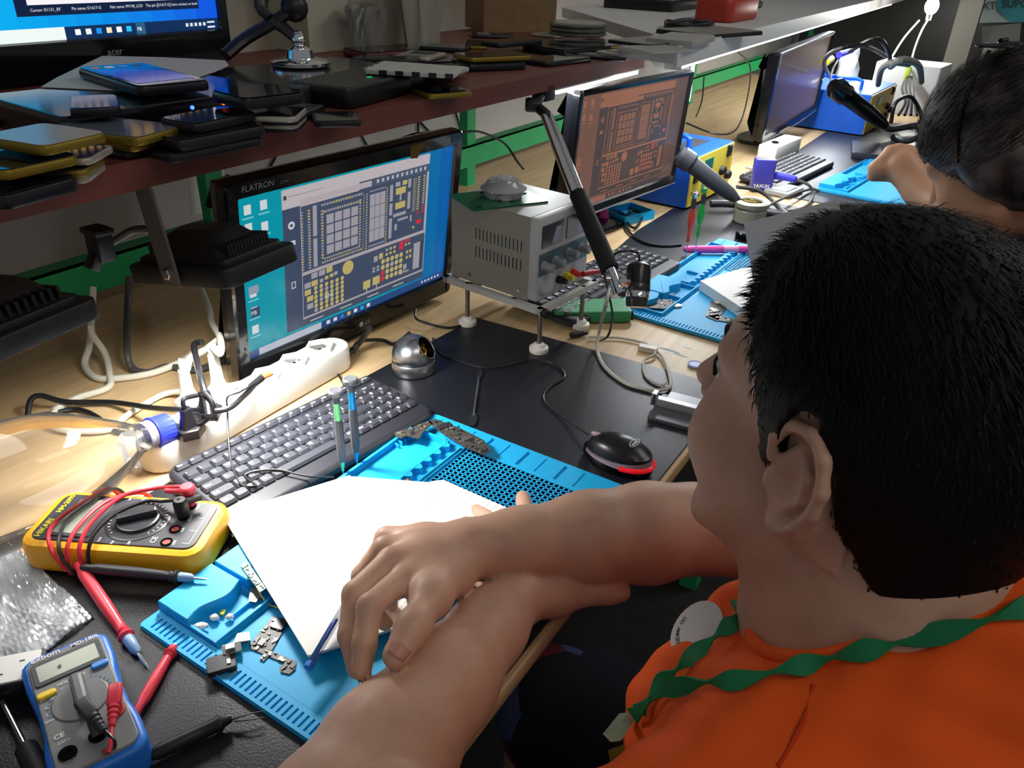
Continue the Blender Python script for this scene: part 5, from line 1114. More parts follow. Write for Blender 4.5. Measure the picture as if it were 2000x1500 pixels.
# far mouse wheel etc. at station three
t = thing('flat_box', 'small black audio box on the farthest desk mat', 'box', at(1690, 300, MT), .2); b = MB(); b.slab(.2, .09, .02, .006, .003); b.build('case', mat('dark_blueish', '#2d2f3c', .35), t)
board('loose_parts', 'small bright parts scattered on the farthest desk mat', 'parts', [(1800, 240), (1830, 232), (1850, 240), (1835, 250), (1805, 250)], .004, 44, chips=30)

handle('far black hot air handle with chrome collar leaning on the farther blue box', (at(1628, 168, .21), at(1728, 245, .07)), '', [at(1740, 252, .04), at(1790, 246, .03), at(1800, 262, .03), at(1770, 275, .02), at(1745, 268, .02)], .028, mm=blackg)
t = thing('soldering_iron', 'far soldering iron with yellow tip above the farther blue box', 'soldering iron', at(1640, 112, .24)); o_ = t.location; b = MB(); b.lathe([(.010, 0), (.014, .004), (.012, .09)], 14, axisT(at(1612, 122, .24)-o_, at(1640, 105, .25)-at(1612, 122, .24))); b.build('grip', mat('iron_yellow', '#f0e020', .4), t); b = MB(); b.lathe([(.012, 0), (.008, .12)], 14, axisT(at(1638, 107, .25)-o_, at(1680, 95, .26)-at(1638, 107, .25))); b.build('handle', mat('iron_blue', '#3a38c8', .4), t)
b = MB(); b.tube([at(1640, 112, .24)-o_, at(1625, 140, .2)-o_, at(1622, 170, .16)-o_], .004, 8, k=4); b.build('hook', steel, t)
t = thing('plastic_bag', 'crumpled white bag behind the farther blue box', 'bag', at(1650, 160, .12)); b = MB(); random.seed(12); R = []
for k in range(6): R.append([((.09-.012*k)*(1+random.uniform(-.3, .3))*math.cos(2*PI*j/12), (.05-.006*k)*(1+random.uniform(-.3, .3))*math.sin(2*PI*j/12), .028*k) for j in range(12)])
b.rings(R); b.build('sack', mat('bag_white', '#c8cccc', .35), t)
for i, (pp, r_) in enumerate((([at(1730, 110, .3), at(1690, 90, .36), at(1640, 95, .36), at(1610, 120, .3), at(1620, 150, .2)], .006), ([at(1740, 240, .05), at(1750, 200, .12), at(1780, 190, .12), at(1800, 230, .05), at(1780, 250, .03)], .007), ([at(1660, 100, .33), at(1710, 75, .38), at(1735, 100, .34), at(1738, 130, .28)], .006))):
    cable(['black hose arching above the farther blue box', 'black cable coil in front of the farther blue box', 'black cable arc at the far end of the bench'][i], pp, r_, lblack)

# ================================================================ FAR END OF THE BENCH
t = thing('bare_bulb', 'bare glowing bulb hanging on a wire at the far end', 'bulb', atd(1820, 12, 3.3)); b = MB(); b.sphere((0, 0, 0), .028, 16, sc=(1, 1, 1.2)); b.build('glass', mat('bulb_glow', '#fff8e8', .3, emis=30.), t); b = MB(); b.cyl((0, 0, -.055), (0, 0, -.03), .012); b.build('socket', steel, t)
b = MB(); b.tube([(0, 0, -.05), atd(1800, 60, 3.25)-t.location, atd(1785, 100, 3.2)-t.location, atd(1775, 145, 3.1)-t.location], .004, 6, k=5); b.build('cord', offw, t)
pl = bpy.data.lights.new('bulb_light', 'POINT'); pl.energy = 7; pl.color = (1, .97, .9); pl.shadow_soft_size = .03; o = bpy.data.objects.new('bulb_light', pl); COL.objects.link(o); o.location = atd(1820, 12, 3.3)+Vector((0, -.06, -.02))
cable('pale wire rising diagonally at the far end', [atd(1740, 115, 3.2), atd(1765, 75, 3.3), atd(1795, 40, 3.4)], .004, offw)
for k in range(4): cable(['leftmost black lead of the bundle below the bulb', 'second black lead of the bundle below the bulb', 'third black lead of the bundle below the bulb', 'rightmost black lead of the bundle below the bulb'][k], [atd(1772+3*k, 150, 3.1), atd(1762+7*k, 172, 3.0), atd(1768+6*k, 200, 2.9), atd(1755+12*k, 225, 2.85)], .005, lblack)
t = thing('green_clip', 'yellow and green clip holding the wire bundle at the far end', 'clip', atd(1772, 145, 3.1)); b = MB(); b.cbox((0, 0, 0), (.02, .02, .06), bev=.004); b.build('clip', mat('clip_yellow', '#a8b83a', .4), t)
t = thing('white_box', 'white equipment box beside the farther blue box', 'box', at(1762, 215, .001), math.radians(-5)); b = MB(); b.slab(.22, .25, .19, .008, .004); b.build('case', mat('box_white', '#b7b8b4', .5), t)
for i, pp in enumerate(([at(1800, 205, .02), at(1830, 212, .01), at(1822, 222, .01), at(1790, 210, .01)], [at(1740, 130, .3), at(1755, 118, .34), at(1775, 118, .34), at(1795, 130, .3), at(1800, 160, .2)], [at(1715, 165, .2), at(1722, 135, .28), at(1745, 122, .32), at(1775, 125, .31)])):
    cable(['black wires on the wood at the far end', 'grey hose arching over the white equipment box', 'grey hose beside the white equipment box'][i], pp, [.005, .009, .009][i], [lblack, mat('hose_grey', '#77776f', .5), mat('hose_grey', '#77776f', .5)][i])
# machine column and bench behind
t = thing('machine_stand', 'grey machine column with black carriage at the far end', 'machine', atd(1845, 190, 3.9)); o_ = t.location
b = MB(); b.box(-.05, .05, -.05, .05, -.2, 1.1); b.build('column', mat('column_grey', '#55554f', .5, .3), t)
b = MB(); b.cbox((-.02, -.06, .0), (.34, .10, .15), bev=.01); b.cbox((.05, -.08, .11), (.12, .10, .10), bev=.01); b.build('carriage', black, t)
b = MB(); b.cyl((.12, 0, -.2), (.12, 0, 1.1), .008); b.build('guide_rod', chrome, t)
t = thing('side_table', 'pale metal side frame beneath the poster at the far end', 'table frame', atd(1920, 170, 4.35)); o_ = t.location
for (a, c_) in (((1835, 192), (1835, 160)), ((1835, 160), (2010, 150)), ((1850, 142), (2010, 140))):
    b = MB(); b.tube([atd(a[0], a[1], 4.35)-o_, atd(c_[0], c_[1], 4.35)-o_], .016, 6); b.build('rail', mat('frame_pale', '#b0aea0', .5), t)
b = MB(); b.tube([atd(1835, 192, 4.35)-o_, Vector((atd(1835, 192, 4.35).x, atd(1835, 192, 4.35).y, FZ))-o_], .016, 6); b.build('leg', mat('frame_pale', '#b0aea0', .5), t)
t = thing('poster', 'white and teal shop poster hanging at the upper right corner', 'poster', atd(1960, 50, 4.0)); o_ = t.location
u_ = (atd(2080, 50, 4.0)-atd(1886, 50, 4.0)); T = Matrix.Identity(4)
c0, c1, c2, c3 = [atd(x, y, 4.0)-o_ for x, y in ((1886, 46), (2120, 40), (2120, -70), (1884, -70))]
b = MB(); n_ = (c1-c0).cross(c3-c0).normalized()*.004; b.add([tuple(p+n_) for p in (c0, c1, c2, c3)]+[tuple(p-n_) for p in (c0, c1, c2, c3)], [(0, 1, 2, 3), (7, 6, 5, 4), (0, 4, 5, 1), (1, 5, 6, 2), (2, 6, 7, 3), (3, 7, 4, 0)]); b.build('sheet', mat('poster_pale', '#b9c4bc', .6), t)
b = MB(); f = lambda x, y: atd(x, y, 3.985)-o_; b.quad([f(1948, 20), f(1975, 44), f(2118, 38), f(2118, -40), f(1945, 0)]); b.build('teal_field', mat('poster_teal', '#3f8f94', .6), t)
xa = (f(1950, 0)-f(1900, 0)).normalized(); ya = (f(1900, -10)-f(1900, 10)).normalized(); za = xa.cross(ya); TM = Matrix((xa, ya, za)).transposed().to_4x4()
b = MB(); TM.translation = f(1903, 18)+(CAM-o_).normalized()*.01; b.text('MXT', .055, TM.copy(), bold=.01); b.build('lettering', mat('poster_ink', '#3b4a50', .6), t); b = MB(); TM.translation = f(1958, 14)+(CAM-o_).normalized()*.01; b.text('SUPORTE', .055, TM, bold=.02); b.build('lettering', mat('poster_ink', '#3b4a50', .6), t)
t = thing('plastic_sleeve', 'hanging translucent plastic sleeve below the poster', 'plastic sleeve', atd(1930, 100, 3.9)); o_ = t.location
q = [atd(x, y, 3.9)-o_ for x, y in ((1915, 128), (1985, 140), (1995, 45), (1918, 52))]; n_ = Vector((.004, 0, 0)); b = MB(); b.add([tuple(p+n_) for p in q]+[tuple(p-n_) for p in q], [(0, 1, 2, 3), (7, 6, 5, 4), (0, 4, 5, 1), (1, 5, 6, 2), (2, 6, 7, 3), (3, 7, 4, 0)]); b.build('film', clear_mat('sleeve_film', .9, 1.4, .3, '#a8a89e', .15), t)
b = MB(); q = [atd(x, y, 3.88)-o_ for x, y in ((1910, 130), (1965, 125), (1975, 95), (1925, 82))]; b.add([tuple(p+n_*.3) for p in q]+[tuple(p-n_*.3) for p in q], [(0, 1, 2, 3), (7, 6, 5, 4), (0, 4, 5, 1), (1, 5, 6, 2), (2, 6, 7, 3), (3, 7, 4, 0)]); b.build('note', mat('note_pale', '#a9a593', .7), t)
struct(MB().box(5.0, 5.1, -3.0, .8, FZ, 2.2).build('trim_1', mat('partition_dark', '#4a4b4a', .25, noise=.3, nscale=3)))

# wall bracket under the white shelf
t = thing('shelf_bracket', 'white triangular steel bracket under the left end of the white shelf', 'bracket', (aty(1345, 182, .10).x, .10, .372-.134)); 
b = MB(); b.box(0, .016, 0, .003, .02, .1335); b.box(0, .016, 0, .16, .131, .1335); b.add([(.007, .003, .02), (.009, .003, .02), (.009, .15, .131), (.007, .15, .131), (.007, .003, .131), (.009, .003, .131)], [(0, 2, 1), (0, 3, 2), (0, 4, 3), (1, 2, 5)]); b.build('bracket', white, t)

# ================================================================ THINGS ON THE BROWN SHELF
S0 = SZ1+.0006
gh = mat('phone_glass', '#0b0d14', .06, spec=.7); dk = mat('phone_frame_dark', '#15161b', .3)
def glass_scr(nm, col, e=.9): return mat(nm, col, .06, spec=.7, emis=0)
def phone(label, a, c_, z, w_, th, frame, face=gh, group='phones and phone screens stacked on the brown shelf', name='phone', extra=None, cat='phone'):
    """a, c_: picture points of the mids of the two short edges, resting at height z"""
    A = at(a[0], a[1], z+th); B_ = at(c_[0], c_[1], z+th); d = B_-A; L = d.length; c = (A+B_)/2
    t = thing(name, label, cat, (c.x, c.y, z), math.atan2(d.y, d.x), group)
    b = MB(); b.slab(L, w_, th, .009, th*.35); b.build('body', frame, t)
    b = MB(); b.slab(L-.004, w_-.004, .0006, .008, .0002, T=TR(0, 0, th-.0001)); b.build('glass_face', face, t)
    if extra: extra(t, L, w_, th)
    return t
def icons(t, L, w_, th):
    b = MB()
    b.poly([(-L*.28, -w_*.42), (L*.40, -w_*.42), (L*.36, w_*.42), (-L*.05, w_*.42), (-L*.22, 0)], th+.0006, th+.0008); b.build('lit_wallpaper', mat('wall_blue_lit', '#2a3cc8', .1, emis=.25), t)
    b = MB()
    for k in range(4): b.slab(.010, .010, .0002, .002, .00005, T=TR(-L*.38, w_*(-.32+.2*k), th+.0006), mi=k)
    b.build('app_icon', [mat('ic1', '#c07848', .3, emis=.3), mat('ic2', '#d8d8d8', .3, emis=.3), mat('ic3', '#3f8fe0', .3, emis=.3), mat('ic4', '#505868', .3)], t)
sil = mat('phone_silver', '#b9b4a4', .3, .5); gld = mat('phone_gold', '#8f7a2c', .35, .6)
# far left pile
phone('black phone at the bottom left corner of the shelf, lowest of its pile', (-60, 335), (85, 362), S0, .07, .012, dk)
phone('dark phone with a gold corner leaning at the left edge of the shelf', (-70, 285), (85, 318), S0+.018, .068, .008, gld)
# S2 pile
for i, (a, c_, lb, fr) in enumerate((((25, 330), (190, 330), 'lowest silver edged screen of the pile at the left', sil), ((20, 318), (188, 318), 'gold edged screen second from below in the left pile', gld), ((30, 292), (200, 296), 'bare silver frame under the white and gold phone', sil))):
    phone(lb, a, c_, S0+.0075*i, .055, .006, fr)
phone('white and gold phone lying on top of the left pile', (20, 252), (152, 272), S0+.030, .065, .008, gld, mat('face_white', '#a9a596', .25))
phone('gold edged phone in the middle pile, topmost', (140, 236), (318, 257), S0+.016, .066, .008, gld, mat('face_lilac', '#5d6470', .12))
phone('gold edged phone lying under the topmost one of the middle pile', (145, 246), (312, 272), S0+.007, .066, .007, gld)
phone('black phone at the bottom of the middle pile', (165, 262), (300, 288), S0, .066, .006, dk)
# black pile
phone('broad black phone at the bottom of the black pile', (338, 262), (430, 285), S0, .11, .008, dk)
phone('thick black handset in the middle of the black pile', (345, 236), (440, 258), S0+.009, .105, .011, black)
phone('slimmer black handset on top of the black pile', (372, 218), (445, 230), S0+.0205, .085, .009, black)
# right pile with white tabs
for i in range(4):
    phone(['lowest screen with white tabs in the pile beside the black pile', 'second screen with white tabs in the pile', 'third screen of the pile with a cream edge', 'fourth screen of the pile with a cream edge'][i], (462, 236-7*i), (590, 240-7*i), S0+.0065*i, .06, .0055, [dk, sil, dk, sil][i])
phone('black phone lying on top of the pile with white tabs', (470, 168), (540, 186), S0+.034, .075, .012, dk)
phone('flat black phone lying alone at the shelf edge', (610, 228), (702, 226), S0, .06, .007, dk)
# set-top box and slab
t = thing('network_box', 'flat black box with blue and orange lights on the shelf', 'network box', at(280, 215, S0), math.radians(-4)); b = MB(); b.slab(.26, .17, .030, .006, .002); b.build('case', mat('box_satin', '#101014', .15), t)
t.location = at(270, 178, S0+.03)-Vector((0, 0, .03)); 
for px_, mm in ((-.01, mat('led_blue', '#3060ff', .3, emis=6.)), (.03, mat('led_orange', '#ff5010', .3, emis=6.))): b = MB(); b.sphere((px_+.02, -.086, .022), .0022, 8); b.build('indicator_light', mm, t)
phone('phone showing a blue strip lying flat on the black network box', (135, 200), (232, 196), S0+.031, .075, .008, dk, mat('face_blue', '#2f6ab0', .1))
tag(MB().poly([tuple(at(x, y, S0+.031).xy) for x, y in ((200, 109), (320, 112), (440, 118), (447, 128), (420, 140), (300, 180), (80, 170), (110, 152))], S0+.0306, S0+.0312).build('paper_sheet', mat('paper_shade', '#b9b6ae', .7)), 'crumpled white paper sheet under the phone with the blue screen', 'paper')
phone('large phone with lit blue screen and app icons on the paper sheet', (216, 127), (343, 163), S0+.033, .082, .011, dk, gh, extra=icons)
t = thing('laptop', 'closed flat black laptop under the suction mount', 'laptop', at(590, 140, S0+.024)-Vector((0, 0, .024)), math.radians(-5)); b = MB(); b.slab(.30, .20, .024, .010, .004); b.build('case', mat('laptop_grey', '#33363a', .12, .3), t)
# suction mount with phone holder
t = thing('suction_mount', 'chrome suction mount with a black holder arm standing on the laptop', 'mount', at(588, 128, S0+.025)); o_ = t.location; sc_ = 1.0
b = MB(); b.lathe([(.040, 0), (.043, .002), (.043, .006), (.036, .009), (.020, .011), (.018, .022), (.010, .026), (.004, .028)], 36); b.build('suction_base', chrome, t)
b = MB(); b.sphere((0, 0, .034), .010, 16); b.tube([(0, 0, .028), atd(582, 95, (o_-CAM).dot(_f))-o_, atd(580, 75, (o_-CAM).dot(_f))-o_], .006, 12); b.sphere(tuple(atd(582, 72, (o_-CAM).dot(_f))-o_), .009, 14); b.build('ball_stem', chrome, t)
dd = (o_-CAM).dot(_f)
b = MB(); b.tube([atd(578, 75, dd)-o_, atd(555, 55, dd)-o_, atd(535, 42, dd)-o_], lambda u: .010+.003*u, 10, flat=.7); b.build('short_arm', mat('arm_satin', '#2c2a30', .15), t)
b = MB(); b.tube([atd(440, 108, dd-.01)-o_, atd(480, 75, dd)-o_, atd(540, 40, dd)-o_, atd(585, 5, dd)-o_], .014, 10, k=4, flat=.6); b.sphere(tuple(atd(575, 15, dd)-o_), .020, 14); b.build('holder_bar', black, t)
b = MB(); b.tube([atd(530, 35, dd)-o_, atd(510, 15, dd)-o_, atd(515, -30, dd)-o_], .012, 10, k=3, flat=.5); b.build('holder_jaw', black, t)
t = thing('router', 'black router with a green light at the shelf edge', 'router', at(690, 190, S0), math.radians(8)); b = MB(); b.slab(.16, .10, .026, .012, .006); b.build('case', mat('router_black', '#0d0e12', .35), t); b = MB(); b.cbox((.012, -.02, .0265), (.008, .005, .001)); b.build('green_light', mat('led_green', '#20d060', .3, emis=.5), t)
# checkered stack of screen modules
for i in range(4):
    z = S0+.008+.0065*i; A = at(722, 130+2*i, z); B_ = at(905, 146, z); d = B_-A
    t = thing('screen_module', ['lowest white edged screen module of the checkered stack', 'second white edged module of the checkered stack', 'third white edged module of the checkered stack', 'topmost white module of the checkered stack'][i], 'screen module', ((A+B_)/2), math.atan2(d.y, d.x), 'screen modules with black tabs')
    L = d.length; b = MB(); b.slab(L*.92, .085, .0058, .003, .0008); b.build('panel', mat('module_white', '#b4b8ac', .5), t)
    b = MB()
    for k in range(5): b.box(-L*.46+L*.92*(k+.4+.5*(i % 2))/5.4, -L*.46+L*.92*(k+.4+.5*(i % 2))/5.4+L*.08, -.0435, -.041, -.0002, .006)
    for k in range(3): b.box(-L*.4605-.001, -L*.46, -.035+.026*k, -.023+.026*k, -.0002, .006)
    b.build('black_tab', black, t); t.children[-1]['kind'] = 'stuff'
phone('gold edged screen under the checkered stack, nearest the shelf edge', (820, 178), (905, 172), S0, .06, .007, gld)
# clutter behind
phone('gold rimmed phone lying behind the checkered stack', (900, 108), (1020, 103), S0+.014, .07, .008, gld)
phone('black phone under the gold rimmed phone', (895, 120), (1010, 116), S0, .08, .012, dk)
phone('black phone lying before the silver ring', (1040, 118), (1130, 108), S0, .07, .008, dk)
phone('silver back plate near the right end of the brown shelf', (1130, 108), (1185, 100), S0, .05, .004, sil)
phone('dark slab phone under the silver ring', (1060, 92), (1200, 80), S0, .12, .014, dk)
phone('red edged phone behind the router', (690, 98), (800, 92), S0, .09, .014, mat('phone_red', '#5a1420', .4))
phone('black tablet lying behind the checkered stack', (700, 118), (900, 112), S0, .10, .010, dk)
for i, (x, y) in enumerate(((1095, 108), (1100, 109))): tag(MB().lathe([(.004, 0), (.005, .003), (.003, .010)], 10, TR(*at(x, y, S0))).build('small_screw', chrome), 'tiny chrome stud near the shelf edge', 'stud', 'tiny chrome studs at the shelf edge')
t = thing('metal_ring', 'stack of silver speaker rings lying on the shelf', 'rings', at(1128, 68, S0+.015)); b = MB()
for k in range(3): b.lathe([(.062, .009*k), (.066, .002+.009*k), (.066, .006+.009*k), (.062, .009+.009*k)], 36, cap0=(k == 0), cap1=(k == 2))
b.build('rim', mat('ring_silver', '#8b8f88', .25, .8), t)
t = thing('white_box', 'large white phone box printed with grey letters behind the suction mount', 'box', aty(690, 110, .60)); t.location.z = S0; t.rotation_euler.z = math.radians(-3); b = MB(); b.box(-.11, .25, 0, .12, 0, .25); b.build('carton', mat('box_cream', '#a9a897', .6), t)
b = MB(); b.text('iPhone', .036, TR(.04, -.0006, .115, rx=PI/2), 0, 'LEFT'); b.build('print', mat('print_grey', '#50524c', .6), t)
t = thing('cardboard_box', 'brown cardboard box standing behind the hanging plastic bag', 'box', at(945, 55, S0+.01)); t.location.z = S0; t.rotation_euler.z = math.radians(-38); b = MB(); b.box(0, .19, 0, .16, 0, .16); b.build('carton', mat('cardboard', '#7d6443', .7, noise=.15), t)
# plastic bags
def bag(label, c, w_, h_, seed, m_):
    t = thing('plastic_bag', label, 'bag', c, 0, 'plastic bags on the shelf'); random.seed(seed); b = MB(); R = []
    ph = [random.uniform(0, 6) for _ in range(5)]
    for k in range(12):
        u = k/11; R.append([((w_*(.55+.45*u))*(1+.16*math.sin(5*a+ph[0]+2*u)+.10*math.sin(9*a+ph[1]-3*u))*math.cos(a), w_*.6*(.5+.5*u)*(1+.2*math.sin(4*a+ph[2]+3*u))*math.sin(a), h_*u+.008*math.sin(3*a+ph[3]))for a in [2*PI*j/40 for j in range(40)]])
    b.rings(R); b.build('sack', m_, t); return t
bm_ = clear_mat('bag_film', .9, 1.4, .65, '#a7a89c', .2)
bag('grey plastic bag drooping beside the cardboard box', at(825, 92, S0+.001), .075, .22, 5, bm_)
bag('small clear plastic bag in front of the white phone box', at(720, 100, S0+.001), .045, .08, 6, clear_mat('bag_clear', .92, 1.45, .22, '#b4b5ab', .1))
# white shelf things
W0 = .372+.0326
phone('open phone frame on the white shelf near its left corner', (1225, 82), (1310, 75), W0, .10, .006, dk, mat('face_grey', '#77776f', .3), 'phones lying on the white shelf')
phone('white phone back plate on the white shelf near the front edge', (1235, 96), (1330, 92), W0, .09, .004, mat('plate_white', '#a7a7a2', .4), mat('face_pale', '#8e8e8a', .3), 'phones lying on the white shelf')
phone('thin dark frame between the white plate and the red tool', (1330, 62), (1440, 55), W0, .14, .008, dk, mat('face_grey', '#77776f', .3), 'phones lying on the white shelf')
t = thing('closed_laptop', 'long black closed laptop lying at the back of the white shelf', 'laptop', aty(1230, 20, .5)); t.location.z = W0; t.rotation_euler.z = math.radians(2); b = MB(); b.slab(.55, .22, .03, .01, .004); b.build('case', mat('laptop_dark', '#17181a', .3), t); t.location.x += .3
t = thing('red_tool', 'red plastic tool body lying on the white shelf', 'tool', at(1418, 38, W0)); b = MB(); b.slab(.24, .10, .055, .02, .01); b.build('body', mat('tool_red', '#a83222', .4), t); b = MB(); b.cyl((.11, 0, .03), (.22, -.02, .03), .018, .010); b.build('spout', dgrey, t)
t = thing('coiled_adapter', 'black cable coil lying on the white shelf beside the red tool', 'cable coil', at(1345, 55, W0)); b = MB(); b.tube([(.07*math.cos(a)*(1+.1*math.sin(3*a)), .05*math.sin(a), .008+.004*math.sin(2.5*a)) for a in [k*.35 for k in range(40)]], .005, 7, k=2); b.build('coil', lblack, t)
for i in range(3): tag(MB().lathe([(.004, 0), (.004, .004), (.002, .006)], 8, TR(*at(1352+12*i, 76-2*i, W0))).build('small_screw', black), 'tiny black screw on the white shelf', 'screw', 'tiny black screws on the white shelf')
t = thing('white_carton', 'flat white carton at the left front of the white shelf', 'carton', at(1290, 62, W0), math.radians(5)); 
t.location = at(1330, 84, W0); b = MB(); b.slab(.16, .09, .012, .004, .002); b.build('carton', mat('carton_pale', '#9c9c98', .6), t)

# loose dark phone parts among the clutter
rc = random.Random(21); spots = [(650, 150, 0), (700, 138, 0), (760, 120, .011), (820, 112, .011), (870, 98, 0), (930, 90, 0), (960, 72, 0), (1000, 88, .013), (1045, 84, 0), (1080, 70, 0), (1150, 96, 0), (1190, 92, .005), (1170, 112, 0), (985, 120, 0), (940, 130, 0), (1215, 110, 0), (850, 130, 0), (500, 205, .0), (545, 222, .0), (60, 225, .0), (110, 215, .012)]
mats_ = [dk, black, dk, sil, dk, gld]
for i, (x, y, dz) in enumerate(spots):
    c = at(x, y, S0+dz); a = rc.uniform(-.5, .5)+(.2 if i % 2 else -.9); L = rc.uniform(.09, .15); w_ = rc.uniform(.05, .075); h_ = rc.uniform(.004, .010)
    t = thing('phone_part', 'dark phone part lying loose in the clutter on the brown shelf', 'phone part', c, a, 'loose phone parts on the brown shelf')
    b = MB(); b.slab(L, w_, h_, .008, h_*.3); b.build('frame', mats_[i % 6], t); b = MB()
    if i % 3: b.slab(L-.006, w_-.006, .0005, .006, .0001, T=TR(0, 0, h_)); b.build('glass_face', gh, t)
    else:
        b.slab(L*.3, w_*.5, .0012, .002, .0003, T=TR(-L*.2, 0, h_)); b.slab(L*.3, w_*.6, .001, .002, .0003, T=TR(L*.2, 0, h_), mi=1); b.build('shield', [chipg, chip], t)

# ================================================================ PEOPLE
class SDF:
    def __init__(s, lo, hi, h):
        s.lo = np.array(lo, float); s.h = h; s.n = np.ceil((np.array(hi)-s.lo)/h).astype(int)+1; s.D = np.full(s.n, 1.0, np.float32)
    def _box(s, lo, hi, pad):
        a = np.maximum(0, np.floor((np.array(lo)-pad-s.lo)/s.h).astype(int)); b = np.minimum(s.n, np.ceil((np.array(hi)+pad-s.lo)/s.h).astype(int)+1)
        if (b <= a).any(): return None
        g = [s.lo[i]+s.h*np.arange(a[i], b[i]) for i in range(3)]
        X, Y, Z = np.meshgrid(*g, indexing='ij', sparse=True); return tuple(slice(a[i], b[i]) for i in range(3)), X, Y, Z
    def _mix(s, sl, d, k, sub=False):
        A = s.D[sl]
        if sub:
            h = np.clip(.5-.5*(A+d)/k, 0, 1); s.D[sl] = (A*(1-h)-d*h+k*h*(1-h)).astype(np.float32)
        else:
            h = np.clip(.5+.5*(A-d)/k, 0, 1); s.D[sl] = (A*(1-h)+d*h-k*h*(1-h)).astype(np.float32)
    def cone(s, a, b, ra, rb, k=.01, sub=False, sc=None):
        a = np.array(a, float); b = np.array(b, float); r = max(ra, rb)
        q = s._box(np.minimum(a, b)-r, np.maximum(a, b)+r, k+3*s.h)
        if q is None: return s
        sl, X, Y, Z = q; d = b-a; L2 = max(d@d, 1e-12)
        t = np.clip(((X-a[0])*d[0]+(Y-a[1])*d[1]+(Z-a[2])*d[2])/L2, 0, 1)
        dist = np.sqrt((X-a[0]-t*d[0])**2+(Y-a[1]-t*d[1])**2+(Z-a[2]-t*d[2])**2)-(ra+(rb-ra)*t)
        s._mix(sl, dist, k, sub); return s
    def chain(s, pts, rs, k=.01, sub=False):
        for i in range(len(pts)-1): s.cone(pts[i], pts[i+1], rs[i], rs[i+1], k, sub)
        return s
    def ell(s, c, r, k=.01, M=None, sub=False):
        c = np.array(c, float); r = np.array(r, float); R_ = np.eye(3) if M is None else np.array(M)
        ext = np.sqrt(((R_*r)**2).sum(1)); q = s._box(c-ext, c+ext, k+3*s.h)
        if q is None: return s
        sl, X, Y, Z = q; dx, dy, dz = X-c[0], Y-c[1], Z-c[2]
        u = [(dx*R_[0, i]+dy*R_[1, i]+dz*R_[2, i])/r[i] for i in range(3)]; k0 = np.sqrt(u[0]**2+u[1]**2+u[2]**2)
        k1 = np.sqrt((u[0]/r[0])**2+(u[1]/r[1])**2+(u[2]/r[2])**2)+1e-9
        s._mix(sl, k0*(k0-1)/k1, k, sub); return s
    def grid(s): return np.meshgrid(*[s.lo[i]+s.h*np.arange(s.n[i]) for i in range(3)], indexing='ij', sparse=True)
    def mesh(s):
        D = s.D; I = D < 0; nx, ny, nz = D.shape
        c = [(i, j, k) for i in (0, 1) for j in (0, 1) for k in (0, 1)]
        cnt = sum(I[i:nx-1+i, j:ny-1+j, k:nz-1+k].astype(np.int8) for i, j, k in c)
        act = np.argwhere((cnt > 0) & (cnt < 8)); idx = -np.ones((nx-1, ny-1, nz-1), np.int64); idx[act[:, 0], act[:, 1], act[:, 2]] = np.arange(len(act))
        P = np.zeros((len(act), 3)); W = np.zeros(len(act))
        for ci in range(8):
            for cj in range(ci+1, 8):
                a = np.array(c[ci]); b = np.array(c[cj])
                if abs(a-b).sum() != 1: continue
                pa = act+a; pb = act+b; da = D[pa[:, 0], pa[:, 1], pa[:, 2]]; db = D[pb[:, 0], pb[:, 1], pb[:, 2]]
                m_ = (da < 0) != (db < 0); t = np.where(m_, da/(da-db+1e-20), 0)[:, None]
                P += np.where(m_[:, None], a+(b-a)*t, 0); W += m_
        V = s.lo+s.h*(act+P/W[:, None]); F = []
        for ax in range(3):
            sl0 = [slice(None)]*3; sl1 = [slice(None)]*3; sl0[ax] = slice(0, -1); sl1[ax] = slice(1, None)
            ch = np.argwhere(I[tuple(sl0)] != I[tuple(sl1)]); b1, b2 = (ax+1) % 3, (ax+2) % 3
            ok = (ch[:, b1] > 0) & (ch[:, b2] > 0) & (ch[:, b1] < D.shape[b1]-1) & (ch[:, b2] < D.shape[b2]-1); ch = ch[ok]
            def g(o1, o2):
                q = ch.copy(); q[:, b1] -= o1; q[:, b2] -= o2; return idx[q[:, 0], q[:, 1], q[:, 2]]
            Q = np.stack([g(1, 1), g(0, 1), g(0, 0), g(1, 0)], 1); fl = ~I[ch[:, 0], ch[:, 1], ch[:, 2]]; Q[fl] = Q[fl][:, ::-1]; F.append(Q)
        return V, np.concatenate(F)
def np_mesh(name, parts, mats, parent, smooth=2):
    Vs = []; Fs = []; k = 0
    for V, F in parts: Vs.append(V); Fs.append(F+k); k += len(V)
    V = np.concatenate(Vs); F = np.concatenate(Fs)
    me = bpy.data.meshes.new(name); me.vertices.add(len(V)); me.vertices.foreach_set('co', (V-np.array(parent.location if parent else (0, 0, 0))).astype(np.float32).ravel())
    me.loops.add(F.size); me.loops.foreach_set('vertex_index', F.astype(np.int32).ravel()); me.polygons.add(len(F)); me.polygons.foreach_set('loop_start', np.arange(0, F.size, 4, dtype=np.int32))
    me.update(calc_edges=True); me.validate(); me.polygons.foreach_set('use_smooth', np.ones(len(me.polygons), bool))
    for m_ in (mats if isinstance(mats, (list, tuple)) else [mats]): me.materials.append(m_)
    o = bpy.data.objects.new(name, me); COL.objects.link(o); o.parent = parent
    if smooth: sm = o.modifiers.new('smooth', 'SMOOTH'); sm.factor = .5; sm.iterations = smooth
    return o
A3 = lambda v_: np.array(v_, float)

skin = mat('skin', '#cfa38a', .5, sss=.12, noise=.12, nscale=40, bump=.12, bscale=700); hairm = mat('hair_black', '#0c0b0c', .55, spec=.2)
nailm = mat('nail', '#c08a78', .3); orange = mat('shirt_orange', '#f25c12', .85, bump=.3, bscale=1500); lany = mat('lanyard_green', '#0f7a4a', .6)

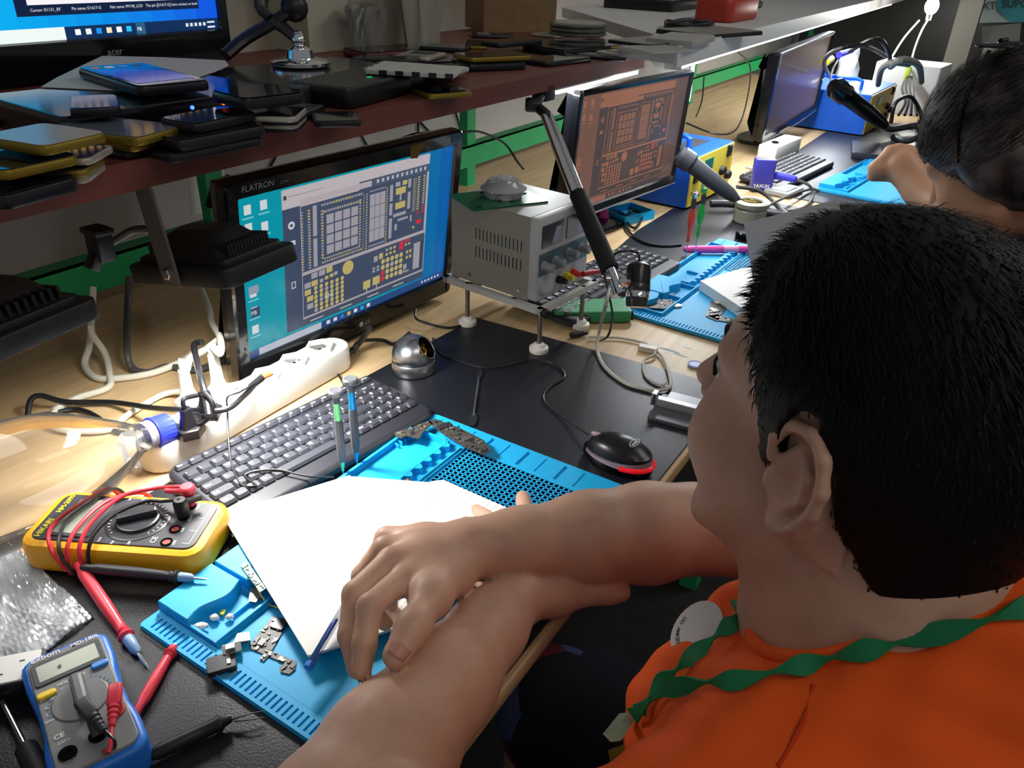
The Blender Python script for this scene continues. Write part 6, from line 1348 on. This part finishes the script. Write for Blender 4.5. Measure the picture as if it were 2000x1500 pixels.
# ---- the man in the orange shirt
MAN = thing('person', 'person in an orange t-shirt with short black hair and crossed forearms, seen from behind', 'person', (-.27, -.62, FZ))
HO = A3((-.238, -.531, .290))-A3(_r)*.0115+A3(_u)*.009; faz = math.radians(69); pit = math.radians(-3)
Yh = A3((math.cos(faz)*math.cos(pit), math.sin(faz)*math.cos(pit), -math.sin(pit))); Xh = A3((math.sin(faz), -math.cos(faz), 0)); Zh = np.cross(Xh, Yh)
RH = np.stack([Xh, Yh, Zh], 1)
def hp(x, y, z): return HO+RH@A3((x, y, z))
def build_head(B, hp, RH, k=1.0):
    e = lambda c, r, kk=.02, sub=False: B.ell(hp(*c), r, kk, RH, sub)
    e((0, -.008, .046), (.074, .094, .082)); e((0, .040, -.012), (.060, .060, .082), .025); e((0, .040, -.062), (.054, .052, .046), .03)
    for s_ in (-1, 1):
        B.cone(hp(.040*s_, .062, -.026), hp(.048*s_, .03, -.045), .026, .026, .025); B.cone(hp(.012*s_, .088, .036), hp(.042*s_, .074, .036), .011, .010, .014)
        B.cone(hp(.052*s_, .02, -.062), hp(.03*s_, .07, -.098), .016, .014, .02)
    B.cone(hp(0, .080, -.098), hp(0, .086, -.098), .017, .015, .02)
    for s_ in (-1, 1): B.ell(hp(.032*s_, .106, .016), (.015, .012, .011), .012, RH, True)
    B.cone(hp(0, .092, .022), hp(0, .117, -.016), .007, .0105, .010); B.cone(hp(-.012, .105, -.020), hp(.012, .105, -.020), .0075, .0075, .008)
    B.cone(hp(-.020, .092, -.052), hp(.020, .092, -.052), .007, .007, .008); B.cone(hp(-.016, .091, -.062), hp(.016, .091, -.062), .0075, .0075, .006)
    B.cone(hp(-.022, .102, -.057), hp(.022, .102, -.057), .0015, .0015, .003, True)
    # ears
    for s_ in (-1, 1):
        ear = lambda y, z, o=0.: hp(s_*(.0735+o+max(0, -y)*.55), y*1.15-.001, z*1.15)
        B.ell(ear(-.008, -.004, -.003), (.0045, .020, .030), .006, RH)
        rim = [(.010, .006), (.011, .018), (.004, .030), (-.010, .034), (-.021, .028), (-.026, .014), (-.025, 0), (-.019, -.014), (-.011, -.024)]
        B.chain([ear(y, z, .004) for y, z in rim], [.0032, .0036, .0040, .0042, .0042, .0042, .0042, .0044, .005], .003)
        B.chain([ear(-.008, .018, .002), ear(-.014, .010, .002), ear(-.014, -.004, .002), ear(-.006, -.014, .003), ear(.004, -.010, .003)], [.0026, .003, .003, .0034, .0034], .003)
        B.cone(ear(-.006, -.026, .001), ear(-.002, -.030, 0), .0072, .006, .006); B.cone(ear(.009, -.004, .001), ear(.009, -.010, .001), .004, .004, .004)
        B.ell(ear(-.003, .000, .007), (.006, .007, .008), .003, RH, True)
    return B
H_ = .0024
B = SDF((-.62, -.74, -.02), (.06, -.10, .46), H_)
build_head(B, hp, RH)
neckb = A3((-.285, -.585, .135))
B.cone(hp(0, -.028, -.035), neckb, .062, .066, .03); B.cone(hp(0, .01, -.06), neckb+A3((.02, .05, -.02)), .045, .055, .03)
B.cone(hp(0, -.05, -.01), neckb+A3((0, -.03, .0)), .050, .060, .03)
SL, SR = A3((-.425, -.525, .105)), A3((-.095, -.615, .09))
B.cone(neckb, SL, .055, .05, .03); B.cone(neckb, SR, .055, .05, .03); B.cone(SL, SR, .05, .05, .04)
B.ell((-.26, -.60, .02), (.15, .09, .12), .04)
# right arm (far side) : upper arm, forearm
B1 = B; B = SDF((-.62, -.74, -.02), (.06, -.10, .46), H_)
EL = A3(at(1352, 1032, .054)); WR = A3(at(925, 1072, .080))
B.chain([SR, A3((-.055, -.48, .062)), EL], [.052, .047, .043], .02)
d = WR-EL; B.chain([EL, EL+d*.22, EL+d*.5, EL+d*.8, WR], [.043, .0475, .043, .0325, .0285], .015)
pa = lambda x, y, z: A3(at(x, y, z))
# right hand
mcp = [pa(792, 1128, .100), pa(765, 1095, .103), pa(752, 1072, .092), pa(755, 1052, .078)]
for i, q in enumerate(mcp): B.chain([WR+(q-WR)*.12, WR+(q-WR)*.55, q], [.020, .0165, .0118], .012)
fing = [[mcp[0], pa(722, 1185, .108), pa(712, 1255, .094), pa(706, 1308, .080)], [mcp[1], pa(694, 1160, .102), pa(684, 1240, .086), pa(698, 1306, .070)],
        [mcp[2], pa(708, 1125, .072), pa(722, 1180, .048), pa(752, 1216, .040)], [mcp[3], pa(722, 1100, .050), pa(735, 1150, .030), pa(765, 1180, .024)]]
for f, r in zip(fing, (.0102, .0104, .0096, .0084)): B.chain(f, [r*1.1, r, r*.92, r*.78], .004)
th = [pa(885, 1122, .084), pa(843, 1165, .100), pa(806, 1226, .108), pa(774, 1280, .102)]
B.chain([WR+(th[0]-WR)*.3, th[0], th[1], th[2], th[3]], [.018, .0175, .0138, .0122, .0105], .010); B.cone(th[1], mcp[0]+(WR-mcp[0])*.35, .012, .012, .016)
# left arm (near side)
BR2 = B; B = B1
EL2 = A3((-.512, -.300, .056)); WL = A3(at(1005, 1165, .044))
B.chain([SL, A3((-.49, -.445, .09)), EL2], [.052, .049, .047], .02)
d2 = WL-EL2; B.chain([EL2, EL2+d2*.25, EL2+d2*.55, EL2+d2*.82, WL], [.046, .0475, .0395, .031, .026], .015)
# left hand under the right forearm, thumb along +X
ml = [A3((-.188, -.262, .030)), A3((-.190, -.240, .028)), A3((-.200, -.220, .026)), A3((-.212, -.204, .024))]
for q in ml: B.chain([WL, WL+(q-WL)*.55, q], [.022, .0175, .0125], .012)
ft = [pa(1022, 990, .018), A3((-.150, -.168, .015)), A3((-.172, -.168, .014)), A3((-.192, -.166, .014))]
for q, f, r in zip(ml, ft, (.0098, .010, .0094, .0084)): B.chain([q, q+(f-q)*.5+A3((0, 0, .008)), f], [r*1.1, r, r*.8], .004)
ft0 = pa(1021, 972, .024); B.chain([ml[0], ml[0]+(ft0-ml[0])*.5+A3((0, 0, .006)), ft0], [.0105, .0098, .0082], .004)
tl = [A3(at(1080, 1152, .036)), A3(at(1145, 1150, .034)), A3(at(1185, 1152, .032)), A3(at(1212, 1156, .030))]
B.chain([WL+A3((.01, -.004, 0))]+tl, [.022, .019, .0135, .0115, .0098], .012); B.cone(tl[0], ml[0], .02, .014, .02)
B.D = np.minimum(B.D, BR2.D); hb = B.mesh()
# lower body, coarse: trunk, legs, feet
G = SDF((-.58, -.92, FZ), (.1, .05, .06), .008)
PEL = A3((-.26, -.72, -.24)); G.ell((-.26, -.62, -.06), (.145, .10, .16), .04); G.ell(PEL, (.16, .12, .12), .05); KL, KR = A3((-.40, -.28, -.245)), A3((-.13, -.26, -.245))
for s_, K in ((-1, KL), (1, KR)):
    hip = PEL+A3((.085*s_, .02, -.02)); G.chain([hip, hip+(K-hip)*.5, K], [.088, .080, .058], .03); an = K+A3((0, -.05, -.43)); G.chain([K, K+(an-K)*.3, an], [.056, .055, .036], .02)
    G.chain([an, an+A3((0, .06, -.035)), an+A3((.0, .16, -.045))], [.036, .036, .024], .02)
hg = G.mesh()
np_mesh('body', [hb, hg], skin, MAN, 3)
def nail(tip, prev, up, w_, l_):
    tip = A3(tip); d = tip-A3(prev); d /= np.linalg.norm(d); up = A3(up); up = up-d*(up@d); up /= np.linalg.norm(up); x = np.cross(d, up)
    b = MB(); M = Matrix.Identity(4)
    for i in range(3): M[i][0], M[i][1], M[i][2] = x[i], d[i], up[i]
    V = []; F = []
    n1, n2 = 8, 6
    for i in range(n1+1):
        for j in range(n2+1):
            u = i/n1*2-1; v_ = j/n2; V.append((u*w_*(1-.25*abs(v_-.45)), (v_-.6)*l_+.001*(1-u*u), -.0035*u*u+.0004-(.0012 if v_ < .02 else 0)))
    for i in range(n1):
        for j in range(n2): a = i*(n2+1)+j; F.append((a, a+n2+1, a+n2+2, a+1))
    M.translation = Vector(tip+up*w_*1.28); b.add(V, F, T=Matrix.Translation(-MAN.location) @ M); o = b.build('fingernail', nailm, MAN, sharp=180); sm = o.modifiers.new('t', 'SOLIDIFY'); sm.thickness = .0006
toc = A3((CAM.x, CAM.y, CAM.z))
nail(th[3]-(th[3]-th[2])*.08, th[2], toc-th[3], .0082, .015)
# hair: cap and strands
zt = lambda y: np.interp(y, [-.13, -.095, -.080, -.066, -.050, -.036, -.028, -.012, .004, .009, .022, .027, .036, .052, .064, .075, .12], [-.115, -.115, -.100, -.050, -.026, -.012, .022, .047, .046, .0, -.006, .020, .046, .066, .088, .100, .115])
HC = SDF(HO-.16, HO+.18, .003)
HC.ell(hp(0, -.010, .052), (.0835, .1035, .090), .01, RH); HC.ell(hp(0, -.03, .0), (.0755, .085, .095), .03, RH); HC.ell(hp(0, .022, .094), (.058, .044, .034), .03, RH); HC.ell(hp(0, -.050, -.055), (.058, .052, .062), .03, RH)
X, Y, Z = HC.grid(); X_, Y_, Z_ = X-HO[0], Y-HO[1], Z-HO[2]
ly = X_*RH[0, 1]+Y_*RH[1, 1]+Z_*RH[2, 1]; lz = X_*RH[0, 2]+Y_*RH[1, 2]+Z_*RH[2, 2]; lx = X_*RH[0, 0]+Y_*RH[1, 0]+Z_*RH[2, 0]
zone = (lz-zt(ly))*.75+.0022*np.sin(ly*260)*np.cos(lx*150)
HC.D = np.maximum(HC.D, -zone).astype(np.float32)
hv, hf = HC.mesh()
hair = np_mesh('hair', [(hv, hf)], hairm, MAN, 2)
def strands(name, hv, HO, RH, parent, n, ln, seed, m_, cond, spread=.35, flow=lambda l: A3((0, -.6, -.5)), r=.0006):
    rng = np.random.default_rng(seed); loc = (hv-HO)@RH; ok = np.where(cond(loc))[0]; pick = rng.choice(ok, n)
    V = []; F = []; pl_ = A3(parent.location)
    for i in pick:
        l = loc[i]+rng.normal(0, .0012, 3); nrm = A3((l[0]/.084**2, (l[1]+.01)/.1035**2, (l[2]-.045)/.09**2)); nrm /= np.linalg.norm(nrm)+1e-9
        fl = flow(l); fl = fl-nrm*(fl@nrm)*.9; fl = fl/(np.linalg.norm(fl)+1e-9); L = ln(l)*rng.uniform(.6, 1.25); jit = rng.normal(0, spread, 3)
        d = nrm*.35+fl*.9+jit*.6; d /= np.linalg.norm(d); side = np.cross(d, nrm); side /= np.linalg.norm(side)+1e-9; w_ = side*r
        p0 = l-nrm*.002; p1 = p0+d*L*.5; d2 = d*.6+fl*.7-nrm*.18; d2 /= np.linalg.norm(d2); p2 = p1+d2*L*.5
        k = len(V)
        for p in (p0-w_, p0+w_, p1+w_*.8, p1-w_*.8, p2): V.append(HO+RH@p-pl_)
        F += [(k, k+1, k+2, k+3), (k+3, k+2, k+4)]
    me = bpy.data.meshes.new(name); me.from_pydata([tuple(v_) for v_ in V], [], F); me.materials.append(m_); o = bpy.data.objects.new(name, me); COL.objects.link(o); o.parent = parent; o['kind'] = 'stuff'; return o
top = lambda l: (l[:, 2] > zt(l[:, 1])-.004) & ~((abs(l[:, 0]) > .055) & (l[:, 1] > -.034) & (l[:, 1] < .016) & (l[:, 2] < .056))
strands('hair_strands', hv, HO, RH, MAN, 26000, lambda l: .007+.010*max(0, min(1, (l[2]-.02)/.08)), 5, hairm, top, .35,
        lambda l: A3((0, .5 if l[1] > .05 else -.15, -.2)) if l[2] > .07 else A3((0, -.35, -.9)))
sel = hb[0][(hb[0][:, 2] > HO[2]-.16)]
def fade(l):
    z0 = zt(l[:, 1]); return (l[:, 1] < -.03) & (l[:, 2] < z0+.004) & (l[:, 2] > z0-.013) & (abs(l[:, 0]) < .075) & (l[:, 1] > -.13) & (l[:, 2] > -.075)
# brows, lashes, eyes
eyem = mat('eye_white', '#d8d0c8', .2); irism = mat('iris_brown', '#2a1810', .1)
for s_ in (-1, 1):
    b = MB(); T = Matrix.Translation(Vector(hp(.032*s_, .0795, .016))-MAN.location); b.sphere((0, 0, 0), .0115, 16, T=T, mi=0); b.build('eye', eyem, MAN)
    b = MB(); q = Vector(hp(.032*s_, .0868, .013))-MAN.location; b.sphere(tuple(q), .005, 12, mi=0); b.build('iris', irism, MAN)
    b = MB(); b.tube([Vector(hp(.016*s_, .0965, .040))-MAN.location, Vector(hp(.034*s_, .088, .044))-MAN.location, Vector(hp(.050*s_, .073, .040))-MAN.location], .0026, 8, k=5, flat=.6); b.build('eyebrow', hairm, MAN)
    b = MB(); b.tube([Vector(hp(.020*s_, .091, .018))-MAN.location, Vector(hp(.033*s_, .092, .0195))-MAN.location, Vector(hp(.046*s_, .082, .016))-MAN.location], .0014, 6, k=5); b.build('eyelashes', hairm, MAN)
# shirt
T_ = SDF((-.60, -.92, -.34), (.10, -.30, .30), .0035)
nb = neckb
T_.ell((-.26, -.605, .0), (.170, .125, .165), .04); T_.ell((-.315, -.525, .03), (.125, .085, .125), .04); T_.ell((-.26, -.67, -.18), (.175, .150, .15), .06)
T_.cone(SL+A3((0, 0, .004)), SR+A3((0, 0, .004)), .063, .063, .04); T_.cone(nb+A3((.0, -.015, .01)), SL, .072, .060, .04); T_.cone(nb+A3((.0, -.015, .01)), SR, .072, .060, .04)
T_.cone(nb+A3((.02, -.040, .074)), A3((-.26, -.68, .0)), .068, .12, .05); T_.cone(nb+A3((-.050, -.01, .018)), nb+A3((.05, -.04, .045)), .055, .056, .03)
T_.chain([SL, A3((-.475, -.475, .093))], [.062, .066], .03); T_.chain([SR, A3((-.06, -.53, .083))], [.062, .062], .03)
T_.cone(A3(atd(1482, 1262, .60)), A3(atd(1375, 1405, .585)), .050, .055, .04)
# neck opening
ax0 = nb+A3((.010, .022, .03)); ax1 = A3(hp(0, -.01, -.06))
T_.cone(ax0, ax1, .064, .068, .008, True)
X, Y, Z = T_.grid()
T_.D = (T_.D+.0020*np.sin(X*60+Y*95)*np.sin(Y*48-Z*60)+.0012*np.sin(X*150+Z*110)).astype(np.float32)
T_.cone(A3((-.475, -.475, .093)), A3((-.50, -.40, .085)), .056, .056, .006, True)
shirt = np_mesh('shirt', [T_.mesh()], orange, MAN, 4)
from mathutils.bvhtree import BVHTree
me = shirt.data; Vw = [v_.co+MAN.location for v_ in me.vertices]; BV = BVHTree.FromPolygons(Vw, [tuple(p.vertices) for p in me.polygons])
def on_shirt(px, py, off=.002, dflt=.45):
    h_ = BV.ray_cast(CAM, ray(px, py).normalized()); 
    return (h_[0]+h_[1]*off) if h_[0] is not None else atd(px, py, dflt)
def wl(pts): return [p-MAN.location for p in pts]
# ribbed collar band running round the neck opening
rim = []
ctr = Vector(ax0)
import itertools
axn = Vector((ax1-ax0)).normalized(); xx = axn.cross(Vector((0, 1, 0))).normalized(); yy = axn.cross(xx)
for k in range(40):
    a = 2*PI*k/40; dirv = xx*math.cos(a)+yy*math.sin(a); o0 = ctr+dirv*.068-axn*.06; best = None
    h_ = BV.ray_cast(ctr+dirv*.073+axn*.25, -axn)
    rim.append((h_[0]+axn*.001) if h_[0] is not None else ctr+dirv*.07)
for _ in range(4): rim = [(rim[i-1]+rim[i]*2+rim[(i+1) % 40])/4 for i in range(40)]
b = MB(); b.tube([tuple(p-MAN.location) for p in rim], .0050, 10, closed=True, k=2); b.build('collar', orange, MAN)
# lanyard : twisted green ribbon
def ribbon(pts, wid, tw, nm, par, m_, th=.0008, k=8):
    P_ = catmull(pts, k); b = MB(); R = []; n = len(P_)
    for i, p in enumerate(P_):
        a = P_[max(0, i-1)]; c_ = P_[min(n-1, i+1)]; t_ = (c_-a).normalized(); up = (CAM-(p+MAN.location)).normalized(); sd = t_.cross(up).normalized(); ang = tw*i/n
        s2 = sd*(abs(math.cos(ang))*.8+.2)+up*math.sin(ang)*.5; nn = s2.cross(t_).normalized(); w_ = wid*(.35+.65*abs(math.cos(ang)))
        R.append([tuple(p+s2*w_+nn*th), tuple(p-s2*w_+nn*th), tuple(p-s2*w_-nn*th), tuple(p+s2*w_-nn*th)])
    b.rings(R); return b.build(nm, m_, par, sharp=50)
s1 = [(2010, 1190), (1900, 1222), (1780, 1262), (1700, 1280), (1620, 1300), (1540, 1322), (1450, 1342), (1380, 1350), (1310, 1365), (1250, 1400)]
s2 = [(1452, 1188), (1440, 1225), (1400, 1262), (1345, 1310), (1300, 1350), (1262, 1388)]
L1 = [on_shirt(x, y, .006) for x, y in s1]; L2 = [on_shirt(x, y, .006, .52) for x, y in s2]
for i in range(1, len(L1)):
    if (L1[i]-L1[i-1]).length > .12: L1[i] = L1[i-1]+(L1[i]-L1[i-1]).normalized()*.03
for i in range(1, len(L2)):
    if (L2[i]-L2[i-1]).length > .10: L2[i] = L2[i-1]+(L2[i]-L2[i-1]).normalized()*.03
ribbon(wl(L1), .0062, 6*PI, 'lanyard', MAN, lany); ribbon(wl(L2), .0062, 4*PI, 'lanyard', MAN, lany)
b = MB(); q = wl([on_shirt(1240, 1405, .006, .5), on_shirt(1195, 1440, .006, .49)]); b.tube(q, .006, 4, flat=.5); b.build('lanyard_clip', mat('clip_clear', '#8fa38a', .3), MAN)
# shoulder seam
q = [on_shirt(x, y, .0005) for x, y in ((1590, 1338), (1572, 1400), (1548, 1450), (1520, 1498))]; b = MB(); b.tube(wl(q), .0012, 6, k=4); b.build('seam', mat('seam_orange', '#c23a06', .9), MAN)
# chest badge
bc = on_shirt(1362, 1232, .001, .55); h_ = BV.ray_cast(CAM, ray(1362, 1232).normalized()); bn = h_[1] if h_[1] is not None else Vector((-.3, .5, .3)).normalized()
bcw = bc-MAN.location; T = axisT(bcw, bn, (0, 0, 1)); b = MB(); b.lathe([(.024, 0), (.024, .0008), (.0225, .001)], 30, T); b.build('chest_badge', mat('badge_white', '#d8d4d0', .6), MAN)
b = MB(); txt_ = 'DO AMAZONAS'
for i, ch in enumerate(txt_):
    if ch == ' ': continue
    a = PI*1.15+i*.17; b.text(ch, .0048, T @ TR(.0185*math.cos(a), .0185*math.sin(a), .0014, rz=a+PI/2), 0, 'CENTER', bold=.01)
b.build('badge_print', mat('badge_ink', '#2a2c34', .6), MAN)
# shorts
S_ = SDF((-.52, -.90, -.42), (.06, -.18, -.10), .007)
S_.ell(PEL+A3((0, 0, .0)), (.185, .145, .135), .05)
for s_, K in ((-1, KL), (1, KR)):
    hip = PEL+A3((.085*s_, .02, -.02)); S_.chain([hip, hip+(K-hip)*.5, hip+(K-hip)*.92], [.105, .100, .088], .03)
sh = mat('shorts_pattern', '#23243a', .9); nt = sh.node_tree; vo = nt.nodes.new('ShaderNodeTexVoronoi'); vo.inputs['Scale'].default_value = 14; tc = nt.nodes.new('ShaderNodeTexCoord'); rp = nt.nodes.new('ShaderNodeValToRGB'); rp.color_ramp.interpolation = 'CONSTANT'
for p_, c_ in ((0, '#1d1e2c'), (.35, '#4a5a86'), (.5, '#20212e'), (.68, '#6a2030'), (.8, '#1d1e2c'), (.9, '#b89a30')):
    e_ = rp.color_ramp.elements.new(p_) if p_ not in (0,) else rp.color_ramp.elements[0]; e_.position = p_; e_.color = (*lin(c_), 1)
sp = nt.nodes.new('ShaderNodeSeparateColor'); nt.links.new(tc.outputs['Object'], vo.inputs['Vector']); nt.links.new(vo.outputs['Color'], sp.inputs[0]); nt.links.new(sp.outputs[0], rp.inputs[0]); nt.links.new(rp.outputs[0], nt.nodes['Principled BSDF'].inputs['Base Color'])
np_mesh('shorts', [S_.mesh()], sh, MAN, 2)
t = thing('stool', 'dark round stool under the person in the orange shirt', 'stool', (-.26, -.74, FZ)); 
b = MB(); b.lathe([(.16, .302), (.17, .307), (.17, .328), (.15, .336)], 30); b.build('seat', black, t)
for k in range(4): a = PI/4+k*PI/2; b = MB(); b.tube([(.10*math.cos(a), .10*math.sin(a), .302), (.17*math.cos(a), .17*math.sin(a), .003)], .011, 10); b.build('leg', dgrey, t)

# ---- the second person, bent over the farthest mat
W2 = thing('person', 'person with dark hair and sunglasses on the head, bent over the farthest mat', 'person', (1.22, -.62, FZ))
H2 = A3(atd(1962, 312, 1.14)); f2 = math.radians(72); p2 = math.radians(42)
Y2 = A3((math.cos(f2)*math.cos(p2), math.sin(f2)*math.cos(p2), -math.sin(p2))); X2 = A3((math.sin(f2), -math.cos(f2), 0)); R2 = np.stack([X2, Y2, np.cross(X2, Y2)], 1)
h2 = lambda x, y, z: H2+R2@A3((x, y, z))
W2.location = (H2[0], H2[1]-.2, FZ)
Q = SDF(H2-A3((.28, .38, .36)), H2+A3((.42, .30, .2)), .004); build_head(Q, h2, R2)
n2 = H2+A3((.0, -.14, -.10)); Q.cone(h2(0, -.03, -.03), n2, .052, .056, .03)
sl2 = n2+A3((-.16, -.02, -.05)); sr2 = n2+A3((.16, -.02, -.05)); Q.cone(sl2, sr2, .055, .055, .04)
fist = A3(atd(1762, 318, 1.52)); wr2 = A3(atd(1800, 372, 1.50)); el2 = A3(atd(1880, 440, 1.42)); el2[2] = max(el2[2], .05)
Q2 = SDF(np.minimum(fist, el2)-.12, np.maximum(fist, el2)+.12, .0035)
Q2.chain([el2, wr2], [.040, .030], .02); Q2.cone(wr2, fist+A3((0, 0, -.005)), .030, .034, .02)
uu = _r; U3 = A3(_u); R3 = A3(_r)
for k in range(4): kn = fist+R3*(-.022+.0165*k)+U3*(.024-.003*abs(k-1)); Q2.chain([fist+(kn-fist)*.3, kn, kn-A3(_f)*0+A3((-.018, .02, -.03)), fist+R3*(-.03+.012*k)+A3((0, .02, -.03))], [.013, .0125, .011, .010], .008)
Q2.cone(fist+R3*.01-U3*.01, fist-R3*.04-U3*.005+A3((0, 0, -.01)), .013, .010, .01)
nbdy = [Q.mesh(), Q2.mesh()]
np_mesh('body', nbdy, mat('skin_second', '#c89878', .5, sss=.1, bump=.1, bscale=500), W2, 3)  # separate even skin tone for the second person
K_ = SDF(H2-.18, H2+.20, .004); K_.ell(h2(0, -.012, .055), (.085, .108, .092), .01, R2); K_.ell(h2(0, -.03, -.01), (.086, .088, .095), .03, R2); K_.ell(h2(-.0, -.11, .06), (.035, .04, .04), .02, R2)
[K_.ell(h2(.080*s_, -.012, .0), (.024, .040, .050), .02, R2) for s_ in (-1, 1)]; X, Y, Z = K_.grid(); ly = (X-H2[0])*R2[0, 1]+(Y-H2[1])*R2[1, 1]+(Z-H2[2])*R2[2, 1]; lz = (X-H2[0])*R2[0, 2]+(Y-H2[1])*R2[1, 2]+(Z-H2[2])*R2[2, 2]
K_.D = np.maximum(K_.D, -(lz-np.interp(ly, [-.13, -.06, -.02, .02, .05, .08], [-.13, -.13, -.09, -.06, -.02, .05]))*.75).astype(np.float32)
kv, kf = K_.mesh(); hm2 = mat('hair_dark_brown', '#221c1c', .4, noise=.5, nscale=30, col2='#5a5452')
np_mesh('hair', [(kv, kf)], hm2, W2, 2)
strands('hair_strands', kv, H2, R2, W2, 7000, lambda l: .035, 8, hm2, lambda l: l[:, 2] > .0, .10, lambda l: A3((0, -1, .15)), .0007)
# sunglasses pushed up on the head
t = thing('sunglasses', 'black glossy sunglasses resting on the bent head', 'sunglasses', tuple(h2(-.02, -.05, .145))); o_ = A3(t.location)
for s_ in (-1, 1):
    b = MB(); c = h2(.038*s_, -.066, .143)-o_; V = []; F = []
    M = Matrix.Identity(4); zz_ = R2@A3((.22*s_, -.62, .75)); zz_ /= np.linalg.norm(zz_); xx_ = R2@A3((1, 0, 0)); yy_ = np.cross(zz_, xx_)
    for i in range(3): M[i][0], M[i][1], M[i][2] = xx_[i], yy_[i], zz_[i]
    M.translation = Vector(c); b.poly([(x, y) for x, y in rrect(.058, .046, .02, 6)], 0, .003, T=M, bev=.001); b.build('lens', blackg, t)
    b = MB(); b.tube([h2(.064*s_, -.066, .138)-o_, h2(.090*s_, -.035, .105)-o_, h2(.094*s_, 0, .06)-o_, h2(.092*s_, .02, .02)-o_], .0032, 8, k=4); b.build('temple', blackg, t)
b = MB(); b.tube([h2(-.012, -.066, .152)-o_, h2(.012, -.066, .152)-o_], .003, 8); b.build('bridge', blackg, t)
T2 = SDF(n2-A3((.34, .34, .50)), n2+A3((.34, .22, .08)), .008); T2.cone(sl2, sr2, .075, .075, .05); T2.cone(n2+A3((0, -.03, -.03)), n2+A3((0, -.1, -.32)), .12, .14, .06); T2.chain([sl2, sl2+A3((-.02, .10, -.10))], [.07, .065], .03); T2.chain([sr2, sr2+A3((.03, .10, -.10))], [.07, .065], .03)
np_mesh('shirt', [T2.mesh()], mat('shirt_grey', '#3c3d44', .8), W2, 3)
G2 = SDF(n2-A3((.3, .4, .55)), n2+A3((.3, .5, -.15)), .01); 

# ================================================================ parts of parts
def nest(thing_name, part, subs):
    for o in [o for o in COL.objects if o.parent is None and o.name.split('.')[0] == thing_name]:
        ch = list(o.children); hosts = [c for c in ch if c.name.split('.')[0] == part]
        if not hosts: continue
        for c in ch:
            if c.name.split('.')[0] in subs and c is not hosts[0]: c.parent = hosts[0]
nest('multimeter', 'front_panel', ['display', 'button', 'rotary_dial', 'printed_scale', 'blue_scale', 'socket', 'brand_print'])
nest('bench_power_supply', 'front_frame', ['control_panel', 'display', 'painted_reflection', 'knob', 'power_button', 'terminal'])
nest('bench_power_supply', 'case', ['vent', 'screw'])
nest('hot_air_station', 'front_panel', ['display', 'switch', 'knob'])
nest('flood_light', 'bracket', ['bolt']); nest('flood_light', 'housing', ['glass_front'])
nest('computer_monitor', 'housing', ['brand_lettering', 'sticker_residue', 'round_emblem', 'button', 'bottom_trim'])
nest('logic_board', 'board', ['components', 'chip']); nest('connector_board', 'board', ['components'])
nest('circuit_board', 'board', ['components']); nest('silver_module', 'board', ['components'])
nest('marker_pen', 'barrel', ['label_band']); nest('tip_cleaner', 'dome', ['brass_wool']); nest('power_strip', 'body', ['socket', 'screw'])
nest('usb_microscope', 'housing', ['focus_ring', 'chrome_ring', 'lens_skirt']); nest('computer_mouse', 'shell', ['logo_print', 'scroll_wheel'])
nest('metal_rack', 'leg', []); nest('person', 'shirt', ['collar', 'seam', 'chest_badge', 'badge_print']); nest('phone', 'body', ['glass_face', 'lit_wallpaper', 'app_icon'])
nest('poster', 'sheet', ['lettering', 'teal_field']); nest('notebook', 'right_page', ['ruled_lines']); nest('grid_paper', 'sheet', ['grid_lines'])
nest('screen_module', 'panel', ['black_tab']); nest('power_plug', 'plug_body', ['cord']); nest('phone_part', 'frame', ['glass_face', 'shield']); nest('iron_stand', 'block', ['print']); nest('white_box', 'carton', ['print'])
